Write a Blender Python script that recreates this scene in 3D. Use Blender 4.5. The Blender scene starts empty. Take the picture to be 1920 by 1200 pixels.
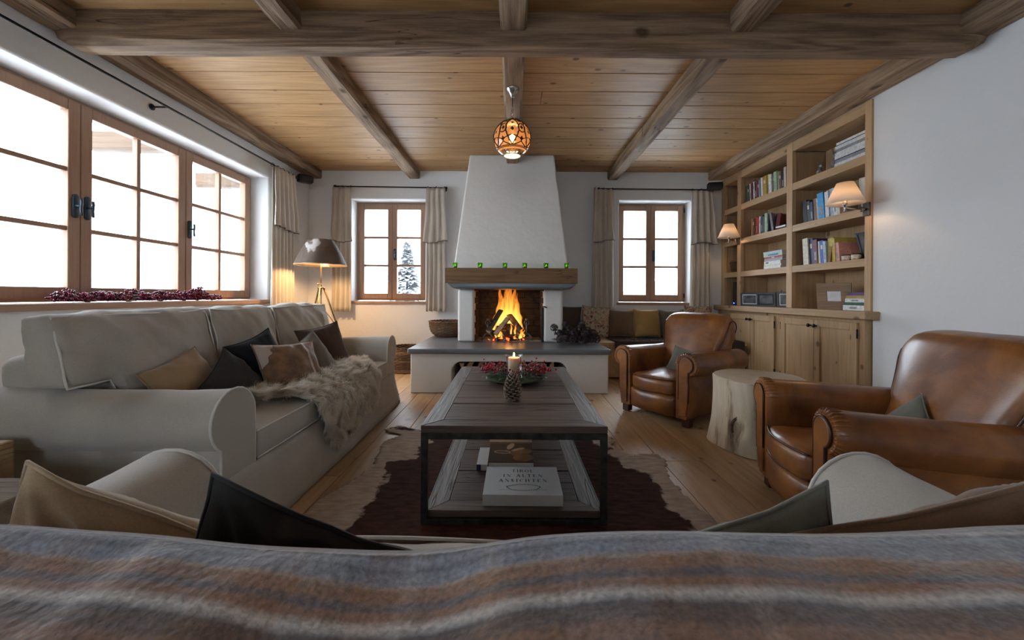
import bpy, bmesh, math, random
from math import sin, cos, pi, sqrt, exp
from mathutils import Vector as V, Matrix as M4, noise as NZ, Euler
random.seed(7)
R = random.Random(11)
sc = bpy.context.scene
COL = sc.collection
E = 0.92            # eye height
F = 725.0           # focal length in pixels of the 1920 frame

# ---------------------------------------------------------------- camera
cd = bpy.data.cameras.new('camera'); cam = bpy.data.objects.new('camera', cd); COL.objects.link(cam)
cd.sensor_width = 36.0; cd.lens = F/1920*36.0; cd.shift_y = -46/1920.0; cd.shift_x = 0.0
cd.clip_start = 0.02; cd.clip_end = 500
cam.location = (0, 0, E)
cam.rotation_mode = 'QUATERNION'
cam.rotation_quaternion = (M4.Rotation(math.radians(90), 4, 'X') @ M4.Rotation(math.radians(0.3), 4, 'Z')).to_quaternion()
cd.dof.use_dof = True; cd.dof.focus_distance = 2.3; cd.dof.aperture_fstop = 13.0
sc.camera = cam

# ---------------------------------------------------------------- world, exposure
w = bpy.data.worlds.new('overcast sky'); sc.world = w; w.use_nodes = True
bg = w.node_tree.nodes['Background']; bg.inputs[0].default_value = (0.77, 0.885, 1.0, 1); bg.inputs[1].default_value = 9.0
vs = sc.view_settings
vs.view_transform = 'Standard'; vs.look = 'None'; vs.gamma = 1.0; vs.use_curve_mapping = False
vs.exposure = 0.62
try:
    sc.cycles.use_denoising = True
    sc.cycles.max_bounces = 7; sc.cycles.diffuse_bounces = 3; sc.cycles.glossy_bounces = 3; sc.cycles.transmission_bounces = 4; sc.cycles.transparent_max_bounces = 16
    sc.cycles.use_adaptive_sampling = True; sc.cycles.adaptive_threshold = 0.07
    sc.cycles.caustics_reflective = False; sc.cycles.caustics_refractive = False
    sc.cycles.sample_clamp_indirect = 6.0
except Exception:
    pass

def portal(name, loc, rot, sx, sy):
    l = bpy.data.lights.new(name, 'AREA'); l.shape = 'RECTANGLE'; l.size = sx; l.size_y = sy
    l.cycles.is_portal = True
    o = bpy.data.objects.new(name, l); COL.objects.link(o); o.location = loc; o.rotation_euler = rot
    return o
H90 = pi/2
portal('window_daylight', (-2.90, 2.95, 1.5), (0, -H90, 0), 1.35, 2.45)     # long left window
portal('window_daylight', (-2.90, -1.35, 1.55), (0, -H90, 0), 1.2, 1.3)      # left window behind the camera
portal('window_daylight', (-0.35, -3.28, 1.4), (H90, 0, 0), 1.3, 1.2)
portal('window_daylight', (-1.59, 5.24, 1.5), (-H90, 0, 0), 0.95, 1.3)
portal('window_daylight', (1.84, 5.24, 1.5), (-H90, 0, 0), 0.95, 1.3)

def lamp(name, loc, energy, col, size=0.03, kind='POINT'):
    l = bpy.data.lights.new(name, kind); l.energy = energy; l.color = col
    if kind == 'POINT': l.shadow_soft_size = size
    o = bpy.data.objects.new(name, l); COL.objects.link(o); o.location = loc
    return o

# ---------------------------------------------------------------- mesh helpers
class MB:
    def __init__(s): s.v = []; s.f = []
    def add(s, vs, fs):
        n = len(s.v); s.v += [tuple(p) for p in vs]; s.f += [tuple(i+n for i in f) for f in fs]
    def box(s, x0, x1, y0, y1, z0, z1, m=None, j=0.0):
        vs = [V((x, y, z)) for x in (x0, x1) for y in (y0, y1) for z in (z0, z1)]
        if j: vs = [p + V((R.uniform(-j, j), R.uniform(-j, j), R.uniform(-j, j))) for p in vs]
        if m is not None: vs = [m @ p for p in vs]
        s.add(vs, [(0, 1, 3, 2), (4, 6, 7, 5), (0, 4, 5, 1), (2, 3, 7, 6), (0, 2, 6, 4), (1, 5, 7, 3)])
        return s
    def lathe(s, prof, n=24, m=None, wob=None, cap=True):
        vs = []; fs = []
        for (r, z) in prof:
            for k in range(n):
                a = 2*pi*k/n
                rr = r if wob is None else r*wob(a, z)
                vs.append(V((rr*cos(a), rr*sin(a), z)))
        for i in range(len(prof)-1):
            for k in range(n):
                k2 = (k+1) % n
                fs.append((i*n+k, i*n+k2, (i+1)*n+k2, (i+1)*n+k))
        if cap:
            if prof[0][0] > 1e-5: fs.append(tuple(range(n-1, -1, -1)))
            if prof[-1][0] > 1e-5: fs.append(tuple((len(prof)-1)*n+k for k in range(n)))
        if m is not None: vs = [m @ p for p in vs]
        s.add(vs, fs); return s
    def tube(s, pts, r, n=6, m=None, closed=False, taper=None):
        pts = [V(p) for p in pts]
        if m is not None: pts = [m @ p for p in pts]
        N = len(pts); vs = []; fs = []; up = None
        for i, p in enumerate(pts):
            if closed: t = pts[(i+1) % N] - pts[i-1]
            else: t = pts[min(i+1, N-1)] - pts[max(i-1, 0)]
            if t.length < 1e-9: t = V((0, 0, 1))
            t.normalize()
            if up is None:
                up = t.orthogonal().normalized()
            else:
                up = (up - t*up.dot(t))
                if up.length < 1e-6: up = t.orthogonal()
                up.normalize()
            b = t.cross(up)
            rr = r if taper is None else r*taper(i/max(1, N-1))
            for k in range(n):
                a = 2*pi*k/n; vs.append(p + (up*cos(a) + b*sin(a))*rr)
        for i in range(N if closed else N-1):
            i2 = (i+1) % N
            for k in range(n):
                k2 = (k+1) % n; fs.append((i*n+k, i*n+k2, i2*n+k2, i2*n+k))
        if not closed:
            fs.append(tuple(range(n-1, -1, -1))); fs.append(tuple((N-1)*n+k for k in range(n)))
        s.add(vs, fs); return s
    def prism(s, poly, d0, d1, plane='xz', m=None):
        # poly in the plane, extruded along the remaining axis from d0 to d1
        def P(a, b, d):
            return {'xz': V((a, d, b)), 'xy': V((a, b, d)), 'yz': V((d, a, b))}[plane]
        n = len(poly); vs = [P(a, b, d0) for a, b in poly] + [P(a, b, d1) for a, b in poly]
        if m is not None: vs = [m @ p for p in vs]
        fs = [tuple(range(n)), tuple(range(2*n-1, n-1, -1))] + [(i, (i+1) % n, n+(i+1) % n, n+i) for i in range(n)]
        s.add(vs, fs); return s
    def grid(s, fn, nu, nv, closeu=False, closev=False):
        vs = [V(fn(i/(nu if closeu else nu-1), j/(nv if closev else nv-1))) for i in range(nu) for j in range(nv)]
        fs = []
        for i in range(nu if closeu else nu-1):
            for j in range(nv if closev else nv-1):
                i2 = (i+1) % nu; j2 = (j+1) % nv
                fs.append((i*nv+j, i2*nv+j, i2*nv+j2, i*nv+j2))
        s.add(vs, fs); return s
    def ball(s, c, r, n=8, k=6, sc3=(1, 1, 1), m=None):
        vs = []; fs = []
        c = V(c)
        for i in range(1, k):
            t = pi*i/k
            for j in range(n):
                a = 2*pi*j/n; vs.append(c + V((r*sin(t)*cos(a)*sc3[0], r*sin(t)*sin(a)*sc3[1], r*cos(t)*sc3[2])))
        top = len(vs); vs.append(c + V((0, 0, r*sc3[2]))); vs.append(c - V((0, 0, r*sc3[2])))
        for i in range(k-2):
            for j in range(n):
                j2 = (j+1) % n; fs.append((i*n+j, (i+1)*n+j, (i+1)*n+j2, i*n+j2))
        for j in range(n):
            j2 = (j+1) % n; fs.append((top, j, j2)); fs.append((top+1, (k-2)*n+j2, (k-2)*n+j))
        if m is not None: vs = [m @ p for p in vs]
        s.add(vs, fs); return s
    def mesh(s, name, mats, smooth=False, fix=True):
        me = bpy.data.meshes.new(name); me.from_pydata(s.v, [], s.f)
        if fix:
            bm = bmesh.new(); bm.from_mesh(me); bmesh.ops.recalc_face_normals(bm, faces=bm.faces); bm.to_mesh(me); bm.free()
        if not isinstance(mats, (list, tuple)): mats = [mats]
        for q in mats: me.materials.append(q)
        if smooth: me.shade_smooth()
        return me
    def obj(s, name, mats, parent=None, smooth=False, bevel=0, seg=2, fix=True, auto=False, sub=0):
        me = s.mesh(name, mats, smooth or auto, fix)
        o = bpy.data.objects.new(name, me); COL.objects.link(o)
        if parent is not None: o.parent = parent
        if bevel:
            b = o.modifiers.new('bevel', 'BEVEL'); b.width = bevel; b.segments = seg; b.limit_method = 'ANGLE'; b.angle_limit = math.radians(40)
        if sub:
            b = o.modifiers.new('sub', 'SUBSURF'); b.levels = sub; b.render_levels = sub
        if auto:
            try: me.set_sharp_from_angle(angle=math.radians(40))
            except Exception: pass
        return o

def tag(o, label=None, cat=None, group=None, kind=None):
    if label: o['label'] = label
    if cat: o['category'] = cat
    if group: o['group'] = group
    if kind: o['kind'] = kind
    return o
def empty(name, loc=(0, 0, 0), rz=0, label=None, cat=None, group=None, kind=None):
    o = bpy.data.objects.new(name, None); COL.objects.link(o); o.location = loc; o.rotation_euler = (0, 0, rz)
    o.empty_display_size = 0.05
    return tag(o, label, cat, group, kind)
def copy_tree(o, parent=None, kids=None):
    c = o.copy(); COL.objects.link(c)
    if parent is not None: c.parent = parent
    for ch in list(KIDS.get(o.name, [])): copy_tree(ch, c)
    return c
KIDS = {}
def box_obj(name, x0, x1, y0, y1, z0, z1, mat, parent=None, bevel=0.003, **k):
    return MB().box(x0, x1, y0, y1, z0, z1).obj(name, mat, parent, bevel=bevel, **k)
def nz(x, y, z): return NZ.noise(V((x, y, z)))
def T(x, y, z): return M4.Translation((x, y, z))
def Rm(a, ax): return M4.Rotation(a, 4, ax)
def clampf(x, a, b): return max(a, min(b, x))
def sstep(a, b, x):
    t = clampf((x-a)/(b-a), 0, 1); return t*t*(3-2*t)

# ---------------------------------------------------------------- materials
def nt(name):
    m = bpy.data.materials.new(name); m.use_nodes = True
    t = m.node_tree; b = t.nodes['Principled BSDF']
    return m, t, b
def N(t, typ, **kw):
    n = t.nodes.new(typ)
    for k, v in kw.items():
        if k.startswith('i_'):
            n.inputs[k[2:].replace('_', ' ')].default_value = v
        else: setattr(n, k, v)
    return n
def rgb(c): return (c[0], c[1], c[2], 1)
def ramp(t, stops):
    r = t.nodes.new('ShaderNodeValToRGB'); e = r.color_ramp.elements
    while len(e) > 1: e.remove(e[-1])
    e[0].position = stops[0][0]; e[0].color = rgb(stops[0][1]) if len(stops[0][1]) == 3 else stops[0][1]
    for p, c in stops[1:]:
        q = e.new(p); q.color = rgb(c)
    return r
def mixc(t, a, b, fac, mode='MIX'):
    m = t.nodes.new('ShaderNodeMix'); m.data_type = 'RGBA'; m.blend_type = mode; m.clamp_factor = True
    L = t.links.new
    for sock, val in ((m.inputs[6], a), (m.inputs[7], b), (m.inputs[0], fac)):
        if hasattr(val, 'is_output'): L(val, sock)
        elif isinstance(val, (int, float)): sock.default_value = val
        else: sock.default_value = rgb(val)
    return m.outputs[2]
def mth(t, op, a, b=None, c=None):
    m = t.nodes.new('ShaderNodeMath'); m.operation = op
    for i, v in enumerate((a, b, c)):
        if v is None: continue
        if hasattr(v, 'is_output'): t.links.new(v, m.inputs[i])
        else: m.inputs[i].default_value = v
    return m.outputs[0]
def bump(t, b, h, strength=0.3, dist=0.01):
    n = N(t, 'ShaderNodeBump', i_Strength=strength, i_Distance=dist)
    t.links.new(h, n.inputs['Height']); t.links.new(n.outputs[0], b.inputs['Normal'])
def plain(name, c, rough=0.6, metal=0.0, spec=0.5, emit=None, estr=1.0, noise_amt=0.08, nscale=12, bumps=0.0, sheen=0):
    m, t, b = nt(name)
    b.inputs['Roughness'].default_value = rough; b.inputs['Metallic'].default_value = metal
    b.inputs['Specular IOR Level'].default_value = spec
    tc = N(t, 'ShaderNodeTexCoord'); nn = N(t, 'ShaderNodeTexNoise', i_Scale=nscale, i_Detail=4.0)
    t.links.new(tc.outputs['Object'], nn.inputs['Vector'])
    dk = tuple(x*(1-noise_amt*2) for x in c); lt = tuple(min(1, x*(1+noise_amt)) for x in c)
    r = ramp(t, [(0.3, dk), (0.7, lt)]); t.links.new(nn.outputs[0], r.inputs[0]); t.links.new(r.outputs[0], b.inputs['Base Color'])
    if bumps: bump(t, b, nn.outputs[0], bumps, 0.01)
    if emit: b.inputs['Emission Color'].default_value = rgb(emit); b.inputs['Emission Strength'].default_value = estr
    if sheen: b.inputs['Sheen Weight'].default_value = sheen
    return m
def wood(name, base, dark, axis='x', grain=26.0, stretch=0.05, rough=0.55, knots=True, kscale=2.2, knotcol=None, streak=0.5, bumpst=0.25, vary=0.16, crack=0.0, rings=7.0, worldc=False, flat=None):
    m, t, b = nt(name); L = t.links.new
    tc = N(t, 'ShaderNodeTexCoord'); oi = N(t, 'ShaderNodeObjectInfo')
    off = mth(t, 'MULTIPLY', oi.outputs['Random'], 37.0)
    cmb = N(t, 'ShaderNodeCombineXYZ'); L(off, cmb.inputs[0]); L(off, cmb.inputs[1]); L(off, cmb.inputs[2])
    add = N(t, 'ShaderNodeVectorMath', operation='ADD'); L(tc.outputs['Object'], add.inputs[0]); L(cmb.outputs[0], add.inputs[1])
    def mp(s_al, s_cr, fl=False):
        q = N(t, 'ShaderNodeMapping'); s3 = list({'x': (s_al, s_cr, s_cr), 'y': (s_cr, s_al, s_cr), 'z': (s_cr, s_cr, s_al)}[axis])
        if fl and flat: s3['xyz'.index(flat)] *= 0.02
        q.inputs['Scale'].default_value = s3; L(add.outputs[0], q.inputs['Vector']); return q.outputs[0]
    # cathedral rings
    n1 = N(t, 'ShaderNodeTexNoise', i_Scale=1.0, i_Detail=1.5, i_Roughness=0.4, i_Distortion=0.3); L(mp(rings*0.09, rings), n1.inputs['Vector'])
    ring = mth(t, 'SINE', mth(t, 'MULTIPLY', n1.outputs[0], 42.0))
    ring = mth(t, 'MULTIPLY_ADD', ring, 0.5, 0.5)
    # fine fibre
    n2 = N(t, 'ShaderNodeTexNoise', i_Scale=1.0, i_Detail=5.0, i_Roughness=0.65); L(mp(grain*stretch*3, grain*3), n2.inputs['Vector'])
    n3 = N(t, 'ShaderNodeTexNoise', i_Scale=1.0, i_Detail=3.0); L(mp(1.3, 3.5), n3.inputs['Vector'])
    g = mth(t, 'ADD', mth(t, 'MULTIPLY', ring, 0.35*streak), mth(t, 'MULTIPLY', n2.outputs[0], 0.9))
    g = mth(t, 'ADD', g, mth(t, 'MULTIPLY', n3.outputs[0], 0.35))
    mr = N(t, 'ShaderNodeMapRange', i_From_Min=0.45, i_From_Max=1.05); L(g, mr.inputs[0])
    col = mixc(t, base, dark, mr.outputs[0])
    h = mth(t, 'MULTIPLY', mr.outputs[0], -1.0)
    if knots:
        vo = N(t, 'ShaderNodeTexVoronoi', i_Scale=kscale); L(mp(0.75, 1.15, True), vo.inputs['Vector'])
        sx = N(t, 'ShaderNodeSeparateColor'); L(vo.outputs['Color'], sx.inputs[0])
        rad = mth(t, 'MULTIPLY', sx.outputs[0], 0.13)
        d = mth(t, 'SUBTRACT', vo.outputs['Distance'], rad)
        nn = N(t, 'ShaderNodeTexNoise', i_Scale=30.0); L(tc.outputs['Object'], nn.inputs['Vector'])
        d = mth(t, 'ADD', d, mth(t, 'MULTIPLY', mth(t, 'SUBTRACT', nn.outputs[0], 0.5), 0.05))
        k = N(t, 'ShaderNodeMapRange', i_From_Min=-0.01, i_From_Max=0.06, i_To_Min=1.0, i_To_Max=0.0); L(d, k.inputs[0])
        kk = mth(t, 'MULTIPLY', k.outputs[0], mth(t, 'GREATER_THAN', sx.outputs[1], 0.05))
        col = mixc(t, col, knotcol or tuple(x*0.38 for x in dark), mth(t, 'MULTIPLY', kk, 0.85))
    if crack:
        n4 = N(t, 'ShaderNodeTexNoise', i_Scale=1.0, i_Detail=2.0, i_Roughness=0.5); L(mp(1.1, 20.0), n4.inputs['Vector'])
        a = mth(t, 'ABSOLUTE', mth(t, 'SUBTRACT', n4.outputs[0], 0.5))
        c = N(t, 'ShaderNodeMapRange', i_From_Min=0.0, i_From_Max=0.012, i_To_Min=1.0, i_To_Max=0.0); L(a, c.inputs[0])
        n5 = N(t, 'ShaderNodeTexNoise', i_Scale=1.0, i_Detail=1.0); L(mp(1.0, 4.0), n5.inputs['Vector'])
        c2 = mth(t, 'MULTIPLY', c.outputs[0], mth(t, 'GREATER_THAN', n5.outputs[0], 0.58))
        col = mixc(t, col, tuple(x*0.25 for x in dark), mth(t, 'MULTIPLY', c2, crack))
        h = mth(t, 'SUBTRACT', h, mth(t, 'MULTIPLY', c2, 1.5))
    hs = N(t, 'ShaderNodeHueSaturation'); L(col, hs.inputs['Color'])
    L(mth(t, 'MULTIPLY_ADD', oi.outputs['Random'], vary*2, 1.0-vary), hs.inputs['Value'])
    L(hs.outputs[0], b.inputs['Base Color'])
    b.inputs['Roughness'].default_value = rough
    b.inputs['Specular IOR Level'].default_value = 0.35
    bump(t, b, h, bumpst, 0.004)
    return m
def fabric(name, c, scale=420, bumpst=0.25, rough=0.92, var=0.10, sheen=0.35, c2=None):
    m, t, b = nt(name); L = t.links.new
    tc = N(t, 'ShaderNodeTexCoord')
    w1 = N(t, 'ShaderNodeTexNoise', i_Scale=scale, i_Detail=2.0); L(tc.outputs['Object'], w1.inputs['Vector'])
    w2 = N(t, 'ShaderNodeTexNoise', i_Scale=5.0, i_Detail=5.0); L(tc.outputs['Object'], w2.inputs['Vector'])
    f = mth(t, 'ADD', mth(t, 'MULTIPLY', w1.outputs[0], 0.5), mth(t, 'MULTIPLY', w2.outputs[0], 0.5))
    r = ramp(t, [(0.3, tuple(x*(1-var*2) for x in c)), (0.7, c2 or tuple(min(1, x*(1+var)) for x in c))]); L(f, r.inputs[0])
    L(r.outputs[0], b.inputs['Base Color']); b.inputs['Roughness'].default_value = rough
    b.inputs['Specular IOR Level'].default_value = 0.2
    b.inputs['Sheen Weight'].default_value = sheen; b.inputs['Sheen Roughness'].default_value = 0.5
    bump(t, b, w1.outputs[0], bumpst, 0.002)
    return m
def plaster(name, c, bumpst=0.25, sc_=9.0):
    m, t, b = nt(name); L = t.links.new
    tc = N(t, 'ShaderNodeTexCoord')
    a = N(t, 'ShaderNodeTexNoise', i_Scale=sc_, i_Detail=5.0, i_Roughness=0.6); L(tc.outputs['Object'], a.inputs['Vector'])
    a2 = N(t, 'ShaderNodeTexNoise', i_Scale=1.2, i_Detail=3.0); L(tc.outputs['Object'], a2.inputs['Vector'])
    r = ramp(t, [(0.25, tuple(x*0.93 for x in c)), (0.75, c)]); L(a2.outputs[0], r.inputs[0]); L(r.outputs[0], b.inputs['Base Color'])
    b.inputs['Roughness'].default_value = 0.93; b.inputs['Specular IOR Level'].default_value = 0.2
    bump(t, b, a.outputs[0], bumpst, 0.02)
    return m
def thin_glass(name, tint=(1, 1, 1), gl=0.08, rough=0.0):
    m = bpy.data.materials.new(name); m.use_nodes = True; t = m.node_tree; t.nodes.clear(); L = t.links.new
    tr = N(t, 'ShaderNodeBsdfTransparent'); tr.inputs[0].default_value = rgb(tint)
    g = N(t, 'ShaderNodeBsdfGlossy', i_Roughness=rough); lw = N(t, 'ShaderNodeLayerWeight', i_Blend=0.2)
    mx = N(t, 'ShaderNodeMixShader'); L(mth(t, 'MULTIPLY_ADD', lw.outputs['Fresnel'], 0.35, gl*0.25), mx.inputs[0]); L(tr.outputs[0], mx.inputs[1]); L(g.outputs[0], mx.inputs[2])
    o = N(t, 'ShaderNodeOutputMaterial'); L(mx.outputs[0], o.inputs[0])
    return m
def leather(name):
    m, t, b = nt(name); L = t.links.new
    tc = N(t, 'ShaderNodeTexCoord')
    a = N(t, 'ShaderNodeTexNoise', i_Scale=3.2, i_Detail=6.0, i_Roughness=0.6, i_Distortion=0.4); L(tc.outputs['Object'], a.inputs['Vector'])
    v = N(t, 'ShaderNodeTexVoronoi', i_Scale=240.0); L(tc.outputs['Object'], v.inputs['Vector'])
    a3 = N(t, 'ShaderNodeTexNoise', i_Scale=14.0, i_Detail=6.0, i_Roughness=0.7); L(tc.outputs['Object'], a3.inputs['Vector'])
    r = ramp(t, [(0.28, (0.065, 0.021, 0.009)), (0.44, (0.20, 0.068, 0.018)), (0.58, (0.35, 0.13, 0.030)), (0.74, (0.50, 0.215, 0.060))]); L(a.outputs[0], r.inputs[0])
    c = mixc(t, r.outputs[0], (0.07, 0.022, 0.010), mth(t, 'MULTIPLY', a3.outputs[0], 0.45))
    L(c, b.inputs['Base Color'])
    rr = N(t, 'ShaderNodeMapRange', i_To_Min=0.26, i_To_Max=0.46); L(a3.outputs[0], rr.inputs[0]); L(rr.outputs[0], b.inputs['Roughness'])
    h = mth(t, 'ADD', mth(t, 'MULTIPLY', v.outputs['Distance'], 0.25), mth(t, 'MULTIPLY', a3.outputs[0], 0.6))
    bump(t, b, h, 0.18, 0.004)
    b.inputs['Coat Weight'].default_value = 0.25; b.inputs['Coat Roughness'].default_value = 0.22
    return m
m_wall = plaster('white lime plaster', (0.80, 0.80, 0.80))
m_plast = plaster('hearth plaster', (0.77, 0.755, 0.72), 0.28, 12)
m_beam = wood('old hewn spruce', (0.34, 0.225, 0.135), (0.13, 0.08, 0.047), 'x', 30, rough=0.75, crack=0.95, bumpst=0.7, kscale=3.0, vary=0.06, streak=0.85, flat='y')
m_joist = wood('old hewn spruce joist', (0.40, 0.28, 0.18), (0.14, 0.088, 0.052), 'y', 30, rough=0.75, crack=0.95, bumpst=0.7, kscale=3.0, vary=0.10, streak=0.8, flat='z')
m_ceil = wood('ceiling spruce board', (0.52, 0.31, 0.135), (0.30, 0.16, 0.062), 'x', 24, rough=0.5, kscale=7.5, streak=0.5, bumpst=0.12, vary=0.12, knotcol=(0.12, 0.06, 0.025), flat='z')
m_floor = wood('oiled spruce floor board', (0.60, 0.42, 0.25), (0.38, 0.245, 0.135), 'y', 22, rough=0.40, kscale=6.0, streak=0.55, bumpst=0.1, vary=0.13, knotcol=(0.07, 0.045, 0.03), flat='z')
m_case = wood('pale spruce joinery', (0.56, 0.375, 0.205), (0.37, 0.23, 0.12), 'z', 22, rough=0.55, kscale=6.5, streak=0.4, bumpst=0.1, vary=0.08, knotcol=(0.14, 0.075, 0.04), flat='x')
m_caseY = wood('pale spruce board', (0.56, 0.375, 0.205), (0.37, 0.23, 0.12), 'y', 22, rough=0.55, kscale=6.5, streak=0.4, bumpst=0.1, vary=0.08, knotcol=(0.14, 0.075, 0.04), flat='x')
m_larchZ = wood('larch window wood', (0.40, 0.245, 0.16), (0.28, 0.16, 0.105), 'z', 26, rough=0.5, knots=False, streak=0.25, bumpst=0.08, vary=0.05)
m_larchX = wood('larch window rail', (0.40, 0.245, 0.16), (0.28, 0.16, 0.105), 'x', 26, rough=0.5, knots=False, streak=0.25, bumpst=0.08, vary=0.05)
m_larchY = wood('larch window rail along wall', (0.40, 0.245, 0.16), (0.28, 0.16, 0.105), 'y', 26, rough=0.5, knots=False, streak=0.25, bumpst=0.08, vary=0.05)
m_mantel = wood('mantel oak', (0.24, 0.14, 0.065), (0.12, 0.065, 0.028), 'x', 26, rough=0.6, crack=0.9, bumpst=0.5, kscale=3.0)
m_iron = plain('black iron', (0.018, 0.018, 0.02), 0.45, 0.6)
m_blueiron = plain('dark blue handle', (0.03, 0.06, 0.09), 0.5, 0.3)
m_pane = thin_glass('window glass')
m_slab = plain('grey polished cement', (0.155, 0.165, 0.175), 0.32, noise_amt=0.10, nscale=3.5)
# ================================================================ SETTING
H = 2.513; XL, XR = -2.62, 2.70; YB, YF = 4.97, -3.1
def wall_with_holes(name, axis, pos, a0, a1, holes, thick, sign, jz=None):
    """wall in plane axis=pos from a0..a1, z 0..H with rectangular holes; thick outward (sign)."""
    mb = MB(); cuts = sorted(set([a0, a1] + [h for q in holes for h in q[:2]]))
    zs = sorted(set([0, H+0.1] + [h for q in holes for h in q[2:4]]))
    p0, p1 = (pos, pos+sign*thick) if sign > 0 else (pos+sign*thick, pos)
    for i in range(len(cuts)-1):
        for j in range(len(zs)-1):
            ca, cz = (cuts[i]+cuts[i+1])/2, (zs[j]+zs[j+1])/2
            if any(q[0] < ca < q[1] and q[2] < cz < q[3] for q in holes): continue
            if axis == 'x': mb.box(p0, p1, cuts[i], cuts[i+1], zs[j], zs[j+1])
            else: mb.box(cuts[i], cuts[i+1], p0, p1, zs[j], zs[j+1])
    me = mb.mesh(name, m_wall)
    bm = bmesh.new(); bm.from_mesh(me); bmesh.ops.remove_doubles(bm, verts=bm.verts, dist=1e-5)
    seen = {}
    for f in list(bm.faces):      # drop doubled inner faces
        k = tuple(sorted(v.index for v in f.verts))
        seen.setdefault(k, []).append(f)
    for k, l in seen.items():
        if len(l) > 1:
            for f in l: bm.faces.remove(f)
    bmesh.ops.dissolve_limit(bm, angle_limit=0.01, verts=bm.verts, edges=bm.edges)
    bm.to_mesh(me); bm.free()
    o = bpy.data.objects.new(name, me); COL.objects.link(o); o['kind'] = 'structure'
    b = o.modifiers.new('bevel', 'BEVEL'); b.width = 0.018; b.segments = 3; b.limit_method = 'ANGLE'; b.angle_limit = 0.6
    return o
WL = (1.64, 4.156, 0.84, 2.17)        # left window opening (y0,y1,z0,z1)
wall_with_holes('wall_left', 'x', XL, YF-0.3, YB+0.3, [WL, (-2.0, -0.7, 0.95, 2.15)], 0.3, -1)
BWL = (-2.07, -1.12, 0.83, 2.15); BWR = (1.375, 2.305, 0.83, 2.15)
wall_with_holes('wall_back', 'y', YB, XL-0.02, XR+0.4, [BWL, BWR], 0.3, 1)
# right wall with the niche of the bookcase
wr = MB(); wr.box(XR, XR+0.40, YF-0.3, 2.895, 0, H+0.1); wr.box(XR+0.34, XR+0.42, 2.89, YB, 0, H+0.1); wr.box(XR, XR+0.36, 2.89, YB+0.0, 2.40, H+0.1)
tag(wr.obj('wall_right', m_wall, bevel=0.004), kind='structure')
wall_with_holes('wall_front', 'y', YF, XL-0.02, XR+0.3, [(-1.0, 0.3, 0.8, 2.0)], 0.25, -1)

# floor: boards run towards the hearth, each one an object
floor = MB().box(XL-0.35, XR+0.5, YF-0.4, YB+0.35, -0.08, -0.022).obj('floor', plain('subfloor', (0.05, 0.035, 0.02), 0.9)); tag(floor, kind='structure')
x = XL
k = 0
while x < XR+0.05:
    wd = R.choice((0.17, 0.19, 0.21, 0.23)); x1 = min(x+wd, XR+0.34)
    y = YF - R.uniform(0, 1.0)
    while y < YB:
        ln = R.uniform(1.9, 3.1); y1 = min(y+ln, YB+0.02)
        if YB - y1 < 0.4: y1 = YB+0.02
        box_obj('floor_board', x+0.0012, x1-0.0012, max(y, YF-0.05)+0.001, y1-0.001, -0.021, R.uniform(-0.0012, 0.0), m_floor, floor, bevel=0.0022)
        y = y1
    x = x1
# ceiling: board lining and beams
ceil = MB().box(XL-0.3, XR+0.4, YF-0.3, YB+0.3, H+0.02, H+0.12).obj('ceiling', plain('ceiling backing', (0.06, 0.035, 0.02), 0.9)); tag(ceil, kind='structure')
seams = [YB+0.1, 4.78, 4.565, 4.39, 4.18, 3.93, 3.667, 3.468, 3.235, 3.02, 2.77, 2.54, 2.30, 2.06]
while seams[-1] > YF: seams.append(seams[-1]-R.choice((0.2, 0.23, 0.26)))
for a, b_ in zip(seams[1:], seams):
    xs = [XL-0.05] + ([R.uniform(-1.8, 2.0)] if R.random() < 0.25 else []) + [XR+0.1]
    for q in range(len(xs)-1):
        box_obj('ceiling_board', xs[q]+0.0015, xs[q+1]-0.0015, a+0.003, b_-0.003, H+R.uniform(0, 0.0015), H+0.018, m_ceil, ceil, bevel=0.004)
def hewn(name, ax, a0, a1, c, hw, z0, z1, mat, parent, seed, ch=0.02, nseg=34, amp=0.007, endch=0.0):
    """a hand-hewn beam: wavering faces, waned lower arrises. ax = long axis, c = centre across."""
    prof = [(-1, 1, 0, 0), (-1, 0, 0, ch), (-1, 0, ch, 0), (1, 0, -ch, 0), (1, 0, 0, ch), (1, 1, 0, 0)]
    mb = MB(); vs = []; n = len(prof)
    for i in range(nseg+1):
        s = a0 + (a1-a0)*i/nseg
        e = 0.0
        if endch:
            d = min(abs(s-a0), abs(s-a1)); e = max(0, 1-d/endch)
        for q, (sx, tz, dx, dz) in enumerate(prof):
            w1 = nz(s*1.6+seed, q*3.1, seed)*amp + nz(s*6+seed, q*2.3, seed)*amp*0.4
            w2 = nz(s*1.3+seed, q*4.7, seed+9)*amp + nz(s*5+seed, q*2.9, seed+4)*amp*0.4
            cc = 1 + 0.8*nz(s*0.9, q*1.7, seed+3)
            xx = c + sx*hw + dx*cc + (w1 if tz == 0 or True else 0); zz = (z1 if tz else z0) + dz*cc + (w2 if tz == 0 else 0)
            if tz == 0: zz += e*0.05; xx = c + (xx-c)*(1-0.25*e)
            vs.append((s, xx, zz) if ax == 'x' else (xx, s, zz))
    fs = []
    for i in range(nseg):
        for q in range(n):
            q2 = (q+1) % n; fs.append((i*n+q, i*n+q2, (i+1)*n+q2, (i+1)*n+q))
    fs.append(tuple(range(n))); fs.append(tuple(nseg*n+q for q in range(n)))
    mb.add(vs, fs)
    o = mb.obj(name, mat, parent, auto=True); return o
hewn('cross_beam', 'x', -2.60, 2.69, 2.24, 0.072, 2.325, H+0.01, m_beam, ceil, 3, ch=0.028, nseg=60, amp=0.009, endch=0.10)
hewn('cross_beam', 'x', -2.60, 2.69, -0.9, 0.075, 2.325, H+0.01, m_beam, ceil, 8, ch=0.03, nseg=50)
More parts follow.
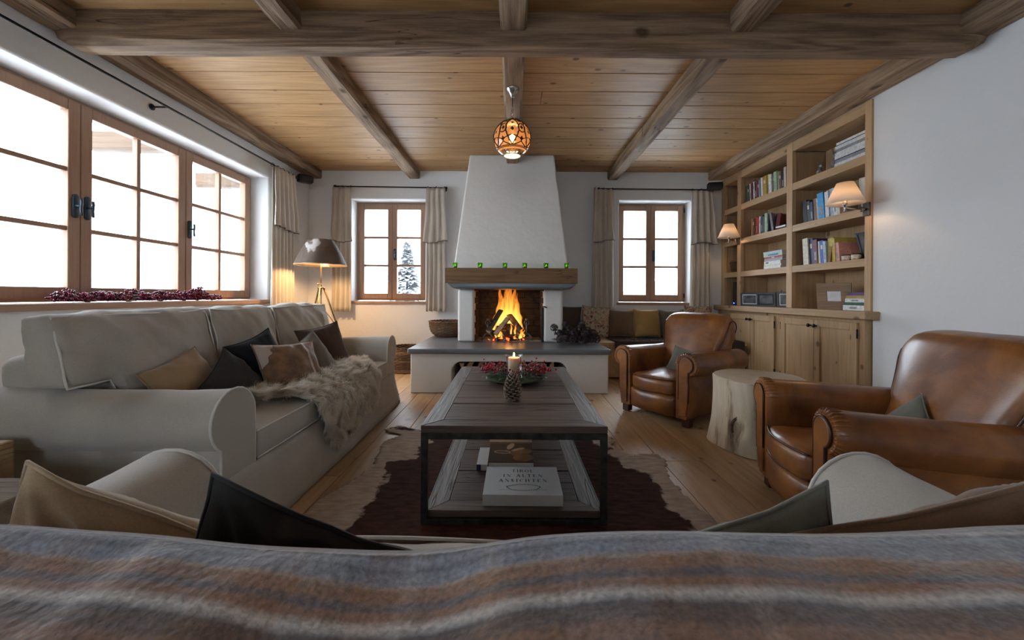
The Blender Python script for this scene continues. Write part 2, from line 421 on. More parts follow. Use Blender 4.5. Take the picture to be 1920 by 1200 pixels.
for i, (cx, hw) in enumerate(((-2.535, 0.082), (-1.262, 0.068), (0.0, 0.070), (1.287, 0.070), (2.605, 0.092))):
    yb = YB+0.02
    hewn('ceiling_joist', 'y', 2.28, yb, cx, hw, 2.41, H+0.012, m_joist, ceil, 20+i*7, ch=0.016, amp=0.006)
    hewn('ceiling_joist', 'y', -0.85, 2.20, cx, hw+0.004, 2.405, H+0.012, m_joist, ceil, 60+i*7, ch=0.016, amp=0.006)
    hewn('ceiling_joist', 'y', YF, -0.95, cx, hw, 2.41, H+0.012, m_joist, ceil, 90+i*7, nseg=12)

# windows -----------------------------------------------------------------
def window(name, origin, ax, L0, z0, z1, ncas, cols, handles, mats, depthdir, frame=0.045):
    """window in plane; local u along wall 0..L0, v depth (0 = room face, + outward), z. origin = (x,y) of u=0 on the window room face; ax unit vector of u; depthdir unit vector outward."""
    root = empty(name, (0, 0, 0), kind='structure')
    ox, oy = origin
    def bx(nm, u0, u1, v0, v1, a, b, mat, par, bev=0.004):
        mb = MB(); x0 = ox+ax[0]*u0+depthdir[0]*v0; x1 = ox+ax[0]*u1+depthdir[0]*v1
        y0 = oy+ax[1]*u0+depthdir[1]*v0; y1 = oy+ax[1]*u1+depthdir[1]*v1
        mb.box(min(x0, x1), max(x0, x1), min(y0, y1), max(y0, y1), a, b)
        return mb.obj(nm, mat, par, bevel=bev)
    mz, mu = mats
    fr = frame
    bx('frame_rail', 0, L0, 0.012, 0.08, z1-fr, z1, mu, root); bx('frame_rail', 0, L0, 0.012, 0.08, z0, z0+fr, mu, root)
    bx('frame_post', 0, fr, 0.010, 0.081, z0, z1, mz, root); bx('frame_post', L0-fr, L0, 0.010, 0.081, z0, z1, mz, root)
    W = (L0-2*fr+0.02)/ncas
    for c in range(ncas):
        u0 = fr-0.01 + c*W; u1 = u0 + W
        cas = MB()
        st = 0.062 if ncas == 2 else 0.070
        g = 0.002
        def bb(u0, u1, v0, v1, a, b):
            x0 = ox+ax[0]*u0+depthdir[0]*v0; x1 = ox+ax[0]*u1+depthdir[0]*v1; y0 = oy+ax[1]*u0+depthdir[1]*v0; y1 = oy+ax[1]*u1+depthdir[1]*v1
            cas.box(min(x0, x1), max(x0, x1), min(y0, y1), max(y0, y1), a, b)
        a0, a1 = z0+0.02, z1-0.02
        bb(u0+g, u0+st, -0.006, 0.055, a0, a1); bb(u1-st, u1-g, -0.006, 0.055, a0, a1)
        bb(u0+st, u1-st, -0.004, 0.055, a0, a0+0.072); bb(u0+st, u1-st, -0.004, 0.055, a1-0.07, a1)
        co = cas.obj('casement', mz, root, bevel=0.005)
        i0, i1 = u0+st, u1-st; j0, j1 = a0+0.072, a1-0.07; mt = 0.0145
        for r in (1, 2):
            zz = j0+(j1-j0)*r/3; bx('muntin', i0, i1, 0.004, 0.046, zz-mt, zz+mt, mu, co, 0.003)
        for q in range(1, cols):
            uu = i0+(i1-i0)*q/cols; bx('muntin', uu-mt, uu+mt, 0.006, 0.044, j0, j1, mz, co, 0.003)
        for q in range(cols):
            for r in range(3):
                ua, ub = i0+(i1-i0)*q/cols, i0+(i1-i0)*(q+1)/cols; za, zb = j0+(j1-j0)*r/3, j0+(j1-j0)*(r+1)/3
                bx('pane', ua+0.001, ub-0.001, 0.024, 0.027, za+0.001, zb-0.001, m_pane, co, 0)
        # espagnolette handle
        hs = handles[c]
        if hs is not None:
            uh = u0+0.035 if hs < 0 else u1-0.035
            zh = z0+(z1-z0)*0.47
            hb = MB()
            def pt(u, v, z): return (ox+ax[0]*u+depthdir[0]*v, oy+ax[1]*u+depthdir[1]*v, z)
            pl = [(0.016*cos(a), 0.06*1.0*(1 if sin(a) > 0 else -1)+0.016*sin(a)) for a in [pi*q/8+0.001 for q in range(16)]]
            vs = [pt(uh+a, -0.006, zh+b) for a, b in pl] + [pt(uh+a, -0.016, zh+b) for a, b in pl]
            hb.add(vs, [tuple(range(16)), tuple(range(31, 15, -1))] + [(i, (i+1) % 16, 16+(i+1) % 16, 16+i) for i in range(16)])
            hb.tube([pt(uh, -0.012, zh), pt(uh, -0.05, zh)], 0.008, 8)
            hb.tube([pt(uh, -0.05, zh+0.045), pt(uh, -0.052, zh+0.02), pt(uh, -0.048, zh-0.02), pt(uh, -0.052, zh-0.06)], 0.007, 8)
            hb.obj('handle', m_blueiron, co, smooth=True)
    return root
XW = -2.80
w1 = window('window_1', (XW, 1.66), (0, 1), 4.15-1.66, 0.865, 2.165, 3, 2, (1, -1, -1), (m_larchZ, m_larchY), (-1, 0))
w2 = window('window_2', (-2.065, 5.15), (1, 0), 0.94, 0.845, 2.145, 2, 1, (None, -1), (m_larchZ, m_larchX), (0, 1))
w3 = window('window_3', (1.385, 5.15), (1, 0), 0.915, 0.845, 2.145, 2, 1, (None, -1), (m_larchZ, m_larchX), (0, 1))
window('window_4', (XW, -1.99), (0, 1), 1.28, 0.96, 2.14, 2, 2, (None, None), (m_larchZ, m_larchY), (-1, 0))
window('window_5', (0.29, -3.25), (-1, 0), 1.28, 0.81, 1.99, 2, 1, (None,)*2, (m_larchZ, m_larchX), (0, -1))
box_obj('window_sill', XW+0.005, XL+0.045, WL[0]-0.12, WL[1]+0.02, 0.822, 0.862, m_larchY, w1, 0.006)
box_obj('window_sill', BWL[0]-0.03, BWL[1]+0.03, YB-0.03, 5.145, 0.805, 0.838, m_larchX, w2, 0.006)
box_obj('window_sill', BWR[0]-0.03, BWR[1]+0.03, YB-0.03, 5.145, 0.805, 0.838, m_larchX, w3, 0.006)
for hx, hz in ((2.295-0.008, 0.93), (2.295-0.008, 2.06)):
    MB().tube([(hx, 5.142, hz-0.03), (hx, 5.142, hz+0.03)], 0.007, 8).obj('hinge', m_iron, w3, smooth=True)

# outside: snow, eave timbers, a far house, a hazed fir ---------------------
snow = MB(); snow.grid(lambda u, v: (-60+120*u, -40+140*v, -0.6+1.2*nz(u*6, v*6, 2)+0.02*max(0, (v-0.35))*120*0.12), 40, 40)
so = snow.obj('snowfield', plain('snow', (0.9, 0.92, 0.95), 0.8), smooth=True); tag(so, kind='structure')
so.location.z = -0.9
m_eave = wood('eave timber', (0.10, 0.06, 0.035), (0.06, 0.034, 0.018), 'x', 26, rough=0.7, crack=0.9, bumpst=0.5)
for i, (yy, lb) in enumerate(((3.80, 'weathered eave timber outside the middle casement of the long window'), (5.08, 'weathered eave timber outside the far casement of the long window'))):
    o = hewn('eave_timber', 'x', -4.12, -2.93, yy, 0.06, 2.315 if i == 0 else 2.31, 2.49, m_eave, None, 130+i); tag(o, lb, 'timber', 'eave timbers outside the long window')
# ================================================================ FIREPLACE
m_brick = plain('sooty firebrick', (0.06, 0.042, 0.032), 0.9, nscale=20, noise_amt=0.25, bumps=0.3)
m_nichedark = plain('dark niche board', (0.035, 0.026, 0.02), 0.95)
m_mortar = plain('sooty mortar', (0.06, 0.05, 0.045), 0.95)
m_ash = plain('ash', (0.30, 0.29, 0.29), 0.95, nscale=40, noise_amt=0.3, bumps=0.5)
m_char = plain('charred wood', (0.02, 0.016, 0.014), 0.85, nscale=30, noise_amt=0.4, bumps=0.6)
m_ember = plain('ember', (0.12, 0.02, 0.01), 0.9, emit=(1.0, 0.10, 0.015), estr=2.2)
M_ = {}
fp = empty('fireplace', (0, 3.6, 0), 0, 'white plastered open fireplace with tapered hood, timber mantel and grey hearth slab', 'fireplace')
fp.location = (0, 0, 0)
# base block with the arched log niche
def arc(cx, cz, r, a0, a1, n=8): return [(cx+r*cos(a0+(a1-a0)*i/n), cz+r*sin(a0+(a1-a0)*i/n)) for i in range(n+1)]
out = [(-0.95, 0.0), (-0.56, 0.0)] + arc(-0.47, 0.205, 0.09, pi, pi/2) + arc(0.43, 0.205, 0.09, pi/2, 0) + [(0.52, 0.0), (0.91, 0.0), (0.91, 0.372), (-0.95, 0.372)]
MB().prism(out, 3.625, YB, 'xz').obj('base', m_plast, fp, bevel=0.012, seg=3)
MB().box(-0.57, 0.53, 4.35, 4.4, 0.0, 0.30).obj('niche_back', m_nichedark, fp)  # nearly black panel closing the log niche
# slab with a rounded, softly bowed front edge
def slabz(u, v):
    pass
xs0, xs1 = -0.975, 0.93
pts = []
for i in range(41):
    u = i/40; pts.append((xs0+(xs1-xs0)*u, 3.592 - 0.010*sin(pi*u)))
poly = [(p[0], p[1]) for p in pts] + [(xs1, YB-0.002), (xs0, YB-0.002)]
mb = MB(); mb.prism(poly, 0.372, 0.420, 'xy'); mb.obj('hearth_slab', m_slab, fp, bevel=0.016, seg=4)
# pillars: front corners rounded
for x0, x1 in ((-0.578, -0.400), (0.338, 0.545)):
    MB().box(x0, x1, 4.12, 4.90, 0.420, 0.985).obj('pillar', m_plast, fp, bevel=0.028, seg=5)
# firebox: floor, back with bricks, sides
MB().box(-0.405, 0.342, 4.60, 4.66, 0.42, 1.02).obj('firebox_back', m_mortar, fp)
bh = 0.062
for r in range(9):
    z = 0.432 + r*(bh+0.005)
    x = -0.40 - (0.11 if r % 2 else 0)
    while x < 0.33:
        a, b = max(x, -0.40), min(x+0.215, 0.338)
        if b-a > 0.03: MB().box(a, b, 4.586, 4.605, z, z+bh).obj('brick', m_brick, fp, bevel=0.003, seg=1)
        x += 0.222
    for sx in (-1, 1):
        y = 4.16 + (0.10 if r % 2 else 0)
        while y < 4.57:
            y1 = min(y+0.215, 4.585)
            xx = -0.402 if sx < 0 else 0.328
            if y1-y > 0.03: MB().box(xx, xx+0.014, y, y1, z, z+bh).obj('brick', m_brick, fp, bevel=0.003, seg=1)
            y += 0.222
MB().grid(lambda u, v: (-0.385+0.71*u, 4.16+0.43*v, 0.423 + 0.012*(nz(u*9, v*6, 1)+0.7)*sstep(0, 0.2, v)), 40, 24).obj('ash_bed', m_ash, fp, smooth=True)
# lintel slab with rounded ends underneath, mantel beam, hood
lp = []
for i in range(61):
    u = i/60; lp.append((-0.66+1.31*u, 3.965))
mb = MB()
def lint(u, v):
    x = -0.663 + 1.318*u
    d = min(u, 1-u)*1.318
    zb = 1.042 - 0.058*(1-exp(-(d/0.03)**1.2)) if d > 0 else 1.042
    if v < 0.25: return (x, 3.962+0.0, 1.046-(1.046-zb)*(v/0.25)*0.75)
    if v < 0.4: return (x, 3.962+0.02*(v-0.25)/0.15, zb+(1.046-zb)*0.25*(1-(v-0.25)/0.15))
    return (x, 3.982+(4.90-3.982)*(v-0.4)/0.6, zb)
mb.grid(lint, 61, 14); mb.box(-0.66, 0.652, 3.975, 4.9, 1.03, 1.046)
mb.obj('lintel_slab', m_slab, fp, smooth=True)
hewn('mantel_beam', 'x', -0.684, 0.668, 4.035, 0.092, 1.046, 1.200, m_mantel, fp, 5, ch=0.006, nseg=40, amp=0.004)
MB().box(-0.662, 0.645, 4.12, 4.92, 1.046, 1.196).obj('mantel_shelf', m_plast, fp)
hb = [(-0.632, 4.150), (0.610, 4.150), (0.610, YB+0.01), (-0.632, YB+0.01)]
ht = [(-0.487, 4.385), (0.470, 4.385), (0.470, YB+0.01), (-0.487, YB+0.01)]
mb = MB(); mb.add([(a, b, 1.196) for a, b in hb] + [(a, b, H+0.005) for a, b in ht], [(0, 1, 2, 3), (7, 6, 5, 4)] + [(i, (i+1) % 4, 4+(i+1) % 4, 4+i) for i in range(4)])
mb.obj('hood', m_plast, fp, bevel=0.02, seg=4)
# steel edging at right of the opening
MB().box(0.318, 0.336, 4.125, 4.15, 0.421, 0.79).obj('steel_strip', m_iron, fp, bevel=0.002)
MB().tube([(0.327, 4.12, 0.80), (0.345, 4.10, 0.802), (0.37, 4.09, 0.793)], 0.007, 8).obj('damper_handle', m_iron, fp, smooth=True)
# andirons
def andiron(x, lb):
    r = empty('andiron', (x, 4.22, 0.43), 0, lb, 'andiron', 'iron andirons in the fireplace')
    mi = plain('wrought iron', (0.16, 0.15, 0.145), 0.5, 0.7) if 'wrought' not in M_ else M_['wrought']; M_['wrought'] = mi
    MB().tube([(0, 0, 0.055), (0, 0, 0.20)], 0.012, 8, taper=lambda t: 1-0.25*t).ball((0, 0, 0.225), 0.018, 10, 8).obj('shaft', mi, r, smooth=True)
    MB().tube([(0.026*cos(a), 0.0, 0.19+0.026*sin(a)) for a in [2*pi*q/16 for q in range(16)]], 0.0045, 6, closed=True).obj('ring', mi, r, smooth=True)
    for sx in (-1, 1):
        MB().tube([(0, 0, 0.075), (sx*0.025, 0, 0.068), (sx*0.045, 0, 0.04), (sx*0.065, -0.004, 0.004)], 0.009, 8).obj('leg', mi, r, smooth=True)
    MB().tube([(0, 0, 0.06), (0, 0.3, 0.06), (0, 0.3, 0.004)], 0.01, 8).obj('log_bar', mi, r, smooth=True)

andiron(-0.262, 'wrought iron andiron with ring, left of the burning logs'); andiron(0.162, 'wrought iron andiron with ring, right of the burning logs')
# logs on the fire
m_logw = wood('split firewood', (0.60, 0.44, 0.28), (0.32, 0.21, 0.13), 'x', 26, rough=0.8, bumpst=0.6, vary=0.15)
m_bark = plain('bark', (0.11, 0.075, 0.055), 0.95, nscale=30, noise_amt=0.3, bumps=0.9)
def split_log(name, p0, p1, r, kind, mat, roll=0.0, parent=None):
    """split log from p0 to p1: wedge section with a curved bark side (second material)."""
    p0 = V(p0); p1 = V(p1); d = p1-p0; L_ = d.length
    q = d.to_track_quat('X', 'Z').to_matrix().to_4x4(); m = M4.Translation(p0) @ q @ Rm(roll, 'X')
    if kind == 'wedge': sec = [(0, -0.75*r), (0, 0)] ; sec = [(-0.1*r, -0.6*r)] + [(1.1*r*cos(a), -0.6*r+1.25*r*sin(a)) for a in [0.15+1.2*k/5 for k in range(6)]]
    elif kind == 'half': sec = [(r*cos(a), -0.3*r+r*sin(a)) for a in [pi*k/7 for k in range(8)]]
    else: sec = [(r*cos(a), r*sin(a)) for a in [2*pi*k/9 for k in range(9)]]
    n = len(sec); mb = MB(); vs = []; ns = 6
    sd = R.uniform(0, 90)
    for i in range(ns+1):
        for a, b in sec:
            k_ = 1+0.06*nz(i*0.6+sd, a*20, b*20); vs.append(m @ V((L_*i/ns, a*k_, b*k_)))
    fs = []
    for i in range(ns):
        for k in range(n): fs.append((i*n+k, i*n+(k+1) % n, (i+1)*n+(k+1) % n, (i+1)*n+k))
    fs += [tuple(range(n)), tuple(ns*n+k for k in range(n))]
    mb.add(vs, fs); me = mb.mesh(name, [mat, m_bark])
    for i, pl in enumerate(me.polygons):
        k = i % n if i < ns*n else -1
        if (kind == 'wedge' and 1 <= k < 6) or (kind == 'half' and 0 <= k < 7) or (kind == 'round' and k >= 0): pl.material_index = 1
    o = bpy.data.objects.new(name, me); COL.objects.link(o)
    b = o.modifiers.new('b', 'BEVEL'); b.width = 0.004; b.segments = 1
    if parent: o.parent = parent
    return o
G = 'logs on the fire'
tag(split_log('firewood_log', (-0.235, 4.20, 0.505), (-0.10, 4.36, 0.735), 0.052, 'wedge', m_logw, 1.2), 'long pale split log leaning over the left andiron in the fire', 'log', G)
tag(split_log('firewood_log', (-0.19, 4.19, 0.50), (-0.055, 4.30, 0.67), 0.045, 'wedge', m_logw, 3.6), 'shorter split log under the long leaning log in the fire', 'log', G)
tag(split_log('firewood_log', (0.11, 4.25, 0.50), (-0.03, 4.40, 0.68), 0.062, 'half', m_char, 0.6), 'charred log leaning from the right in the fire', 'log', G)
tag(split_log('firewood_log', (-0.17, 4.28, 0.49), (0.15, 4.26, 0.497), 0.048, 'round', m_char, 0), 'black charred log lying across the fire bed', 'log', G)
tag(split_log('firewood_log', (-0.10, 4.21, 0.475), (0.05, 4.30, 0.56), 0.04, 'wedge', m_logw, 2.2), 'small split log between the andirons in front of the flames', 'log', G)
mb = MB(); mb2 = MB(); mb3 = MB()
for i in range(170):
    a = R.uniform(0, 2*pi); rr = sqrt(R.random()); x = -0.05+0.21*rr*cos(a); y = 4.27+0.10*rr*sin(a)
    z = 0.436+0.028*(1-rr)*R.random()
    (mb2 if R.random() < 0.22 else (mb3 if R.random() < 0.25 else mb)).ball((x, y, z), R.uniform(0.006, 0.017), 5, 4, (1, 1, 0.7), )
tag(mb.obj('coals', m_char), 'black coals heaped under the burning logs', 'coals', kind='stuff')
tag(mb2.obj('embers', m_ember), 'glowing red embers among the coals under the logs', 'embers', kind='stuff')
tag(mb3.obj('ash_flakes', m_ash), 'pale ash flakes in front of the coals', 'ash', kind='stuff')
# flames: tapering, twisted bodies that emit
def flame_mat():
    m = bpy.data.materials.new('flame'); m.use_nodes = True; t = m.node_tree; t.nodes.clear(); L = t.links.new
    tc = N(t, 'ShaderNodeTexCoord'); sp = N(t, 'ShaderNodeSeparateXYZ'); L(tc.outputs['Generated'], sp.inputs[0])
    mp = N(t, 'ShaderNodeMapping'); mp.inputs['Scale'].default_value = (30, 30, 5.0); L(tc.outputs['Object'], mp.inputs['Vector'])
    n = N(t, 'ShaderNodeTexNoise', i_Scale=1.0, i_Detail=3.0, i_Distortion=0.6); L(mp.outputs[0], n.inputs['Vector'])
    r = ramp(t, [(0.0, (1.0, 0.55, 0.12)), (0.35, (1.0, 0.42, 0.06)), (0.75, (1.0, 0.26, 0.03)), (1.0, (0.9, 0.16, 0.02))]); L(sp.outputs[2], r.inputs[0])
    e = N(t, 'ShaderNodeEmission'); L(r.outputs[0], e.inputs[0])
    L(mth(t, 'MULTIPLY_ADD', mth(t, 'SUBTRACT', 1.0, sp.outputs[2]), 1.0, 0.75), e.inputs[1])
    tr = N(t, 'ShaderNodeBsdfTransparent')
    lw = N(t, 'ShaderNodeLayerWeight', i_Blend=0.5)
    fa = mth(t, 'POWER', mth(t, 'SUBTRACT', 1.0, lw.outputs['Facing']), 1.3)
    ns = N(t, 'ShaderNodeMapRange', i_From_Min=0.36, i_From_Max=0.62, i_To_Min=0.12, i_To_Max=1.0); L(n.outputs[0], ns.inputs[0])
    fade = N(t, 'ShaderNodeMapRange', i_From_Min=0.6, i_From_Max=1.0, i_To_Min=1.0, i_To_Max=0.25); L(sp.outputs[2], fade.inputs[0])
    al = mth(t, 'MULTIPLY', mth(t, 'MULTIPLY', fa, ns.outputs[0]), mth(t, 'MULTIPLY', fade.outputs[0], 0.8))
    mx = N(t, 'ShaderNodeMixShader'); L(al, mx.inputs[0]); L(tr.outputs[0], mx.inputs[1]); L(e.outputs[0], mx.inputs[2])
    o = N(t, 'ShaderNodeOutputMaterial'); L(mx.outputs[0], o.inputs[0]); return m
m_flame = flame_mat()
def flame(x, y, z, h, r, sd, lean=0.0, parent=None, depth=0.55):
    mb = MB(); n = 12; ns = 22; vs = []
    for i in range(ns+1):
        t = i/ns; rr = r*(sin(pi*min(1, (t*0.93+0.06))**0.62))*(1-0.25*t) + 0.0008
        cx = lean*t*t + 0.022*t*nz(t*3.2, sd, 0)*2.2; cy = 0.012*nz(t*3, sd, 5)
        for k in range(n):
            a = 2*pi*k/n; w_ = 1+0.35*nz(cos(a)*1.5+sd, sin(a)*1.5, t*3.5)
            vs.append((cx+rr*w_*cos(a), cy+rr*w_*depth*sin(a), h*t))
    fs = []
    for i in range(ns):
        for k in range(n): fs.append((i*n+k, i*n+(k+1) % n, (i+1)*n+(k+1) % n, (i+1)*n+k))
    mb.add(vs, fs); o = mb.obj('flame', m_flame, parent, smooth=True); o.location = (x, y, z); return o
fl = empty('fire', (0, 0, 0), 0, 'orange wood fire burning behind the leaning logs', 'fire')
for (x, y, z, h, r, ln) in ((-0.125, 4.40, 0.60, 0.44, 0.050, 0.0), (-0.155, 4.37, 0.58, 0.34, 0.034, 0.03), (-0.075, 4.42, 0.60, 0.48, 0.060, 0.02), (-0.02, 4.43, 0.60, 0.50, 0.055, -0.01),
                            (0.035, 4.41, 0.58, 0.46, 0.055, -0.01), (0.075, 4.38, 0.55, 0.40, 0.035, -0.02), (-0.20, 4.36, 0.53, 0.24, 0.028, 0.05), (0.105, 4.36, 0.50, 0.30, 0.022, -0.03),
                            (-0.14, 4.19, 0.47, 0.12, 0.020, 0.05), (-0.115, 4.185, 0.45, 0.10, 0.012, -0.01), (-0.01, 4.20, 0.50, 0.14, 0.011, -0.02), (0.035, 4.20, 0.50, 0.12, 0.013, 0.0),
                            (0.10, 4.19, 0.46, 0.13, 0.024, 0.03), (0.085, 4.185, 0.45, 0.08, 0.014, -0.02), (0.03, 4.18, 0.45, 0.05, 0.013, 0.01), (-0.17, 4.19, 0.46, 0.08, 0.012, 0.0), (0.13, 4.19, 0.47, 0.09, 0.011, -0.01)):
    flame(x, y, z, h, r, R.uniform(0, 50), ln, fl)
lamp('fire glow', (-0.03, 4.33, 0.66), 2.4, (1.0, 0.42, 0.13), 0.07)
def num(i): return ['first', 'second', 'third', 'fourth', 'fifth', 'sixth', 'seventh', 'eighth', 'ninth', 'tenth', 'eleventh', 'twelfth', 'thirteenth', 'fourteenth', 'fifteenth', 'sixteenth', 'seventeenth', 'eighteenth', 'nineteenth', 'twentieth'][i]
# split logs in the niche
zz = 0.0; c = 0
nlab = []
rowsz = [0.055, 0.15, 0.235]
for ri, z in enumerate(rowsz):
    x = -0.50 + 0.04*(ri % 2); q = 0
    while x < 0.47:
        r_ = R.uniform(0.045, 0.058); kd = R.choice(('wedge', 'half', 'wedge'))
        jz = R.uniform(-0.006, 0.006)
        o = split_log('firewood_log', (x, 3.72+R.uniform(0, 0.06), z+jz), (x+R.uniform(-0.01, 0.01), 4.1, z+jz), r_*0.82, kd, m_logw, R.uniform(0, 6.28))
        tag(o, f'{num(q)} log from the left in the {("bottom", "middle", "top")[ri]} row of the hearth niche', 'log', 'split logs in the hearth niche')
        x += 0.10; q += 1
# tealights on the mantel
def stained(name, c):
    m = bpy.data.materials.new(name); m.use_nodes = True; t = m.node_tree; t.nodes.clear(); L = t.links.new
    tr = N(t, 'ShaderNodeBsdfTransparent'); tr.inputs[0].default_value = rgb(c); tl = N(t, 'ShaderNodeBsdfTranslucent'); tl.inputs[0].default_value = rgb(c)
    gl = N(t, 'ShaderNodeBsdfGlossy', i_Roughness=0.05); a = N(t, 'ShaderNodeMixShader'); a.inputs[0].default_value = 0.35; L(tr.outputs[0], a.inputs[1]); L(tl.outputs[0], a.inputs[2])
    b = N(t, 'ShaderNodeMixShader'); b.inputs[0].default_value = 0.06; L(a.outputs[0], b.inputs[1]); L(gl.outputs[0], b.inputs[2])
    o = N(t, 'ShaderNodeOutputMaterial'); L(b.outputs[0], o.inputs[0]); return m
m_green = stained('green glass', (0.26, 0.62, 0.10))
m_wax = plain('ivory wax', (0.85, 0.72, 0.48), 0.5, noise_amt=0.02)
m_wax.node_tree.nodes['Principled BSDF'].inputs['Subsurface Weight'].default_value = 0.35
m_wick = plain('flame tip', (1, 0.7, 0.3), 0.5, emit=(1.0, 0.60, 0.20), estr=14)
m_tin = plain('tealight tin', (0.7, 0.7, 0.7), 0.3, 0.9)
ordn = ['leftmost', 'second from left', 'third from left', 'third from right', 'second from right', 'rightmost']
for i, px in enumerate((853, 900, 946.5, 983.5, 1023.5, 1062)):
    x = (px-960)/F*4.05; y = 4.05
    r = empty('tealight_holder', (x, y, 1.2015), 0, f'green glass tealight holder, {ordn[i]} of the six on the mantel', 'candle holder', 'green tealights on the mantel')
    MB().lathe([(0.006, 0.0), (0.020, 0.0), (0.0225, 0.006), (0.026, 0.058), (0.0235, 0.058), (0.0205, 0.010), (0.0, 0.009)], 20).obj('glass', m_green, r, smooth=True)
    MB().lathe([(0.0, 0.0095), (0.017, 0.0095), (0.017, 0.024), (0.0, 0.023)], 14).obj('candle', m_wax, r)
    MB().lathe([(0.0, 0.024), (0.003, 0.029), (0.0035, 0.033), (0.0015, 0.041), (0.0, 0.046)], 8).obj('flame', m_wick, r, smooth=True)

# ================================================================ BOOKCASE
XBF = 2.69; ZS = [(0.815, 0.815), (1.154, 1.217), (1.543, 1.606), (1.942, 2.009)]
bc = empty('bookcase', (0, 0, 0), 0, 'built-in pale spruce bookcase with three bays set into the right wall', 'bookcase')
ys = [2.895, 2.950, 3.714, 3.79, 4.545, 4.62, 4.90, 4.955]
def bb(nm, x0, x1, y0, y1, z0, z1, mat=m_case, bev=0.003, par=bc): return box_obj(nm, x0, x1, y0, y1, z0, z1, mat, par, bev)
ZT = 2.32
for a, b in ((2.895, 2.950), (3.714, 3.79), (4.545, 4.62), (4.90, 4.968)):
    bb('stile', XBF-0.004, XBF+0.035, a, b, 0.815, ZT+0.09)
    bb('divider', XBF+0.03, XBF+0.34, a+0.012, b-0.012, 0.815, ZT)
bb('top_rail', XBF, XBF+0.035, 2.952, 4.90, ZT, 2.412, m_caseY)
for a, b in ((2.950, 3.714), (3.79, 4.545), (4.62, 4.90)):
    for z0, z1 in ZS[1:]:
        bb('shelf', XBF-0.002, XBF+0.335, a, b, z0, z1, m_caseY)
    bb('soffit', XBF+0.03, XBF+0.335, a, b, ZT, ZT+0.02, m_caseY)
    yy = a-0.01; 
    while yy < b:
        y1 = min(yy+0.155, b+0.01); bb('back_board', XBF+0.318, XBF+0.334, yy+0.0008, y1-0.0008, 0.82, ZT, m_case, 0.0015); yy = y1
XCF = 2.648
tag(MB().prism([(2.587, 2.835), (XR-0.001, 2.835), (XR-0.001, 2.897), (XR+0.33, 2.897), (XR+0.33, YB-0.003), (2.587, YB-0.003)], 0.755, 0.815, 'xy').obj('worktop', m_caseY, bevel=0.005), 'long thick spruce worktop on the base cabinets', 'worktop')
def cabinet(y0, y1, label, knobs=True, hinge=True):
    c = empty('base_cabinet', (XCF, (y0+y1)/2, 0), 0, label, 'cabinet', 'base cabinets under the bookcase'); c.location = (0, 0, 0)
    bb('body', XCF+0.003, XR+0.30, y0, y1, 0.0, 0.752, m_case, 0.003, c)
    ym = (y0+y1)/2
    i0, i1 = y0+0.045, y1-0.045
    for s, (a, b) in enumerate(((i0, ym-0.0015), (ym+0.0015, i1))):
        d = MB(); zb, zt = 0.07, 0.725; st = 0.062; xf = XCF-0.018
        d.box(xf, XCF+0.002, a, a+st, zb, zt).box(xf, XCF+0.002, b-st, b, zb, zt).box(xf, XCF+0.002, a+st, b-st, zb, zb+st).box(xf, XCF+0.002, a+st, b-st, zt-st, zt)
        do = d.obj('door', m_case, c, bevel=0.003)
        box_obj('door_panel', XCF-0.010, XCF+0.001, a+st-0.002, b-st+0.002, zb+st, zt-st, m_case, do, 0.002)
        ky = b-0.03 if s == 0 else a+0.03
        MB().lathe([(0.006, 0), (0.006, 0.014), (0.015, 0.020), (0.016, 0.028), (0.010, 0.034), (0.0, 0.035)], 14, T(xf, ky, 0.672) @ Rm(-pi/2, 'Y')).obj('knob', m_iron, do, smooth=True)
        for hz in (0.16, 0.64):
            hy = a+0.000 if s == 0 else b
            MB().tube([(xf+0.004, hy, hz-0.026), (xf+0.004, hy, hz+0.026)], 0.006, 8).ball((xf+0.004, hy, hz+0.03), 0.007, 8, 6).ball((xf+0.004, hy, hz-0.03), 0.007, 8, 6).obj('hinge', m_iron, do, smooth=True)
    return c
cabinet(2.905, 3.835, 'spruce base cabinet with two panelled doors nearest the camera')
cabinet(3.837, 4.70, 'spruce base cabinet with two panelled doors behind the far armchair')
o = box_obj('end_panel', XCF, XR+0.3, 4.702, YB-0.004, 0.0, 0.752, m_case, None, 0.003); tag(o, 'narrow spruce filler panel between the far cabinet and the back wall', 'panel')

# books -------------------------------------------------------------------
BK = {}
def bmat(cn, c, rough=0.5):
    if cn not in BK: BK[cn] = plain('book '+cn, c, rough, noise_amt=0.12, nscale=60)
    return BK[cn]
m_pages = plain('book pages', (0.72, 0.68, 0.60), 0.8, noise_amt=0.05, nscale=200)
CC = {'white': (0.75, 0.75, 0.73), 'cream': (0.65, 0.58, 0.45), 'black': (0.02, 0.02, 0.022), 'navy': (0.02, 0.035, 0.10), 'dark green': (0.03, 0.10, 0.05), 'maroon': (0.16, 0.02, 0.03), 'ochre': (0.45, 0.29, 0.06),
      'grey': (0.30, 0.31, 0.32), 'pale blue': (0.40, 0.52, 0.62), 'red': (0.45, 0.05, 0.04), 'brown': (0.17, 0.09, 0.05), 'pale green': (0.35, 0.50, 0.32), 'magenta': (0.50, 0.02, 0.22), 'sky blue': (0.05, 0.35, 0.70),
      'yellow': (0.62, 0.48, 0.10), 'blue': (0.03, 0.10, 0.40), 'tan': (0.40, 0.27, 0.16), 'pink': (0.60, 0.30, 0.28), 'teal': (0.06, 0.28, 0.26), 'dark grey': (0.07, 0.07, 0.075), 'orange': (0.6, 0.2, 0.04), 'purple': (0.13, 0.05, 0.20)}
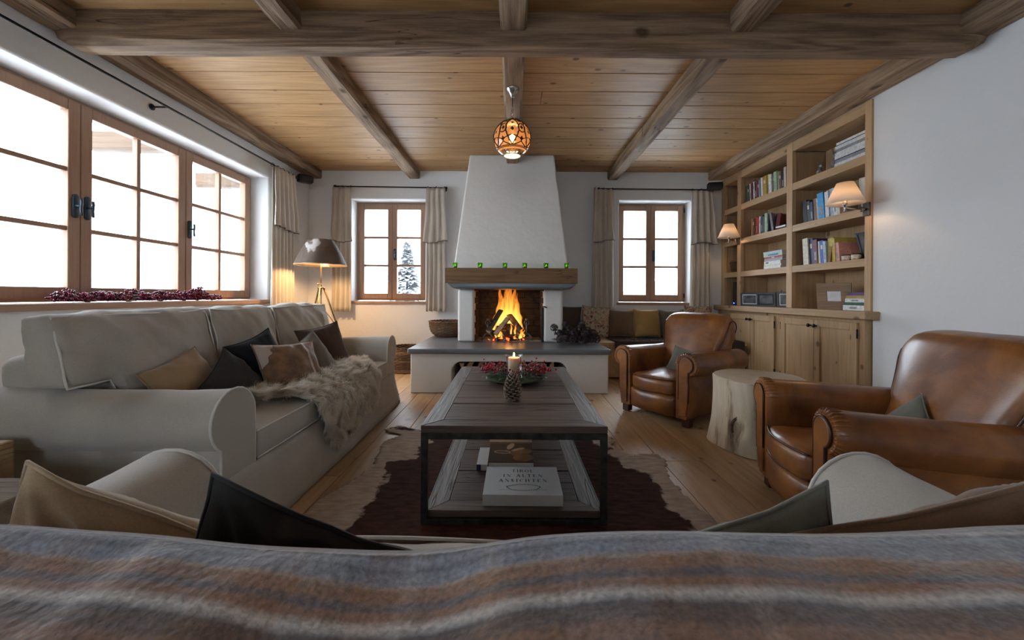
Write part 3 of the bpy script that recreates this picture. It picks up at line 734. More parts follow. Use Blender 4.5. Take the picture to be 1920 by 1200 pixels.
def book(cn, t, h, d, M, label, group, titles=None, cat='book'):
    """spine faces local -x; thickness along y, height z, depth +x. origin = bottom corner (spine, y=0)."""
    c = bmat(cn, CC[cn])
    mb = MB(); k = min(0.003, t*0.2)
    mb.box(0.0, d, 0, k, 0, h, M); mb.box(0.0, d, t-k, t, 0, h, M); mb.box(0.0, k, k*0.9, t-k*0.9, 0, h, M)
    o = mb.obj('book', c); tag(o, label, cat, group)
    MB().box(k, d-0.004, k*0.95, t-k*0.95, 0.004, h-0.004, M).obj('pages', m_pages, o)
    if titles:
        tt = MB().box(-0.0006, 0.0003, t*0.28, t*0.72, h*titles[1], h*titles[2], M).obj('spine_label', bmat(titles[0], CC[titles[0]]), o) if titles[0] != 'x' else None
    return o
def row(y0, y1, z, specs, where, group, lean=0.0, d=0.19, x0=None, hs=1.0):
    """books from far (y1, left in the photograph) to near (y0)"""
    tot = sum(s[1] for s in specs); k = (y1-y0)/tot
    y = y1
    for i, (cn, t, h, *ti) in enumerate(specs):
        t2 = t*k; y -= t2
        ang = lean*(0.8+0.3*sin(i*1.7))
        M = T((x0 or XBF+0.03)+R.uniform(0, 0.02), y, z+ (abs(sin(ang))*t2 if ang > 0 else 0)+0.0005) @ Rm(-ang, 'X')
        book(cn, t2*0.955*cos(ang), h*hs, d+R.uniform(-0.02, 0.02), M, f'{cn} book, {num(i)} from left {where}', group, ti[0] if ti else (('cream' if cn not in ('white', 'cream', 'yellow') else 'grey', 0.62, 0.80) if i % 3 == 1 else ((('grey', 0.15, 0.5) if i % 3 == 2 else None))))
row(3.815, 4.515, 2.009, [('dark grey', 30, .20), ('dark green', 24, .19), ('white', 20, .205), ('maroon', 26, .20), ('white', 18, .21), ('black', 26, .20), ('red', 14, .205), ('navy', 22, .195), ('grey', 20, .20), ('white', 22, .215), ('ochre', 52, .215), ('yellow', 26, .22), ('white', 30, .205), ('brown', 24, .205), ('pale green', 34, .21), ('cream', 18, .20), ('brown', 26, .19), ('black', 26, .185), ('cream', 24, .215), ('magenta', 34, .15)], 'on the top shelf of the middle bay', 'books on the top shelf of the middle bay', 0.06)
book('pale blue', 0.02, 0.235, 0.18, T(XBF+0.04, 3.795, 2.0095), 'pale blue upright book at the right end of the top shelf of the middle bay', 'books on the top shelf of the middle bay')
row(4.13, 4.42, 1.606, [('tan', 24, .20), ('brown', 22, .195), ('red', 30, .205), ('red', 22, .195), ('white', 16, .20), ('navy', 20, .205), ('dark grey', 20, .19), ('pale green', 28, .215), ('dark grey', 14, .20)], 'on the second shelf of the middle bay', 'books on the second shelf of the middle bay', 0.0)
book('grey', 0.02, 0.205, 0.20, T(XBF+0.05, 4.05, 1.607) @ Rm(0.5, 'Z') @ Rm(-0.15, 'X'), 'large grey book leaning behind the red one, second shelf of the middle bay', 'books on the second shelf of the middle bay')
book('maroon', 0.03, 0.17, 0.20, T(XBF+0.045, 3.97, 1.610) @ Rm(0.75, 'Z') @ Rm(0.12, 'X'), 'dark red book turned cover outwards, second shelf of the middle bay', 'books on the second shelf of the middle bay')
book('white', 0.016, 0.14, 0.10, T(XBF+0.02, 3.98, 1.624) @ Rm(pi/2, 'X'), 'thin white book lying flat at the right of the second shelf, middle bay', 'books on the second shelf of the middle bay').location = (0, 0, 0)
def stack(yc, z, x0, specs, where, group, ln=0.30):
    for i, (cn, t, w_, dd, ti) in enumerate(specs):
        # lying flat: thickness up, spine towards the room
        M = T(x0+dd, yc+w_/2+R.uniform(-0.006, 0.006), z+0.0003) @ Rm(pi/2, 'X')   # local z(height)-> -y ; local y(thickness)-> z
        nm = ['lowest', 'second from the bottom', 'third from the bottom', 'fourth from the bottom', 'fifth from the bottom', 'sixth from the bottom', 'seventh from the bottom', 'eighth from the bottom', 'ninth from the bottom', 'tenth from the bottom']
        pos = 'topmost' if i == len(specs)-1 else nm[i]
        book(cn, t, w_, ln-dd-R.uniform(0, 0.02), M, f'flat {cn} book, {pos} {where}', group, ti)
        z += t
stack(4.03, 1.217, XBF+0.02, [('white', .026, .26, 0.0, None), ('cream', .018, .27, 0.0, None), ('white', .034, .255, 0.0, ('navy', .1, .28)), ('grey', .026, .28, 0.01, None), ('red', .020, .28, 0.01, ('white', .4, .55)), ('pale green', .036, .285, 0.0, ('blue', .25, .8)), ('pale blue', .020, .285, 0.0, None)], 'of the stack in the middle bay', 'stacked books on the third shelf of the middle bay', 0.24)
row(3.17, 3.64, 1.606, [('black', 30, .215), ('black', 24, .20), ('navy', 18, .185), ('brown', 26, .205), ('cream', 16, .20), ('sky blue', 40, .235), ('white', 24, .23), ('pale blue', 30, .245), ('white', 22, .22), ('cream', 18, .22), ('tan', 24, .19)], 'on the second shelf of the right bay', 'books on the second shelf of the right bay', 0.10)
row(3.22, 3.62, 1.217, [('cream', 34, .245), ('navy', 26, .235), ('maroon', 24, .22), ('cream', 18, .20), ('blue', 24, .20), ('pale blue', 14, .19), ('yellow', 30, .21), ('yellow', 16, .20), ('pink', 20, .16)], 'on the third shelf of the right bay', 'books on the third shelf of the right bay', 0.09)
book('tan', 0.016, 0.135, 0.17, T(XBF+0.022, 3.30, 1.2185) @ Rm(0.85, 'Z') @ Rm(0.1, 'X'), 'tan picture book leaning cover outwards on the third shelf of the right bay', 'books on the third shelf of the right bay')
book('ochre', 0.014, 0.19, 0.16, T(XBF+0.075, 3.285, 1.2185) @ Rm(0.8, 'Z') @ Rm(0.06, 'X'), 'ochre book behind the tan picture book on the third shelf of the right bay', 'books on the third shelf of the right bay')
stack(3.105, 2.009, XBF+0.02, [('white', .030, .30, 0.0, None), ('grey', .026, .30, 0.0, None), ('navy', .008, .30, 0.0, None), ('white', .03, .30, 0.004, None), ('white', .026, .30, 0.0, None), ('grey', .026, .295, 0.004, None), ('white', .026, .30, 0.0, None), ('navy', .008, .285, 0.004, None), ('white', .02, .275, 0.004, None)], 'of the white magazine pile, top shelf', 'pile of white magazines on the top shelf', 0.26)
stack(3.065, 0.815, XBF+0.02, [('white', .040, .21, 0.0, ('grey', .3, .6)), ('dark green', .024, .20, 0.01, None), ('white', .030, .20, 0.012, ('grey', .3, .6)), ('ochre', .024, .18, 0.02, None), ('purple', .026, .165, 0.025, None)], 'of the small stack on the worktop', 'stacked books on the worktop', 0.24)
# picture frames
m_print = plain('dark landscape print', (0.12, 0.13, 0.14), 0.4, nscale=14, noise_amt=0.4)
m_mount = plain('white mount', (0.8, 0.8, 0.8), 0.6)
m_fblk = plain('slate blue frame', (0.045, 0.06, 0.075), 0.4)
def picture_frame(loc, rz, w_, h_, bw, mats, label, tilt=0.12, mount=0.02, group=None):
    r = empty('framed_picture', loc, rz, label, 'framed picture', group)
    m = Rm(tilt, 'X')      # faces local -y, leans back
    f = MB(); f.box(-w_/2, w_/2, 0, 0.018, 0, bw, m).box(-w_/2, w_/2, 0, 0.018, h_-bw, h_, m).box(-w_/2, -w_/2+bw, 0, 0.018, bw, h_-bw, m).box(w_/2-bw, w_/2, 0, 0.018, bw, h_-bw, m)
    f.obj('frame', mats[0], r, bevel=0.002)
    MB().box(-w_/2+bw, w_/2-bw, 0.007, 0.012, bw, h_-bw, m).obj('mount', mats[1], r)
    q = bw+mount
    MB().box(-w_/2+q, w_/2-q, 0.005, 0.008, q, h_-q, m).obj('print', mats[2], r)
    MB().box(-0.012, 0.012, h_*0.25, h_*0.27, 0.0, h_*0.62, T(0, 0.0, 0) @ Rm(-0.22, 'X')).obj('easel_back', mats[0], r)
    return r
m_wfr = wood('driftwood frame', (0.36, 0.25, 0.16), (0.22, 0.14, 0.09), 'x', 30, rough=0.7, knots=False)
ff = 'framed landscape prints on the worktop'
picture_frame((2.72, 4.43, 0.8155), -1.05, 0.20, 0.150, 0.018, (m_fblk, m_mount, m_print), 'dark framed landscape print with white mount, left one in the middle bay', 0.06, 0.012, ff)
picture_frame((2.74, 4.17, 0.8155), -1.0, 0.19, 0.150, 0.018, (m_fblk, m_iron, m_print), 'dark framed print without white mount, between the two white-mounted ones', 0.06, 0.012, ff)
picture_frame((2.745, 3.86, 0.8155), -1.1, 0.18, 0.155, 0.018, (m_fblk, m_mount, m_print), 'dark framed print half hidden behind the bay divider', 0.06, 0.010, ff)
picture_frame((2.735, 3.28, 0.8155), -0.95, 0.235, 0.225, 0.07, (m_wfr, m_mount, m_mount), 'square driftwood picture frame standing on the worktop', 0.16, 0.002)
picture_frame((2.80, 3.01, 1.2175), -1.5, 0.16, 0.22, 0.015, (m_fblk, m_print, m_print), 'dark frame leaning at the right end of the third shelf', 0.28, 0.01)
picture_frame((2.82, 3.03, 1.6065), -1.5, 0.17, 0.27, 0.006, (m_mount, m_pages, m_pages), 'pale card standing behind the near wall lamp', 0.10, 0.01)
tag(box_obj('cardboard_folder', 2.83, 2.845, 3.06, 3.17, 1.6065, 1.80, bmat('brown', CC['brown']), None, 0.001), 'brown folder standing beside the leaning books behind the near wall lamp', 'folder')
# cups, basket, speaker in narrow bay, bunnies
m_cup = plain('printed porcelain', (0.72, 0.60, 0.50), 0.3, nscale=45, noise_amt=0.3)
for i, (yy, lb) in enumerate(((3.175, 'pale printed cup, left one on the third shelf of the right bay'), (3.085, 'pale printed cup, right one on the third shelf of the right bay'))):
    c = empty('cup', (2.745, yy, 1.2375 if i == 9 else 1.2175), 0, lb, 'cup', 'cups on the third shelf')
    MB().lathe([(0.0, 0.003), (0.026, 0.0), (0.032, 0.008), (0.034, 0.05), (0.031, 0.05), (0.029, 0.01), (0.0, 0.008)], 20).obj('bowl', m_cup, c, smooth=True)
    MB().tube([(0.0, -0.032-0.022*sin(a), 0.027+0.018*cos(a)) for a in [pi*q/8 for q in range(9)]], 0.004, 6).obj('handle', m_iron, c, smooth=True)
    MB().lathe([(0.034, 0.042), (0.0352, 0.046), (0.034, 0.051)], 20, cap=False).obj('rim', m_iron, c, smooth=True)
m_bun = plain('grey brown fur ceramic', (0.20, 0.17, 0.15), 0.6, nscale=30, noise_amt=0.35)
m_bunw = plain('white ceramic', (0.7, 0.68, 0.66), 0.5)
def rabbit(loc, s, label):
    r = empty('rabbit_figurine', loc, 2.6, label, 'figurine', 'rabbit figurines on the top shelf'); r.scale = (s, s, s)
    MB().ball((0, -0.0, 0.045), 0.045, 14, 10, (0.8, 1.15, 1.0)).ball((0, 0.035, 0.075), 0.03, 12, 8, (0.8, 0.9, 1.1)).ball((0, -0.055, 0.04), 0.014, 8, 6).ball((0.02, 0.03, 0.012), 0.014, 8, 6, (0.7, 1.5, 0.8)).ball((-0.02, 0.03, 0.012), 0.014, 8, 6, (0.7, 1.5, 0.8)).obj('body', m_bun, r, smooth=True)
    MB().ball((0, 0.058, 0.115), 0.026, 14, 10, (0.85, 1.25, 0.95)).obj('head', m_bun, r, smooth=True)
    MB().ball((0, 0.084, 0.108), 0.013, 10, 8).obj('muzzle', m_bunw, r, smooth=True)
    for sx in (-1, 1):
        MB().ball((0, 0, 0.03), 0.03, 10, 8, (0.28, 0.12, 1.0), T(sx*0.012, 0.040, 0.132) @ Rm(0.45, 'X') @ Rm(sx*0.25, 'Y')).obj('ear', m_bun, r, smooth=True)
        MB().ball((sx*0.021, 0.07, 0.122), 0.004, 6, 5).obj('eye', m_iron, r, smooth=True)
rabbit((2.76, 3.315, 2.0095), 1.0, 'grey rabbit figurine beside the pile of magazines')
rabbit((2.76, 3.475, 2.0095), 0.68, 'small grey and white rabbit figurine left of the larger one')
b_ = box_obj('hifi_speaker', 2.74, 2.90, 4.66, 4.80, 0.8155, 1.10, plain('black lacquer', (0.012, 0.012, 0.013), 0.25), None, 0.006); tag(b_, 'tall black box in the narrow bay on the worktop', 'speaker')
MB().ball((2.737, 4.77, 0.84), 0.006, 8, 6).obj('led', plain('blue led', (0, 0, 1), 0.4, emit=(0.02, 0.06, 1.0), estr=14), b_, smooth=True)
m_wick1 = wood('wicker', (0.17, 0.10, 0.055), (0.06, 0.035, 0.02), 'z', 60, rough=0.7, knots=False)
m_wickp = wood('pale wicker', (0.34, 0.21, 0.11), (0.18, 0.10, 0.05), 'z', 60, rough=0.7, knots=False)
def woven(name, loc, prof, nst, label, cat, group=None, mats=(m_wick1, m_wickp), rows=12, rr=0.006, rimr=0.012, pale=(), handles=False, rz=0):
    """basket: upright stakes + woven strands that pass in front of and behind them."""
    r = empty(name, loc, rz, label, cat, group)
    def prad(z):
        for (r0, z0), (r1, z1) in zip(prof, prof[1:]):
            if z0 <= z <= z1: return r0+(r1-r0)*(z-z0)/(z1-z0)
        return prof[-1][0]
    z0, z1 = prof[0][1], prof[-1][1]
    st = MB()
    for k in range(nst):
        a = 2*pi*k/nst; st.tube([(prad(z0+(z1-z0)*q/8)*cos(a), prad(z0+(z1-z0)*q/8)*sin(a), z0+(z1-z0)*q/8) for q in range(9)], rr*0.7, 5)
    st.obj('stakes', mats[1], r, smooth=True)['kind'] = 'stuff'
    wv = MB(); wp = MB()
    n = nst*4
    for i in range(rows):
        z = z0+(z1-z0)*(i+0.5)/rows; R_ = prad(z)
        tgt = wp if any(a <= (i+0.5)/rows <= b for a, b in pale) else wv
        pts = [((R_+rr*0.9*sin(pi*(k/4.0)*1.0+pi*(i % 2)))*cos(2*pi*k/n), (R_+rr*0.9*sin(pi*(k/4.0)+pi*(i % 2)))*sin(2*pi*k/n), z+0.15*rr*sin(k*1.3+i)) for k in range(n)]
        tgt.tube(pts, (z1-z0)/rows*0.52, 5, closed=True)
    wv.obj('weave', mats[0], r, smooth=True)['kind'] = 'stuff'
    if wp.v: wp.obj('pale_weave', mats[1], r, smooth=True)['kind'] = 'stuff'
    for ph in (0, pi):
        pts = [((prof[-1][0]+rimr*0.45*cos(a*14+ph))*cos(a), (prof[-1][0]+rimr*0.45*cos(a*14+ph))*sin(a), z1+rimr*0.45*sin(a*14+ph)) for a in [2*pi*k/120 for k in range(120)]]
        MB().tube(pts, rimr*0.62, 6, closed=True).obj('rim', mats[0], r, smooth=True)
    MB().lathe([(0.0, z0+0.004), (prof[0][0], z0+0.002), (prof[0][0], z0+0.012), (0.0, z0+0.014)], 24).obj('bottom', mats[0], r)
    if handles:
        for sx in (-1, 1):
            a0 = 0.28
            pts = [(sx*prof[-1][0]*cos(a0*t_), prof[-1][0]*sin(a0*t_), z1+0.012+0.045*(1-t_*t_)) for t_ in [q/6.0 for q in range(-6, 7)]]
            MB().tube(pts, rimr*0.6, 8).obj('handle', mats[0], r, smooth=True)
    return r
woven('small_basket', (2.80, 4.75, 1.224), [(0.085, 0.0), (0.105, 0.13)], 14, 'small brown wicker basket on the third shelf of the narrow bay', 'basket', rows=7, rr=0.005, rimr=0.007, handles=False)
woven('bread_basket', (-0.785, 4.70, 0.427), [(0.13, 0.0), (0.185, 0.045), (0.205, 0.10), (0.212, 0.175)], 26, 'wide dark wicker bowl basket standing on the hearth slab', 'basket', rows=12, rr=0.006, rimr=0.013)
woven('log_basket', (-1.27, 4.66, 0.008), [(0.165, 0.0), (0.185, 0.08), (0.195, 0.2), (0.185, 0.29)], 26, 'tall round wicker basket on the floor between sofa and hearth', 'basket', rows=16, rr=0.007, rimr=0.011, pale=((0.0, 0.1), (0.44, 0.52), (0.78, 0.86)))
# ================================================================ SOFT FURNITURE
m_linen = fabric('natural linen slipcover', (0.50, 0.465, 0.41), 330, 0.2)
m_pipe = fabric('linen piping', (0.74, 0.71, 0.66), 500, 0.1)
def softbox(x0, x1, y0, y1, z0, z1, r=0.04, crown=(0, 0, 0, 0), n=(18, 14, 8), wr=0.004, wf=6.0, seed=0, warp=None, m=None):
    """rounded box; crown = bulge (top, bottom, front(-y), back(+y))"""
    mb = MB(); cx, cy, cz = (x0+x1)/2, (y0+y1)/2, (z0+z1)/2; hx, hy, hz = (x1-x0)/2, (y1-y0)/2, (z1-z0)/2
    idx = {}; vs = []; fs = []
    nx, ny, nz_ = n
    def g(i, k): # denser near the ends
        t = i/k; return -1 + 2*(0.5-0.5*cos(pi*t))*0.45 + 2*t*0.55
    def key(i, j, k):
        q = (i, j, k)
        if q in idx: return idx[q]
        u, v, w_ = g(i, nx), g(j, ny), g(k, nz_)
        p = V((u*hx, v*hy, w_*hz)); c = V((clampf(p.x, -hx+r, hx-r), clampf(p.y, -hy+r, hy-r), clampf(p.z, -hz+r, hz-r)))
        d = p-c
        if d.length > 1e-9: 
            l = max(abs(d.x), abs(d.y), abs(d.z)); d = d.normalized()*l; p = c+d
        fx, fy, fz = (1-min(1, abs(p.x/hx))**2.2), (1-min(1, abs(p.y/hy))**2.2), (1-min(1, abs(p.z/hz))**2.2)
        if p.z > 0: p.z += crown[0]*fx*fy*(p.z/hz)
        else: p.z += crown[1]*fx*fy*(p.z/hz)
        if p.y < 0: p.y -= crown[2]*fx*fz*(-p.y/hy)
        else: p.y += crown[3]*fx*fz*(p.y/hy)
        q3 = p*wf + V((seed*7.3, seed*1.9, seed*3.1))
        dn = d.normalized() if d.length > 1e-9 else V((0, 0, 1))
        wv = NZ.noise(q3)*wr*1.6 + NZ.noise(q3*2.7)*wr*0.8
        p = p + V((wv, wv*0.8, wv)) if d.length < 1e-9 else p + dn*wv
        p = p + V((cx, cy, cz))
        if warp: p = warp(p)
        if m is not None: p = m @ p
        idx[q] = len(vs); vs.append(p); return idx[q]
    for i in range(nx):
        for j in range(ny):
            fs.append((key(i, j, 0), key(i, j+1, 0), key(i+1, j+1, 0), key(i+1, j, 0)))
            fs.append((key(i, j, nz_), key(i+1, j, nz_), key(i+1, j+1, nz_), key(i, j+1, nz_)))
    for i in range(nx):
        for k in range(nz_):
            fs.append((key(i, 0, k), key(i+1, 0, k), key(i+1, 0, k+1), key(i, 0, k+1)))
            fs.append((key(i, ny, k), key(i, ny, k+1), key(i+1, ny, k+1), key(i+1, ny, k)))
    for j in range(ny):
        for k in range(nz_):
            fs.append((key(0, j, k), key(0, j, k+1), key(0, j+1, k+1), key(0, j+1, k)))
            fs.append((key(nx, j, k), key(nx, j+1, k), key(nx, j+1, k+1), key(nx, j, k+1)))
    mb.add(vs, fs); return mb
def arm_profile(aw, zt, roll):
    """closed outline of a rolled slipcover arm; a = distance from the inner face outwards"""
    r = roll/2; cz = zt-r
    p = [(0.005, 0.0), (0.0, 0.20), (0.0, cz-0.05)]
    p += [(r+r*cos(a), cz+r*sin(a)) for a in [pi-0.25 - (pi-0.25+0.95)*k/16 for k in range(17)]]
    p += [(roll*0.78, cz-r*1.15), (roll*0.78, cz-r*1.5), (roll*0.84, cz-r*2.1), (roll*0.92, 0.10), (roll*0.99, 0.0)]
    return p
def loop_outline(prof, inset=0.0): return prof
def sofa(name, loc, rz, Wd, D, ncush, bsplit, label, seatf=0.0, ovh=0.0, cat='sofa', bh=0.84, group=None, backc=True):
    root = empty(name, loc, rz, label, cat, group)
    roll = 0.225; zt = 0.58; xi = Wd/2-roll
    prof = arm_profile(roll, zt, roll)
    for s in (-1, 1):
        mb = MB(); ny = 30; vs = []; n = len(prof)
        ys = [0.0] + [0.012+ (D-0.012)*(j/ny)**1.15 for j in range(ny+1)]
        for j, y in enumerate(ys):
            for (a, z) in prof:
                sh = 0.985 if j == 0 else 1.0
                x = s*(xi + a)
                w1 = 0.008*nz(y*3.0+s, a*9, z*4+seatf) + 0.0035*nz(y*9, a*18, z*14)
                fold = 0.004*sin(y*30+z*40)*exp(-((z-0.34)/0.05)**2) if a > 0.1 else 0
                k_ = 0 if j == 0 else 1
                cxx, czz = s*(xi+roll*0.45), 0.33
                x2 = cxx + (x-cxx)*sh + s*(w1+fold)*k_*(1 if a > 0.02 else 0.2); z2 = czz + (z-czz)*sh + w1*k_*(1 if z > 0.45 else 0)
                z2 -= 0.012*sin(pi*min(1, y/D))*(1 if z > 0.4 else 0)
                vs.append((x2, y, max(z2, 0.004)))
        fs = []
        for j in range(len(ys)-1):
            for k in range(n): fs.append((j*n+k, j*n+(k+1) % n, (j+1)*n+(k+1) % n, (j+1)*n+k))
        fs += [tuple(range(n)), tuple((len(ys)-1)*n+k for k in range(n))]
        mb.add(vs, fs); arm = mb.obj('armrest', m_linen, root, auto=True)
        MB().tube([(s*(xi+a*1.0), 0.003, z) for a, z in prof[1:-2]], 0.0042, 6).obj('piping', m_pipe, arm, smooth=True)
    # base with flared skirt
    mb = MB(); pts = []
    def sk(u, v):
        # v 0 top .. 1 bottom ; u around front and sides
        P = [(-Wd/2+0.05, D*0.98), (-Wd/2+0.05, 0.004), (Wd/2-0.05, 0.004), (Wd/2-0.05, D*0.98)]
        L0 = D*0.98; L1 = Wd-0.10; tot = 2*L0+L1; s = u*tot
        if s < L0: x, y = P[0][0], L0*(1-s/L0); nx_, ny_ = -1, 0
        elif s < L0+L1: x, y = P[1][0]+(s-L0), 0.004; nx_, ny_ = 0, -1
        else: x, y = P[2][0], (s-L0-L1); nx_, ny_ = 1, 0
        fl = 0.052*v**1.3 + 0.005*v*nz(s*7, 0, seatf)+ 0.004*nz(s*3, v*3, 4)
        if ny_ == 0: fl *= 0.9
        z = 0.262*(1-v)+0.006
        cor = min(abs(s-L0), abs(s-L0-L1))
        if cor < 0.03: 
            fl *= 0.85
        # splay corners
        e = 0.0
        if ny_ == -1:
            if s-L0 < 0.05: x -= 0.045*v*(1-(s-L0)/0.05)
            if L0+L1-s < 0.05: x += 0.045*v*(1-(L0+L1-s)/0.05)
        else:
            if cor < 0.05: y -= 0.047*v*(1-cor/0.05)
        if ny_ == -1 and abs(x) > xi+0.0: pass
        return (x+nx_*fl, y+ny_*fl, z)
    mb.grid(sk, 150, 9); sko = mb.obj('skirt', m_linen, root, smooth=True)
    so = sko.modifiers.new('s', 'SOLIDIFY'); so.thickness = 0.004; so.offset = 1
    softbox(-xi-0.01, xi+0.01, 0.02, D-0.02, 0.10, 0.27, 0.02, n=(12, 8, 4)).obj('base', m_linen, root, smooth=True)
    # seat cushions
    cw = 2*xi/ncush
    for i in range(ncush):
        a, b = -xi+cw*i+0.002, -xi+cw*(i+1)-0.002
        mb = softbox(a, b, 0.0, 0.66, 0.27, 0.385, 0.022, ((0.045 if Wd > 2 else 0.008), 0, 0.012, 0), (22, 22, 8), 0.0035, 8, i+seatf*3)
        c = mb.obj('seat_cushion', m_linen, root, smooth=True)
        for zz in (0.382, 0.275):
            MB().tube([(a+0.012+(b-a-0.024)*t/14, 0.003-0.009*sin(pi*t/14), zz+0.004*sin(pi*t/14)) for t in range(15)], 0.004, 6).obj('piping', m_pipe, c, smooth=True)
    # backrest frame
    def wb(p):
        k = sstep(0.35, 0.78, p.z); return V((p.x, p.y+0.05*k*(1 if p.y > D-0.15 else 0.6), p.z))
    softbox(-xi-0.11, xi+0.11, D-0.20, D-0.02, 0.02, 0.69, 0.06, n=(26, 6, 12), wr=0.006, warp=wb).obj('backrest', m_linen, root, smooth=True)
    if backc:
        for i in range(len(bsplit)-1):
            a, b = bsplit[i]+0.003, bsplit[i+1]-0.003
            def wp(p, a=a, b=b):
                z = p.z; x = p.x
                # over the arms the cushion sits higher
                for s in (-1, 1):
                    if s*x > xi-0.02:
                        f = sstep(xi-0.02, xi+0.02, s*x); zb = 0.585
                        z2 = zb + (z-0.40)*(0.845-zb)/(0.845-0.40); z = z+(z2-z)*f
                lean = (z-0.40)*0.22 + (0.010*nz((x+z*0.8)*13, z*3, i*5.0) + 0.006*nz((x+z*0.6)*26, z*5, 8+i))*(1 if p.y < 0.55 else 0.3)
                z += 0.012*nz(x*5, 3, seatf) * sstep(0.6, 0.84, z)
                return V((x, p.y + lean, z))
            mb = softbox(a, b, 0.49, 0.615, 0.395, bh, 0.035, (0.012, 0, 0.045, 0.07), (40, 10, 30), 0.009, 5.5, i*3+seatf, wp)
            c = mb.obj('back_cushion', m_linen, root, smooth=True)
            # piping round the front face
            rr = 0.035; pts = []
            def edge(t):
                x0_, x1_, z0_, z1_ = a+0.010, b-0.010, 0.405, bh-0.008
                q = t*4
                if q < 1: return (x0_, z0_+(z1_-z0_)*q)
                if q < 2: return (x0_+(x1_-x0_)*(q-1), z1_)
                if q < 3: return (x1_, z1_-(z1_-z0_)*(q-2))
                return (x1_-(x1_-x0_)*(q-3), z0_)
            for k in range(72):
                ex, ez = edge(k/72); p = wp(V((ex, 0.495, ez))); pts.append(p)
            MB().tube(pts, 0.0042, 6, closed=True).obj('piping', m_pipe, c, smooth=True)
    return root
# long sofa under the left window: faces +X
sofa('three_seat_sofa', (-0.998, 2.31, 0), pi/2, 2.05, 0.88, 3, [-0.99, -0.29, 0.24, 0.99], 'long cream slipcovered sofa with rolled arms under the long window', 1.0)
# sofa in the foreground, seen from behind, faces the hearth
sofa('two_seat_sofa', (0.01, 0.845, 0), pi, 1.72, 0.80, 2, [-0.64, 0.0, 0.64], 'cream slipcovered sofa in the foreground seen from behind its plaid-covered back', 2.0, bh=0.66, backc=False)

# ---------------------------------------------------------------- pillows
def pillow(name, w_, h_, t, loc, rot, mat, label, group=None, seed=0, wr=0.010, n=34, folds=0.0, parent_piping=None, sag=0.0, corner=0.10, bulge=0.55, cat='cushion', fc=1):
    yaw, tilt, roll_ = rot
    M = T(*loc) @ Rm(yaw, 'Z') @ Rm(tilt, 'X') @ Rm(roll_, 'Y')
    mb = MB()
    def side(s):
        def f(a, b):
            u = 2*a-1; v = 2*b-1
            x = w_/2*u*(1-corner*(1-v*v)*abs(u)**1.5); z = h_/2*v*(1-corner*(1-u*u)*abs(v)**1.5)
            e = max(0, (1-u*u))*max(0, (1-v*v))
            th = t/2*(e**bulge)
            # folds running out of the corners plus soft dents
            fold = nz(x*9+seed, z*9, seed*2.0)*1.0 + 0.6*nz(x*20+seed, z*20, seed)
            ang = math.atan2(v, u); rad = sqrt(u*u+v*v)
            corn = sin(ang*14+seed+3*nz(u*2, v*2, seed))*max(0, rad-0.55)*0.8
            hh = (fold*wr + corn*wr*0.8)*min(1, e*5)
            if folds:
                # long creases fanning out of the raised corner
                qa = math.atan2(v+1.05, u-fc*1.15)*5.5 + 1.3*nz(u*1.5, v*1.5, seed)
                cr = abs(sin(qa)); hh += folds*(1-2.2*min(1, cr*1.3)**0.8)*min(1, e*3)*(0.5+0.5*nz(u*1.7+4, v*1.7, seed+3))
                c2 = abs(sin(math.atan2(v-1.1, u-fc*1.1)*9+2*nz(u*2, v*2, seed+7))); hh += folds*0.9*(0.5-c2)*min(1, e*4)
                z += 0.010*nz(x*12, seed, 2)*abs(v)**3; x += 0.008*nz(z*12, seed, 5)*abs(u)**3
            z -= sag*h_*(1-u*u)*0.5*(v+1)/2
            return M @ V((x, s*(th+hh*1.0), z))
        return f
    k = len(mb.v); mb.grid(side(-1), n, n); mb.grid(side(1), n, n)
    me = mb.mesh(name, mat, True)
    bm = bmesh.new(); bm.from_mesh(me); bmesh.ops.remove_doubles(bm, verts=bm.verts, dist=0.0006); bmesh.ops.recalc_face_normals(bm, faces=bm.faces); bm.to_mesh(me); bm.free(); me.shade_smooth()
    o = bpy.data.objects.new(name, me); COL.objects.link(o); tag(o, label, cat, group)
    # seam
    pts = []
    for q in range(4):
        for k in range(12):
            s = -1+2*k/12; u, v = ((s, -1), (1, s), (-s, 1), (-1, -s))[q]
            x = w_/2*u*(1-corner*(1-v*v)*abs(u)**1.5); z = h_/2*v*(1-corner*(1-u*u)*abs(v)**1.5)
            z -= sag*h_*(1-u*u)*0.5*(v+1)/2
            if folds: z += 0.010*nz(x*12, seed, 2)*abs(v)**3; x += 0.008*nz(z*12, seed, 5)*abs(u)**3
            pts.append(M @ V((x, 0, z)))
    MB().tube(pts, 0.003, 5, closed=True).obj('seam', mat, o, smooth=True)
    return o
def F_(n_, c, **k): return fabric(n_, c, **k)
m_tan = F_('tan wool', (0.40, 0.27, 0.145)); m_char2 = F_('charcoal wool', (0.040, 0.038, 0.036), sheen=0.06); m_navy = F_('blue black wool', (0.016, 0.019, 0.025), sheen=0.04); m_olv = F_('olive grey wool', (0.155, 0.128, 0.095))
m_dkbr = F_('dark brown wool', (0.095, 0.058, 0.043), sheen=0.1); m_oat = F_('oatmeal wool', (0.43, 0.315, 0.19)); m_grn = F_('grey green wool', (0.155, 0.15, 0.115)); m_brn = F_('mid brown wool', (0.20, 0.115, 0.062)); m_gold = F_('gold brown wool', (0.42, 0.255, 0.09))
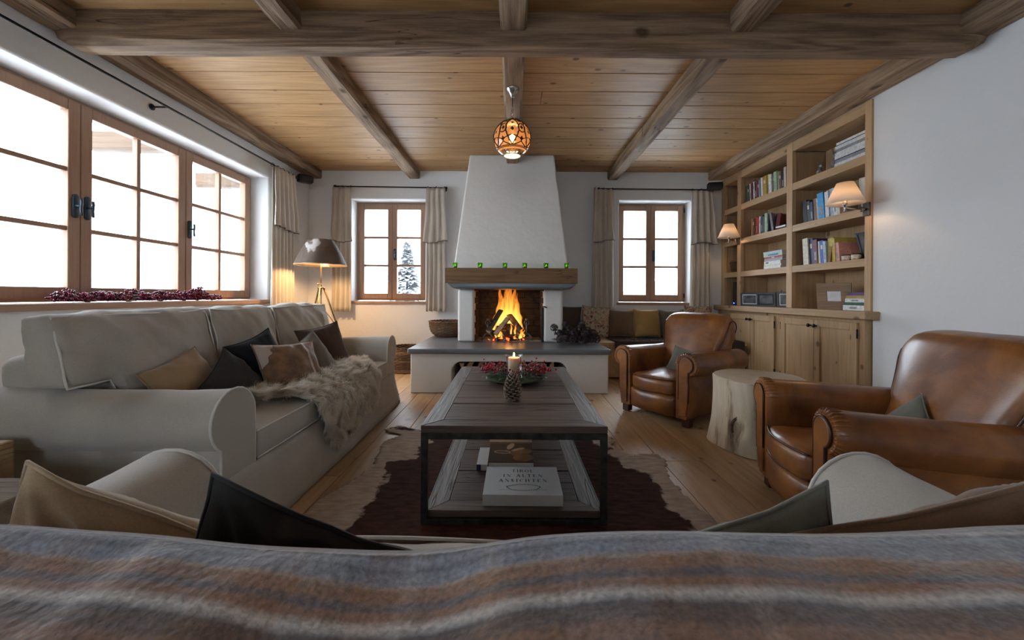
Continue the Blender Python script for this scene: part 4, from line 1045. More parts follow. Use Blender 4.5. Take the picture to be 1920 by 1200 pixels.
def hide_mat():
    m, t, b = nt('brown and white hide'); L = t.links.new
    tc = N(t, 'ShaderNodeTexCoord'); sp = N(t, 'ShaderNodeSeparateXYZ'); L(tc.outputs['UV'], sp.inputs[0])
    n = N(t, 'ShaderNodeTexNoise', i_Scale=6.0, i_Detail=4.0); L(tc.outputs['UV'], n.inputs['Vector'])
    r = ramp(t, [(0.3, (0.09, 0.045, 0.022)), (0.6, (0.24, 0.125, 0.055))]); L(n.outputs[0], r.inputs[0])
    u = mth(t, 'ADD', sp.outputs[0], mth(t, 'MULTIPLY', mth(t, 'SUBTRACT', n.outputs[0], 0.5), 0.09))
    a = mth(t, 'LESS_THAN', mth(t, 'ABSOLUTE', mth(t, 'SUBTRACT', u, 0.74)), 0.022)
    v2 = mth(t, 'ADD', sp.outputs[0], mth(t, 'MULTIPLY', sp.outputs[1], -0.6)); 
    cc = mth(t, 'LESS_THAN', mth(t, 'ADD', v2, mth(t, 'MULTIPLY', n.outputs[0], 0.25)), -0.18)
    col = mixc(t, r.outputs[0], (0.52, 0.42, 0.36), mth(t, 'MAXIMUM', a, cc)); L(col, b.inputs['Base Color'])
    b.inputs['Roughness'].default_value = 0.6; b.inputs['Sheen Weight'].default_value = 0.3
    n2 = N(t, 'ShaderNodeTexNoise', i_Scale=200.0); L(tc.outputs['Object'], n2.inputs['Vector']); bump(t, b, n2.outputs[0], 0.3, 0.003)
    return m
m_hidep = hide_mat()
def add_uv(o, w_, h_, loc, rot):
    Mi = (T(*loc) @ Rm(rot[0], 'Z') @ Rm(rot[1], 'X') @ Rm(rot[2], 'Y')).inverted()
    me = o.data; uv = me.uv_layers.new(name='UVMap')
    for l in me.loops:
        p = Mi @ me.vertices[l.vertex_index].co; uv.data[l.index].uv = (p.x/w_+0.5, p.z/h_+0.5)
# pillows on the long sofa: the sofa faces +X, so a pillow facing +X has yaw 90 deg (its -y side turned to +X)
GS = 'cushions on the long sofa'
Y90 = pi/2
pillow('cushion', 0.31, 0.30, 0.12, (-1.42, 1.70, 0.505), (Y90-0.05, -0.42, -0.25), m_tan, 'tan cushion, first from the near arm of the long sofa', GS, 1)
pillow('cushion', 0.28, 0.28, 0.11, (-1.285, 1.81, 0.495), (Y90-0.05, -0.5, -0.62), m_char2, 'charcoal cushion between the tan one and the black one on the long sofa', GS, 2)
pillow('cushion', 0.35, 0.36, 0.12, (-1.33, 2.07, 0.53), (Y90-0.08, -0.36, -0.20), m_navy, 'blue-black square cushion behind the hide cushion on the long sofa', GS, 3, wr=0.006)
loc_ = (-1.185, 2.09, 0.51); rot_ = (Y90-0.38, -0.48, 0.05)
o = pillow('cushion', 0.36, 0.33, 0.13, loc_, rot_, m_hidep, 'brown hide cushion with a white seam stripe on the long sofa', GS, 4, wr=0.012); add_uv(o, 0.36, 0.33, loc_, rot_)
pillow('cushion', 0.33, 0.33, 0.11, (-1.19, 2.33, 0.51), (Y90-0.2, -0.45, -0.35), m_olv, 'olive grey cushion between the hide cushion and the dark brown one', GS, 5, wr=0.005)
pillow('cushion', 0.37, 0.38, 0.11, (-1.26, 2.63, 0.53), (Y90-0.35, -0.33, -0.12), m_dkbr, 'dark brown cushion against the far arm of the long sofa', GS, 6, wr=0.006)
# foreground sofa pillows, seen from behind (they face +Y)
GF = 'cushions on the foreground sofa'
pillow('cushion', 0.38, 0.36, 0.17, (-0.482, 0.515, 0.480), (pi+0.05, -0.22, -0.44), m_oat, 'big oatmeal wool cushion in the left corner of the foreground sofa', GF, 11, wr=0.010, n=80, folds=0.013, fc=1, corner=0.08, bulge=0.6)
pillow('cushion', 0.44, 0.38, 0.13, (-0.243, 0.520, 0.446), (pi+0.12, -0.22, -0.47), m_char2, 'charcoal cushion right of the oatmeal one on the foreground sofa', GF, 12, wr=0.010, n=80, folds=0.012, fc=1, corner=0.09, bulge=0.6)
pillow('cushion', 0.42, 0.37, 0.12, (0.268, 0.530, 0.446), (pi-0.12, -0.22, 0.42), m_grn, 'grey-green cushion with raised corner on the foreground sofa', GF, 13, wr=0.009, n=80, folds=0.010, fc=-1, corner=0.10, bulge=0.6)
pillow('cushion', 0.38, 0.36, 0.12, (0.562, 0.470, 0.532), (pi-0.05, -0.22, 0.34), m_brn, 'mid brown cushion in the right corner of the foreground sofa', GF, 14, wr=0.009, n=80, folds=0.010, fc=-1, corner=0.07, bulge=0.6)

# ---------------------------------------------------------------- plaid blanket on the back of the foreground sofa
def plaid_mat():
    m, t, b = nt('brushed wool plaid'); L = t.links.new
    tc = N(t, 'ShaderNodeTexCoord'); sp = N(t, 'ShaderNodeSeparateXYZ'); L(tc.outputs['UV'], sp.inputs[0])
    def nse(sx, sy, sc_, det=3.0):
        mp = N(t, 'ShaderNodeMapping'); mp.inputs['Scale'].default_value = (sx, sy, 1); L(tc.outputs['UV'], mp.inputs['Vector'])
        n = N(t, 'ShaderNodeTexNoise', i_Scale=sc_, i_Detail=det); L(mp.outputs[0], n.inputs['Vector']); return n.outputs[0]
    fz = nse(1, 1, 120, 4); fz2 = nse(1, 1, 18)
    v = mth(t, 'ADD', sp.outputs[1], mth(t, 'MULTIPLY', mth(t, 'SUBTRACT', fz, 0.5), 0.006))
    u = mth(t, 'ADD', sp.outputs[0], mth(t, 'MULTIPLY', mth(t, 'SUBTRACT', fz, 0.5), 0.012))
    GR = (0.19, 0.19, 0.205); BL = (0.235, 0.255, 0.31); RU = (0.27, 0.125, 0.055); TA = (0.42, 0.28, 0.17); DK = (0.06, 0.05, 0.045); WH = (0.60, 0.56, 0.52); DB = (0.115, 0.06, 0.038); DG = (0.075, 0.077, 0.095)
    # v in metres over the cloth from the front hem; pattern repeats
    st = [(0.0, RU), (0.07, DB), (0.145, GR), (0.156, WH), (0.1585, DG), (0.162, BL), (0.172, DG), (0.1745, BL), (0.187, TA), (0.190, RU), (0.203, DG), (0.208, RU), (0.219, WH), (0.227, DG), (0.231, DB), (0.246, RU), (0.262, DG), (0.27, DB), (0.30, RU), (0.335, DB), (0.37, TA), (0.376, DB), (0.42, GR), (0.5, BL), (0.6, RU), (0.7, DB), (0.8, GR)]
    def stripes(val, st, sm=0.004):
        r = t.nodes.new('ShaderNodeValToRGB'); e = r.color_ramp.elements; e[0].position = 0; e[0].color = rgb(st[0][1])
        last = st[0][1]; e.remove(e[1])
        for p, c in st[1:]:
            q = e.new(max(0, p-sm)); q.color = rgb(last); q = e.new(p+0.001); q.color = rgb(c); last = c
        L(val, r.inputs[0]); return r.outputs[0]
    # color ramps hold 32 stops: split in two
    c1 = stripes(v, st[:15], 0.0015)
    c2 = stripes(v, [(0.0, RU)]+st[13:], 0.0015)
    hor = mixc(t, c1, c2, mth(t, 'GREATER_THAN', v, 0.2345))
    um = mth(t, 'FRACT', mth(t, 'MULTIPLY', u, 2.1))
    ver = stripes(um, [(0.0, GR), (0.10, RU), (0.17, WH), (0.20, GR), (0.30, TA), (0.33, DK), (0.42, BL), (0.55, RU), (0.62, DG), (0.70, WH), (0.73, GR), (0.88, TA), (0.92, RU)], 0.02)
    col = mixc(t, hor, ver, mth(t, 'MULTIPLY_ADD', nse(1, 1, 300, 2), 0.28, 0.04))
    col = mixc(t, col, (0.62, 0.58, 0.55), mth(t, 'MULTIPLY', mth(t, 'SUBTRACT', fz2, 0.35), 0.22))
    dkr = N(t, 'ShaderNodeMapRange', i_From_Min=0.3, i_From_Max=0.7, i_To_Min=0.72, i_To_Max=1.25); L(nse(1, 1, 220, 3), dkr.inputs[0])
    hs = N(t, 'ShaderNodeHueSaturation'); L(col, hs.inputs['Color']); L(dkr.outputs[0], hs.inputs['Value'])
    L(hs.outputs[0], b.inputs['Base Color']); b.inputs['Roughness'].default_value = 1.0; b.inputs['Sheen Weight'].default_value = 0.5; b.inputs['Specular IOR Level'].default_value = 0.1
    bump(t, b, fz, 0.5, 0.004)
    return m
m_plaid = plaid_mat()
SIL = [(0, 982), (50, 987), (100, 992), (175, 996), (250, 1000), (350, 1011), (425, 1021), (500, 1025), (580, 1029), (650, 1031), (750, 1035), (825, 1032), (900, 1022), (960, 1010), (1060, 1000), (1160, 996), (1260, 994), (1360, 997), (1460, 1000), (1610, 1001), (1760, 994), (1920, 983)]
YR = 0.335
def ridge_z(x):
    px = 960+F*x/YR
    px = clampf(px, 0, 1920)
    for (a, ya), (b, yb) in zip(SIL, SIL[1:]):
        if a <= px <= b: y = ya+(yb-ya)*(px-a)/(b-a); break
    return E - 0.008 - (y-554-0.0052*(px-960))*YR/F
def rz(x):
    return sum(ridge_z(x+d)*w_ for d, w_ in ((-0.03, .2), (-0.015, .2), (0, .2), (0.015, .2), (0.03, .2)))
BLW = 1.28
def blanket(u, v):
    # profile: v 0 = hem in front (room side, hidden behind cushions), ridge at s=0.13, then rolls back and down
    x = -BLW/2 + BLW*u
    s = v*0.80
    z0 = rz(x)
    und = 0.010*nz(x*7, s*6, 3) + 0.005*nz(x*16, s*12, 8)
    if s < 0.13:
        t = (0.13-s); y = YR + 0.012 + 0.10*(1-exp(-t*9))*0.35; z = z0 - 0.006 - t*0.95
    elif s < 0.155:
        t = (s-0.13)/0.025; a = (pi/2)*t; y = YR+0.012-0.014*sin(a)*1.0; z = z0-0.006*(1-sin(a)); und *= t
    elif s < 0.42:
        t = s-0.155; y = YR-0.002 - t*0.98; z = z0 - 0.02*t - 0.75*t*t + und*sstep(0, 0.02, t)
    else:
        t = s-0.42; z1 = z0-0.02*0.265-0.75*0.265**2
        y = YR-0.002-0.265*0.98 - 0.05*(1-exp(-t*14)); z = z1 - t*0.98*sstep(0, 0.06, t) + und
    return (x, y, z)
nu, nv = 240, 170
bl_mb = MB().grid(blanket, nu, nv); bl = bl_mb.obj('plaid_blanket', m_plaid, smooth=True, fix=False)
uvl = bl.data.uv_layers.new(name='UVMap')
for l in bl.data.loops:
    i, j = divmod(l.vertex_index, nv); uvl.data[l.index].uv = (BLW*i/(nu-1)+0.012*nz(i*0.02, j*0.02, 1), 0.80*j/(nv-1) + 0.012*nz(i*0.015, 3.3, 5)+0.010*sin(i*0.018))
s_ = bl.modifiers.new('s', 'SOLIDIFY'); s_.thickness = 0.006; s_.offset = -1
tag(bl, 'brushed wool plaid blanket in grey, blue and rust over the foreground sofa back', 'blanket')
# brushed nap: thousands of tiny fibres near the ridge
fb = MB()
vs = []; fs = []; uvs = []
for i in range(30000):
    u = R.random(); s = 0.118 + 0.20*R.random()**1.1; v = s/0.80
    p = V(blanket(u, v)); q = V(blanket(min(1, u+0.001), v)); r_ = V(blanket(u, min(1, v+0.002)))
    n_ = (q-p).cross(r_-p)
    if n_.length < 1e-12: continue
    n_.normalize()
    if n_.z < 0: n_ = -n_
    d = (n_*0.8 + V((R.uniform(-1, 1), R.uniform(-1, 1), R.uniform(-0.3, 0.5)))*0.75).normalized()*R.uniform(0.002, 0.006)
    sd = d.cross(V((0, 1, 0.2))).normalized()*0.00028
    k = len(vs); vs += [p-sd, p+sd, p+d*0.6+sd*0.6, p+d+V((R.uniform(-.001, .001), R.uniform(-.001, .001), 0))]
    fs += [(k, k+1, k+2), (k, k+2, k+3)]
    uu = (BLW*u+0.012*nz(u*239*0.02, v*169*0.02, 1), s + 0.012*nz(u*239*0.015, 3.3, 5)+0.010*sin(u*239*0.018)); uvs += [uu]*4
me = bpy.data.meshes.new('nap'); me.from_pydata([tuple(p) for p in vs], [], fs); me.materials.append(m_plaid)
uvl = me.uv_layers.new(name='UVMap')
for l in me.loops: uvl.data[l.index].uv = uvs[l.vertex_index]
nap = bpy.data.objects.new('nap', me); COL.objects.link(nap); nap.parent = bl; nap['kind'] = 'stuff'
# stuffed back of the foreground sofa carrying the blanket
two = bpy.data.objects['two_seat_sofa']
def underblanket(u, v):
    x = -0.60+1.20*u; z0 = rz(x)-0.022
    prof = [(0.332, 0.34), (0.335, 0.5), (0.338, 0.66), (0.325, 0.985), (0.25, 0.97), (0.10, 0.92), (0.065, 0.70), (0.05, 0.3)]
    a = v*(len(prof)-1); i = min(int(a), len(prof)-2); f = a-i
    y = prof[i][0]*(1-f)+prof[i+1][0]*f; zf = prof[i][1]*(1-f)+prof[i+1][1]*f
    return (x, y, z0*zf)
ub = MB().grid(underblanket, 40, 36); vs_ = [Vector_ for Vector_ in ub.v]
inv = (T(0.01, 0.845, 0) @ Rm(pi, 'Z')).inverted(); ub.v = [tuple(inv @ V(p)) for p in ub.v]
o = ub.obj('back_cushion', m_linen, two, smooth=True); q = o.modifiers.new('s', 'SOLIDIFY'); q.thickness = 0.01; q.offset = 0

# ---------------------------------------------------------------- sheepskin
m_skin = fabric('sheepskin pelt', (0.55, 0.45, 0.33), 200, 0.3)
def fleece_mat():
    m, t, b = nt('cream fleece'); L = t.links.new
    tc = N(t, 'ShaderNodeTexCoord'); n = N(t, 'ShaderNodeTexNoise', i_Scale=14.0, i_Detail=3.0); L(tc.outputs['Object'], n.inputs['Vector'])
    r = ramp(t, [(0.3, (0.80, 0.70, 0.57)), (0.6, (0.96, 0.91, 0.83))]); L(n.outputs[0], r.inputs[0]); L(r.outputs[0], b.inputs['Base Color'])
    b.inputs['Roughness'].default_value = 0.8; b.inputs['Sheen Weight'].default_value = 0.3; b.inputs['Specular IOR Level'].default_value = 0.1
    tl = N(t, 'ShaderNodeBsdfTranslucent'); L(r.outputs[0], tl.inputs[0]); mx = N(t, 'ShaderNodeMixShader'); mx.inputs[0].default_value = 0.45
    L(b.outputs[0], mx.inputs[1]); L(tl.outputs[0], mx.inputs[2]); L(mx.outputs[0], [q for q in t.nodes if q.type == 'OUTPUT_MATERIAL'][0].inputs[0])
    return m
m_fleece = fleece_mat()
def skin_surface(a, b):
    """a along the sofa (0 near .. 1 far), b across (0 = by the cushions .. 1 = hanging over the front)."""
    y = 1.62 + 1.16*a
    # back limit and front drop vary along the pelt
    drop = 0.02 + 0.27*exp(-((a-0.45)/0.12)**2) + 0.21*sstep(0.5, 0.62, a)*(1-sstep(0.92, 1.0, a))
    if a < 0.28: drop = -0.20 + 0.22*sstep(0.05, 0.30, a)
    back = 0.22 + 0.05*sin(a*9) 
    tot = back + max(drop, -0.2)
    s = b*tot
    if s < back:
        x = -1.24 + (s) ; x = -1.0-back + s
        z = 0.432 - 0.035*sstep(-1.06, -1.0, x)
        return V((x, y, z+0.006))
    t = s-back
    return V((-1.0+0.018+0.012*sstep(0, 0.03, t), y, 0.392 - t + 0.008*(t < 0.02)))
GN = 60
pelt = MB().grid(lambda a, b: tuple(skin_surface(a, b)), GN, 40).obj('sheepskin', m_skin, smooth=True)
q = pelt.modifiers.new('s', 'SOLIDIFY'); q.thickness = 0.006; q.offset = 0
tag(pelt, 'long-haired cream sheepskin draped over the seat of the long sofa', 'sheepskin')
vs = []; fs = []
for i in range(120000):
    a = R.random(); b = R.random()
    p = skin_surface(a, b); q = skin_surface(min(1, a+0.002), b); r_ = skin_surface(a, min(1, b+0.004))
    pb = skin_surface(a, max(0, b-0.004))
    e1 = q-p; e2 = r_-pb; e1.x *= 0.2
    n_ = e1.cross(e2)
    if n_.length < 1e-12: continue
    n_.normalize()
    if n_.x + n_.z < 0: n_ = -n_
    cl = V((nz(p.x*26, p.y*26, p.z*26), nz(p.x*26+9, p.y*26, p.z*26), nz(p.x*26, p.y*26+9, p.z*26)))
    L_ = R.uniform(0.040, 0.075)
    down = V((0.25, 0, -0.9)) if n_.x > 0.6 else V((0.55, 0.05, 0.05))
    d1 = (n_*0.75 + cl*1.1 + down*0.35 + V((R.uniform(-.25, .25),)*3)).normalized()
    d2 = (n_*0.05 + cl*0.9 + down*0.8 + V((R.uniform(-.3, .3), R.uniform(-.3, .3), R.uniform(-.3, .1)))).normalized()
    sd = d1.cross(V((R.uniform(-1, 1), R.uniform(-1, 1), R.uniform(-1, 1)))).normalized()*0.0011
    p1 = p+d1*L_*0.5; p2 = p1+d2*L_*0.5
    k = len(vs); vs += [p-sd, p+sd, p1-sd*0.9, p1+sd*0.9, p2]
    fs += [(k, k+1, k+3, k+2), (k+2, k+3, k+4)]
me = bpy.data.meshes.new('fleece'); me.from_pydata([tuple(p) for p in vs], [], fs); me.materials.append(m_fleece); me.shade_smooth()
nap = bpy.data.objects.new('fleece', me); COL.objects.link(nap); nap.parent = pelt; nap['kind'] = 'stuff'

# ---------------------------------------------------------------- leather club chairs
m_lea = leather('cognac leather'); m_lead = plain('dark leather panel', (0.055, 0.020, 0.012), 0.38, noise_amt=0.2)
def armchair(name, loc, rz, label, group, bw=1.0):
    root = empty(name, loc, rz, label, 'armchair', group)
    hw = 0.35; roll = 0.165; zt = 0.525; D = 0.80
    r = roll/2; cz = zt-r
    def prof(sc_=1.0, drop=0.0):
        p = [(0.0, 0.065), (0.0, 0.20), (0.0, cz-0.03-drop)]
        p += [(r+r*cos(a), cz-drop+r*sin(a)) for a in [pi-0.2-(pi-0.2+1.2)*k/18 for k in range(19)]]
        p += [(roll*0.66, cz-drop-r*1.25), (roll*0.70, 0.30), (roll*0.66, 0.18), (roll*0.52, 0.065)]
        return p
    for s in (-1, 1):
        xi = hw-roll
        mb = MB(); vs = []; ys = [0.0, 0.012, 0.03] + [0.03+(D-0.03)*j/22 for j in range(1, 23)]
        n = len(prof())
        for j, y in enumerate(ys):
            t = y/D; dr = 0.015*sin(pi*t) + 0.03*t**3
            k_ = (0.90, 0.97, 1.0)[j] if j < 3 else 1.0
            for (a, z) in prof(drop=dr):
                w1 = 0.006*nz(y*5+s*3, a*12, z*6)
                cxx, czz = roll*0.48, (cz if z > 0.35 else z)
                bow = 0.018*sin(pi*t)*(1 if z < cz else 0.7)
                aa = cxx+(a-cxx)*k_; z2 = czz+(z-czz)*k_
                vs.append((s*(xi+aa+w1+(bow if a > 0.02 else 0)), y, z2+w1*0.5))
        fs = []
        for j in range(len(ys)-1):
            for k in range(n): fs.append((j*n+k, j*n+(k+1) % n, (j+1)*n+(k+1) % n, (j+1)*n+k))
        fs += [tuple(range(n)), tuple((len(ys)-1)*n+k for k in range(n))]
        mb.add(vs, fs); arm = mb.obj('armrest', m_lea, root, auto=True)
        # front facing panel, welted
        pp = [(roll*0.48+(a-roll*0.48)*0.62, (cz+(z-cz)*0.66) if z > 0.34 else z) for a, z in prof()]
        pp = [(a, max(z, 0.085)) for a, z in pp]
        MB().prism([(s*(xi+a), z) for a, z in pp], -0.010, 0.004, 'xz').obj('front_panel', m_lea, arm, bevel=0.006)
        MB().tube([(s*(xi+a), -0.006, z) for a, z in pp[1:-1]], 0.0045, 6).obj('welt', m_lead, arm, smooth=True)
        # gathered pleats round the scroll
        pl = MB()
        for k in range(20):
            a = pi-0.1-(pi+0.75)*k/19; c_, s__ = cos(a), sin(a)
            q1 = V((s*(xi+r+r*0.78*c_), 0.0, cz+r*0.78*s__)); q2 = V((s*(xi+r+r*0.99*c_), 0.010, cz+r*0.99*s__)); q3 = V((s*(xi+r+r*1.0*c_), 0.045, cz-0.002+r*1.0*s__))
            pl.tube([q1, q2, q3], 0.0052, 6, taper=lambda t: 1-0.75*t)
        pl.obj('gathers', m_lea, arm, smooth=True)
    xi = hw-roll
    # seat, apron
    def wseat(p):
        f = 0.045*(1-(p.x/xi)**2)*sstep(0.35, 0.0, p.y); return V((p.x, p.y-f, p.z))
    c = softbox(-xi+0.003, xi-0.003, 0.0, 0.60, 0.205, 0.325, 0.035, (0.025, 0, 0.006, 0), (20, 16, 8), 0.004, 7, 3, wseat).obj('seat_cushion', m_lea, root, smooth=True)
    for zz in (0.318, 0.222):
        MB().tube([(-xi+0.012+(2*xi-0.024)*k/16, 0.004-0.045*(1-((-xi+0.012+(2*xi-0.024)*k/16)/xi)**2), zz) for k in range(17)], 0.0045, 6).obj('welt', m_lead, c, smooth=True)
    softbox(-xi-0.005, xi+0.005, 0.0, 0.7, 0.06, 0.215, 0.02, (0, 0, 0.02, 0), (14, 8, 6), 0.005, 6, 4, lambda p: V((p.x, p.y-0.025*(1-(p.x/xi)**2)*sstep(0.3, 0, p.y), p.z))).obj('apron', m_lea, root, smooth=True)
    # back: leaning, rolled over at the top, rounded shoulders
    pf = [(0.47, 0.30), (0.50, 0.38), (0.53, 0.46), (0.56, 0.54), (0.59, 0.62), (0.615, 0.69), (0.635, 0.735), (0.665, 0.768), (0.705, 0.784), (0.75, 0.780), (0.785, 0.755), (0.80, 0.715), (0.79, 0.675), (0.765, 0.64), (0.775, 0.50), (0.785, 0.35), (0.79, 0.10)]
    def back(u, v):
        a = v*(len(pf)-1); i = min(int(a), len(pf)-2); f = a-i
        y = pf[i][0]*(1-f)+pf[i+1][0]*f-0.03; z = pf[i][1]*(1-f)+pf[i+1][1]*f
        x = -1+2*u; ax_ = abs(x)
        wd = 0.235 + 0.045*sstep(0.45, 0.75, z)
        sh = (1-ax_**5)**0.25 if ax_ < 1 else 0.0     # rounded shoulders
        zc = 0.42
        zz = z if z < zc else zc + (z-zc)*(0.55+0.45*sh)
        yb = y - 0.020*(1-ax_**2)*(1 if v < 0.5 else -0.6)
        yc = 0.67; yy = yc+(yb-yc)*(0.45+0.55*sh)
        w1 = 0.006*nz(x*3, z*6, 2+yy)
        return (x*wd*bw, yy+w1, zz+w1)
    mb = MB().grid(back, 30, 49); k = 49
    mb.f.append(tuple(range(k))); mb.f.append(tuple(29*k+q for q in range(k)))
    bo = mb.obj('backrest', m_lea, root, auto=True)
    MB().tube([V(back(0.985, q/48.0))+V((0.004, 0, 0)) for q in range(0, 40)], 0.0045, 6).obj('welt', m_lead, bo, smooth=True)
    MB().tube([V(back(0.015, q/48.0))+V((-0.004, 0, 0)) for q in range(0, 40)], 0.0045, 6).obj('welt', m_lead, bo, smooth=True)
    m_foot = m_iron
    for fx in (-hw+0.10, hw-0.10):
        for fy in (0.05, 0.72):
            MB().box(fx-0.028, fx+0.028, fy-0.028, fy+0.028, 0.004, 0.068).obj('foot', m_lead, root, bevel=0.006)
    return root
# chair 1: front centre (1.03,2.87), facing (-.81,-.58); local -y is the front
def rz_for(fx, fy): return math.atan2(fx, -fy)      # rotates (0,-1) onto (fx,fy)
armchair('leather_armchair', (1.045, 2.885, 0), rz_for(-0.80, -0.60), 'worn cognac leather club chair between the hearth and the tree stump', 'leather club chairs')
armchair('leather_armchair', (1.165, 1.635, 0), rz_for(-0.979, 0.203), 'worn cognac leather club chair nearest the camera on the right', 'leather club chairs', 1.13)
GC = 'cushions in the armchairs'
pillow('cushion', 0.22, 0.22, 0.09, (1.34, 3.02, 0.405), (rz_for(-0.80, -0.60)+0.15, -0.35, 0.25), m_grn, 'small grey-green cushion in the armchair by the hearth', GC, 21, wr=0.004)
pillow('cushion', 0.25, 0.25, 0.09, (1.585, 1.56, 0.37), (rz_for(-0.979, 0.203), -0.40, 0.7), m_grn, 'small grey-green cushion in the armchair nearest the camera', GC, 22, wr=0.004)

# ---------------------------------------------------------------- tree stump table
def stump_mat(end=False):
    m, t, b = nt('debarked trunk' if not end else 'sawn trunk end'); L = t.links.new
    tc = N(t, 'ShaderNodeTexCoord')
    mp = N(t, 'ShaderNodeMapping'); mp.inputs['Scale'].default_value = (7, 7, 1.6) if not end else (1, 1, 1); L(tc.outputs['Object'], mp.inputs['Vector'])
    n = N(t, 'ShaderNodeTexNoise', i_Scale=1.0 if not end else 12.0, i_Detail=6.0, i_Roughness=0.65, i_Distortion=0.5); L(mp.outputs[0], n.inputs['Vector'])
    r = ramp(t, [(0.33, (0.10, 0.06, 0.035)), (0.41, (0.36, 0.27, 0.18)), (0.46, (0.52, 0.43, 0.31)), (0.62, (0.64, 0.55, 0.42))]) if not end else ramp(t, [(0.3, (0.50, 0.40, 0.27)), (0.7, (0.62, 0.53, 0.40))])
    L(n.outputs[0], r.inputs[0]); col = r.outputs[0]
    if end:
        sp = N(t, 'ShaderNodeVectorMath', operation='LENGTH'); mm = N(t, 'ShaderNodeMapping'); mm.inputs['Scale'].default_value = (1, 1, 0); L(tc.outputs['Object'], mm.inputs['Vector']); L(mm.outputs[0], sp.inputs[0])
        rg = mth(t, 'SINE', mth(t, 'MULTIPLY_ADD', n.outputs[0], 1.5, mth(t, 'MULTIPLY', sp.outputs['Value'], 420.0)))
        col = mixc(t, col, (0.40, 0.30, 0.19), mth(t, 'MULTIPLY_ADD', rg, 0.25, 0.25))
    L(col, b.inputs['Base Color']); b.inputs['Roughness'].default_value = 0.75
    bump(t, b, n.outputs[0], 0.4, 0.01); return m
m_st, m_se = stump_mat(), stump_mat(True)
st = empty('stump_table', (1.535, 2.41, 0), 0, 'pale debarked tree stump used as side table between the club chairs', 'side table')
KA = -2.45   # knot direction (towards the camera)
def stf(u, v):
    a = 2*pi*u; z = 0.003+0.417*v
    r_ = 0.252*(1+0.03*sin(2*a+0.6)+0.02*sin(3*a+1.9)+0.02*sin(5*a)) + 0.022*(1-v)**2*(1+0.5*sin(3*a)) - 0.006*sin(v*pi)
    dk = math.atan2(sin(a-KA), cos(a-KA)); d2 = (dk*0.25/0.045)**2 + ((z-0.15)/0.075)**2
    r_ += 0.018*exp(-d2*0.5) - 0.030*exp(-d2*3)
    r_ += 0.004*nz(cos(a)*5, sin(a)*5, z*5)
    return (r_*cos(a), r_*sin(a), z)
mb = MB().grid(stf, 96, 30, closeu=True); body = mb.obj('trunk', m_st, st, smooth=True, fix=True)
ring = [stf(k/96, 1.0) for k in range(96)]; rin = [(x*0.975, y*0.975, 0.4245) for x, y, z in ring]
mb = MB(); mb.add(ring + rin + [(0, 0, 0.4245)], [(k, (k+1) % 96, 96+(k+1) % 96, 96+k) for k in range(96)] + [(96+k, 96+(k+1) % 96, 192) for k in range(96)]); mb.obj('sawn_top', m_se, st, smooth=False)
mk = plain('dark knot', (0.07, 0.04, 0.025), 0.8, nscale=40, noise_amt=0.35, bumps=0.8)
kc = V((0.262*cos(KA), 0.262*sin(KA), 0.15))
mb = MB(); mm = T(*kc) @ Rm(KA, 'Z') @ Rm(pi/2, 'Y')
mb.lathe([(0.0, -0.012), (0.014, -0.006), (0.022, 0.000), (0.030, -0.004), (0.036, 0.004), (0.046, 0.004), (0.050, -0.006), (0.05, -0.03)], 22, mm @ M4.Diagonal((1.9, 1.1, 1, 1)), wob=lambda a, z: 1+0.12*sin(3*a+z*90)); mb.obj('knot', mk, st, smooth=True)

# ---------------------------------------------------------------- log blocks at the left edge
m_blk = wood('rough pine block', (0.50, 0.33, 0.17), (0.30, 0.18, 0.09), 'y', 20, rough=0.7, crack=0.9, bumpst=0.4)
m_blk2 = wood('weathered beam block', (0.34, 0.25, 0.17), (0.16, 0.10, 0.07), 'x', 24, rough=0.75, crack=0.9, bumpst=0.6)
b1 = MB().box(-1.93, -1.58, 1.07, 1.235, 0.003, 0.452, j=0.004).obj('timber_block', m_blk, bevel=0.008); tag(b1, 'taller pale timber block against the near arm of the long sofa', 'block', 'timber blocks at the left edge')
b2 = MB().box(-1.78, -1.22, 0.84, 1.055, 0.003, 0.415, j=0.004).obj('timber_block', m_blk2, bevel=0.008); tag(b2, 'lower weathered timber block in front of the taller one at the left edge', 'block', 'timber blocks at the left edge')

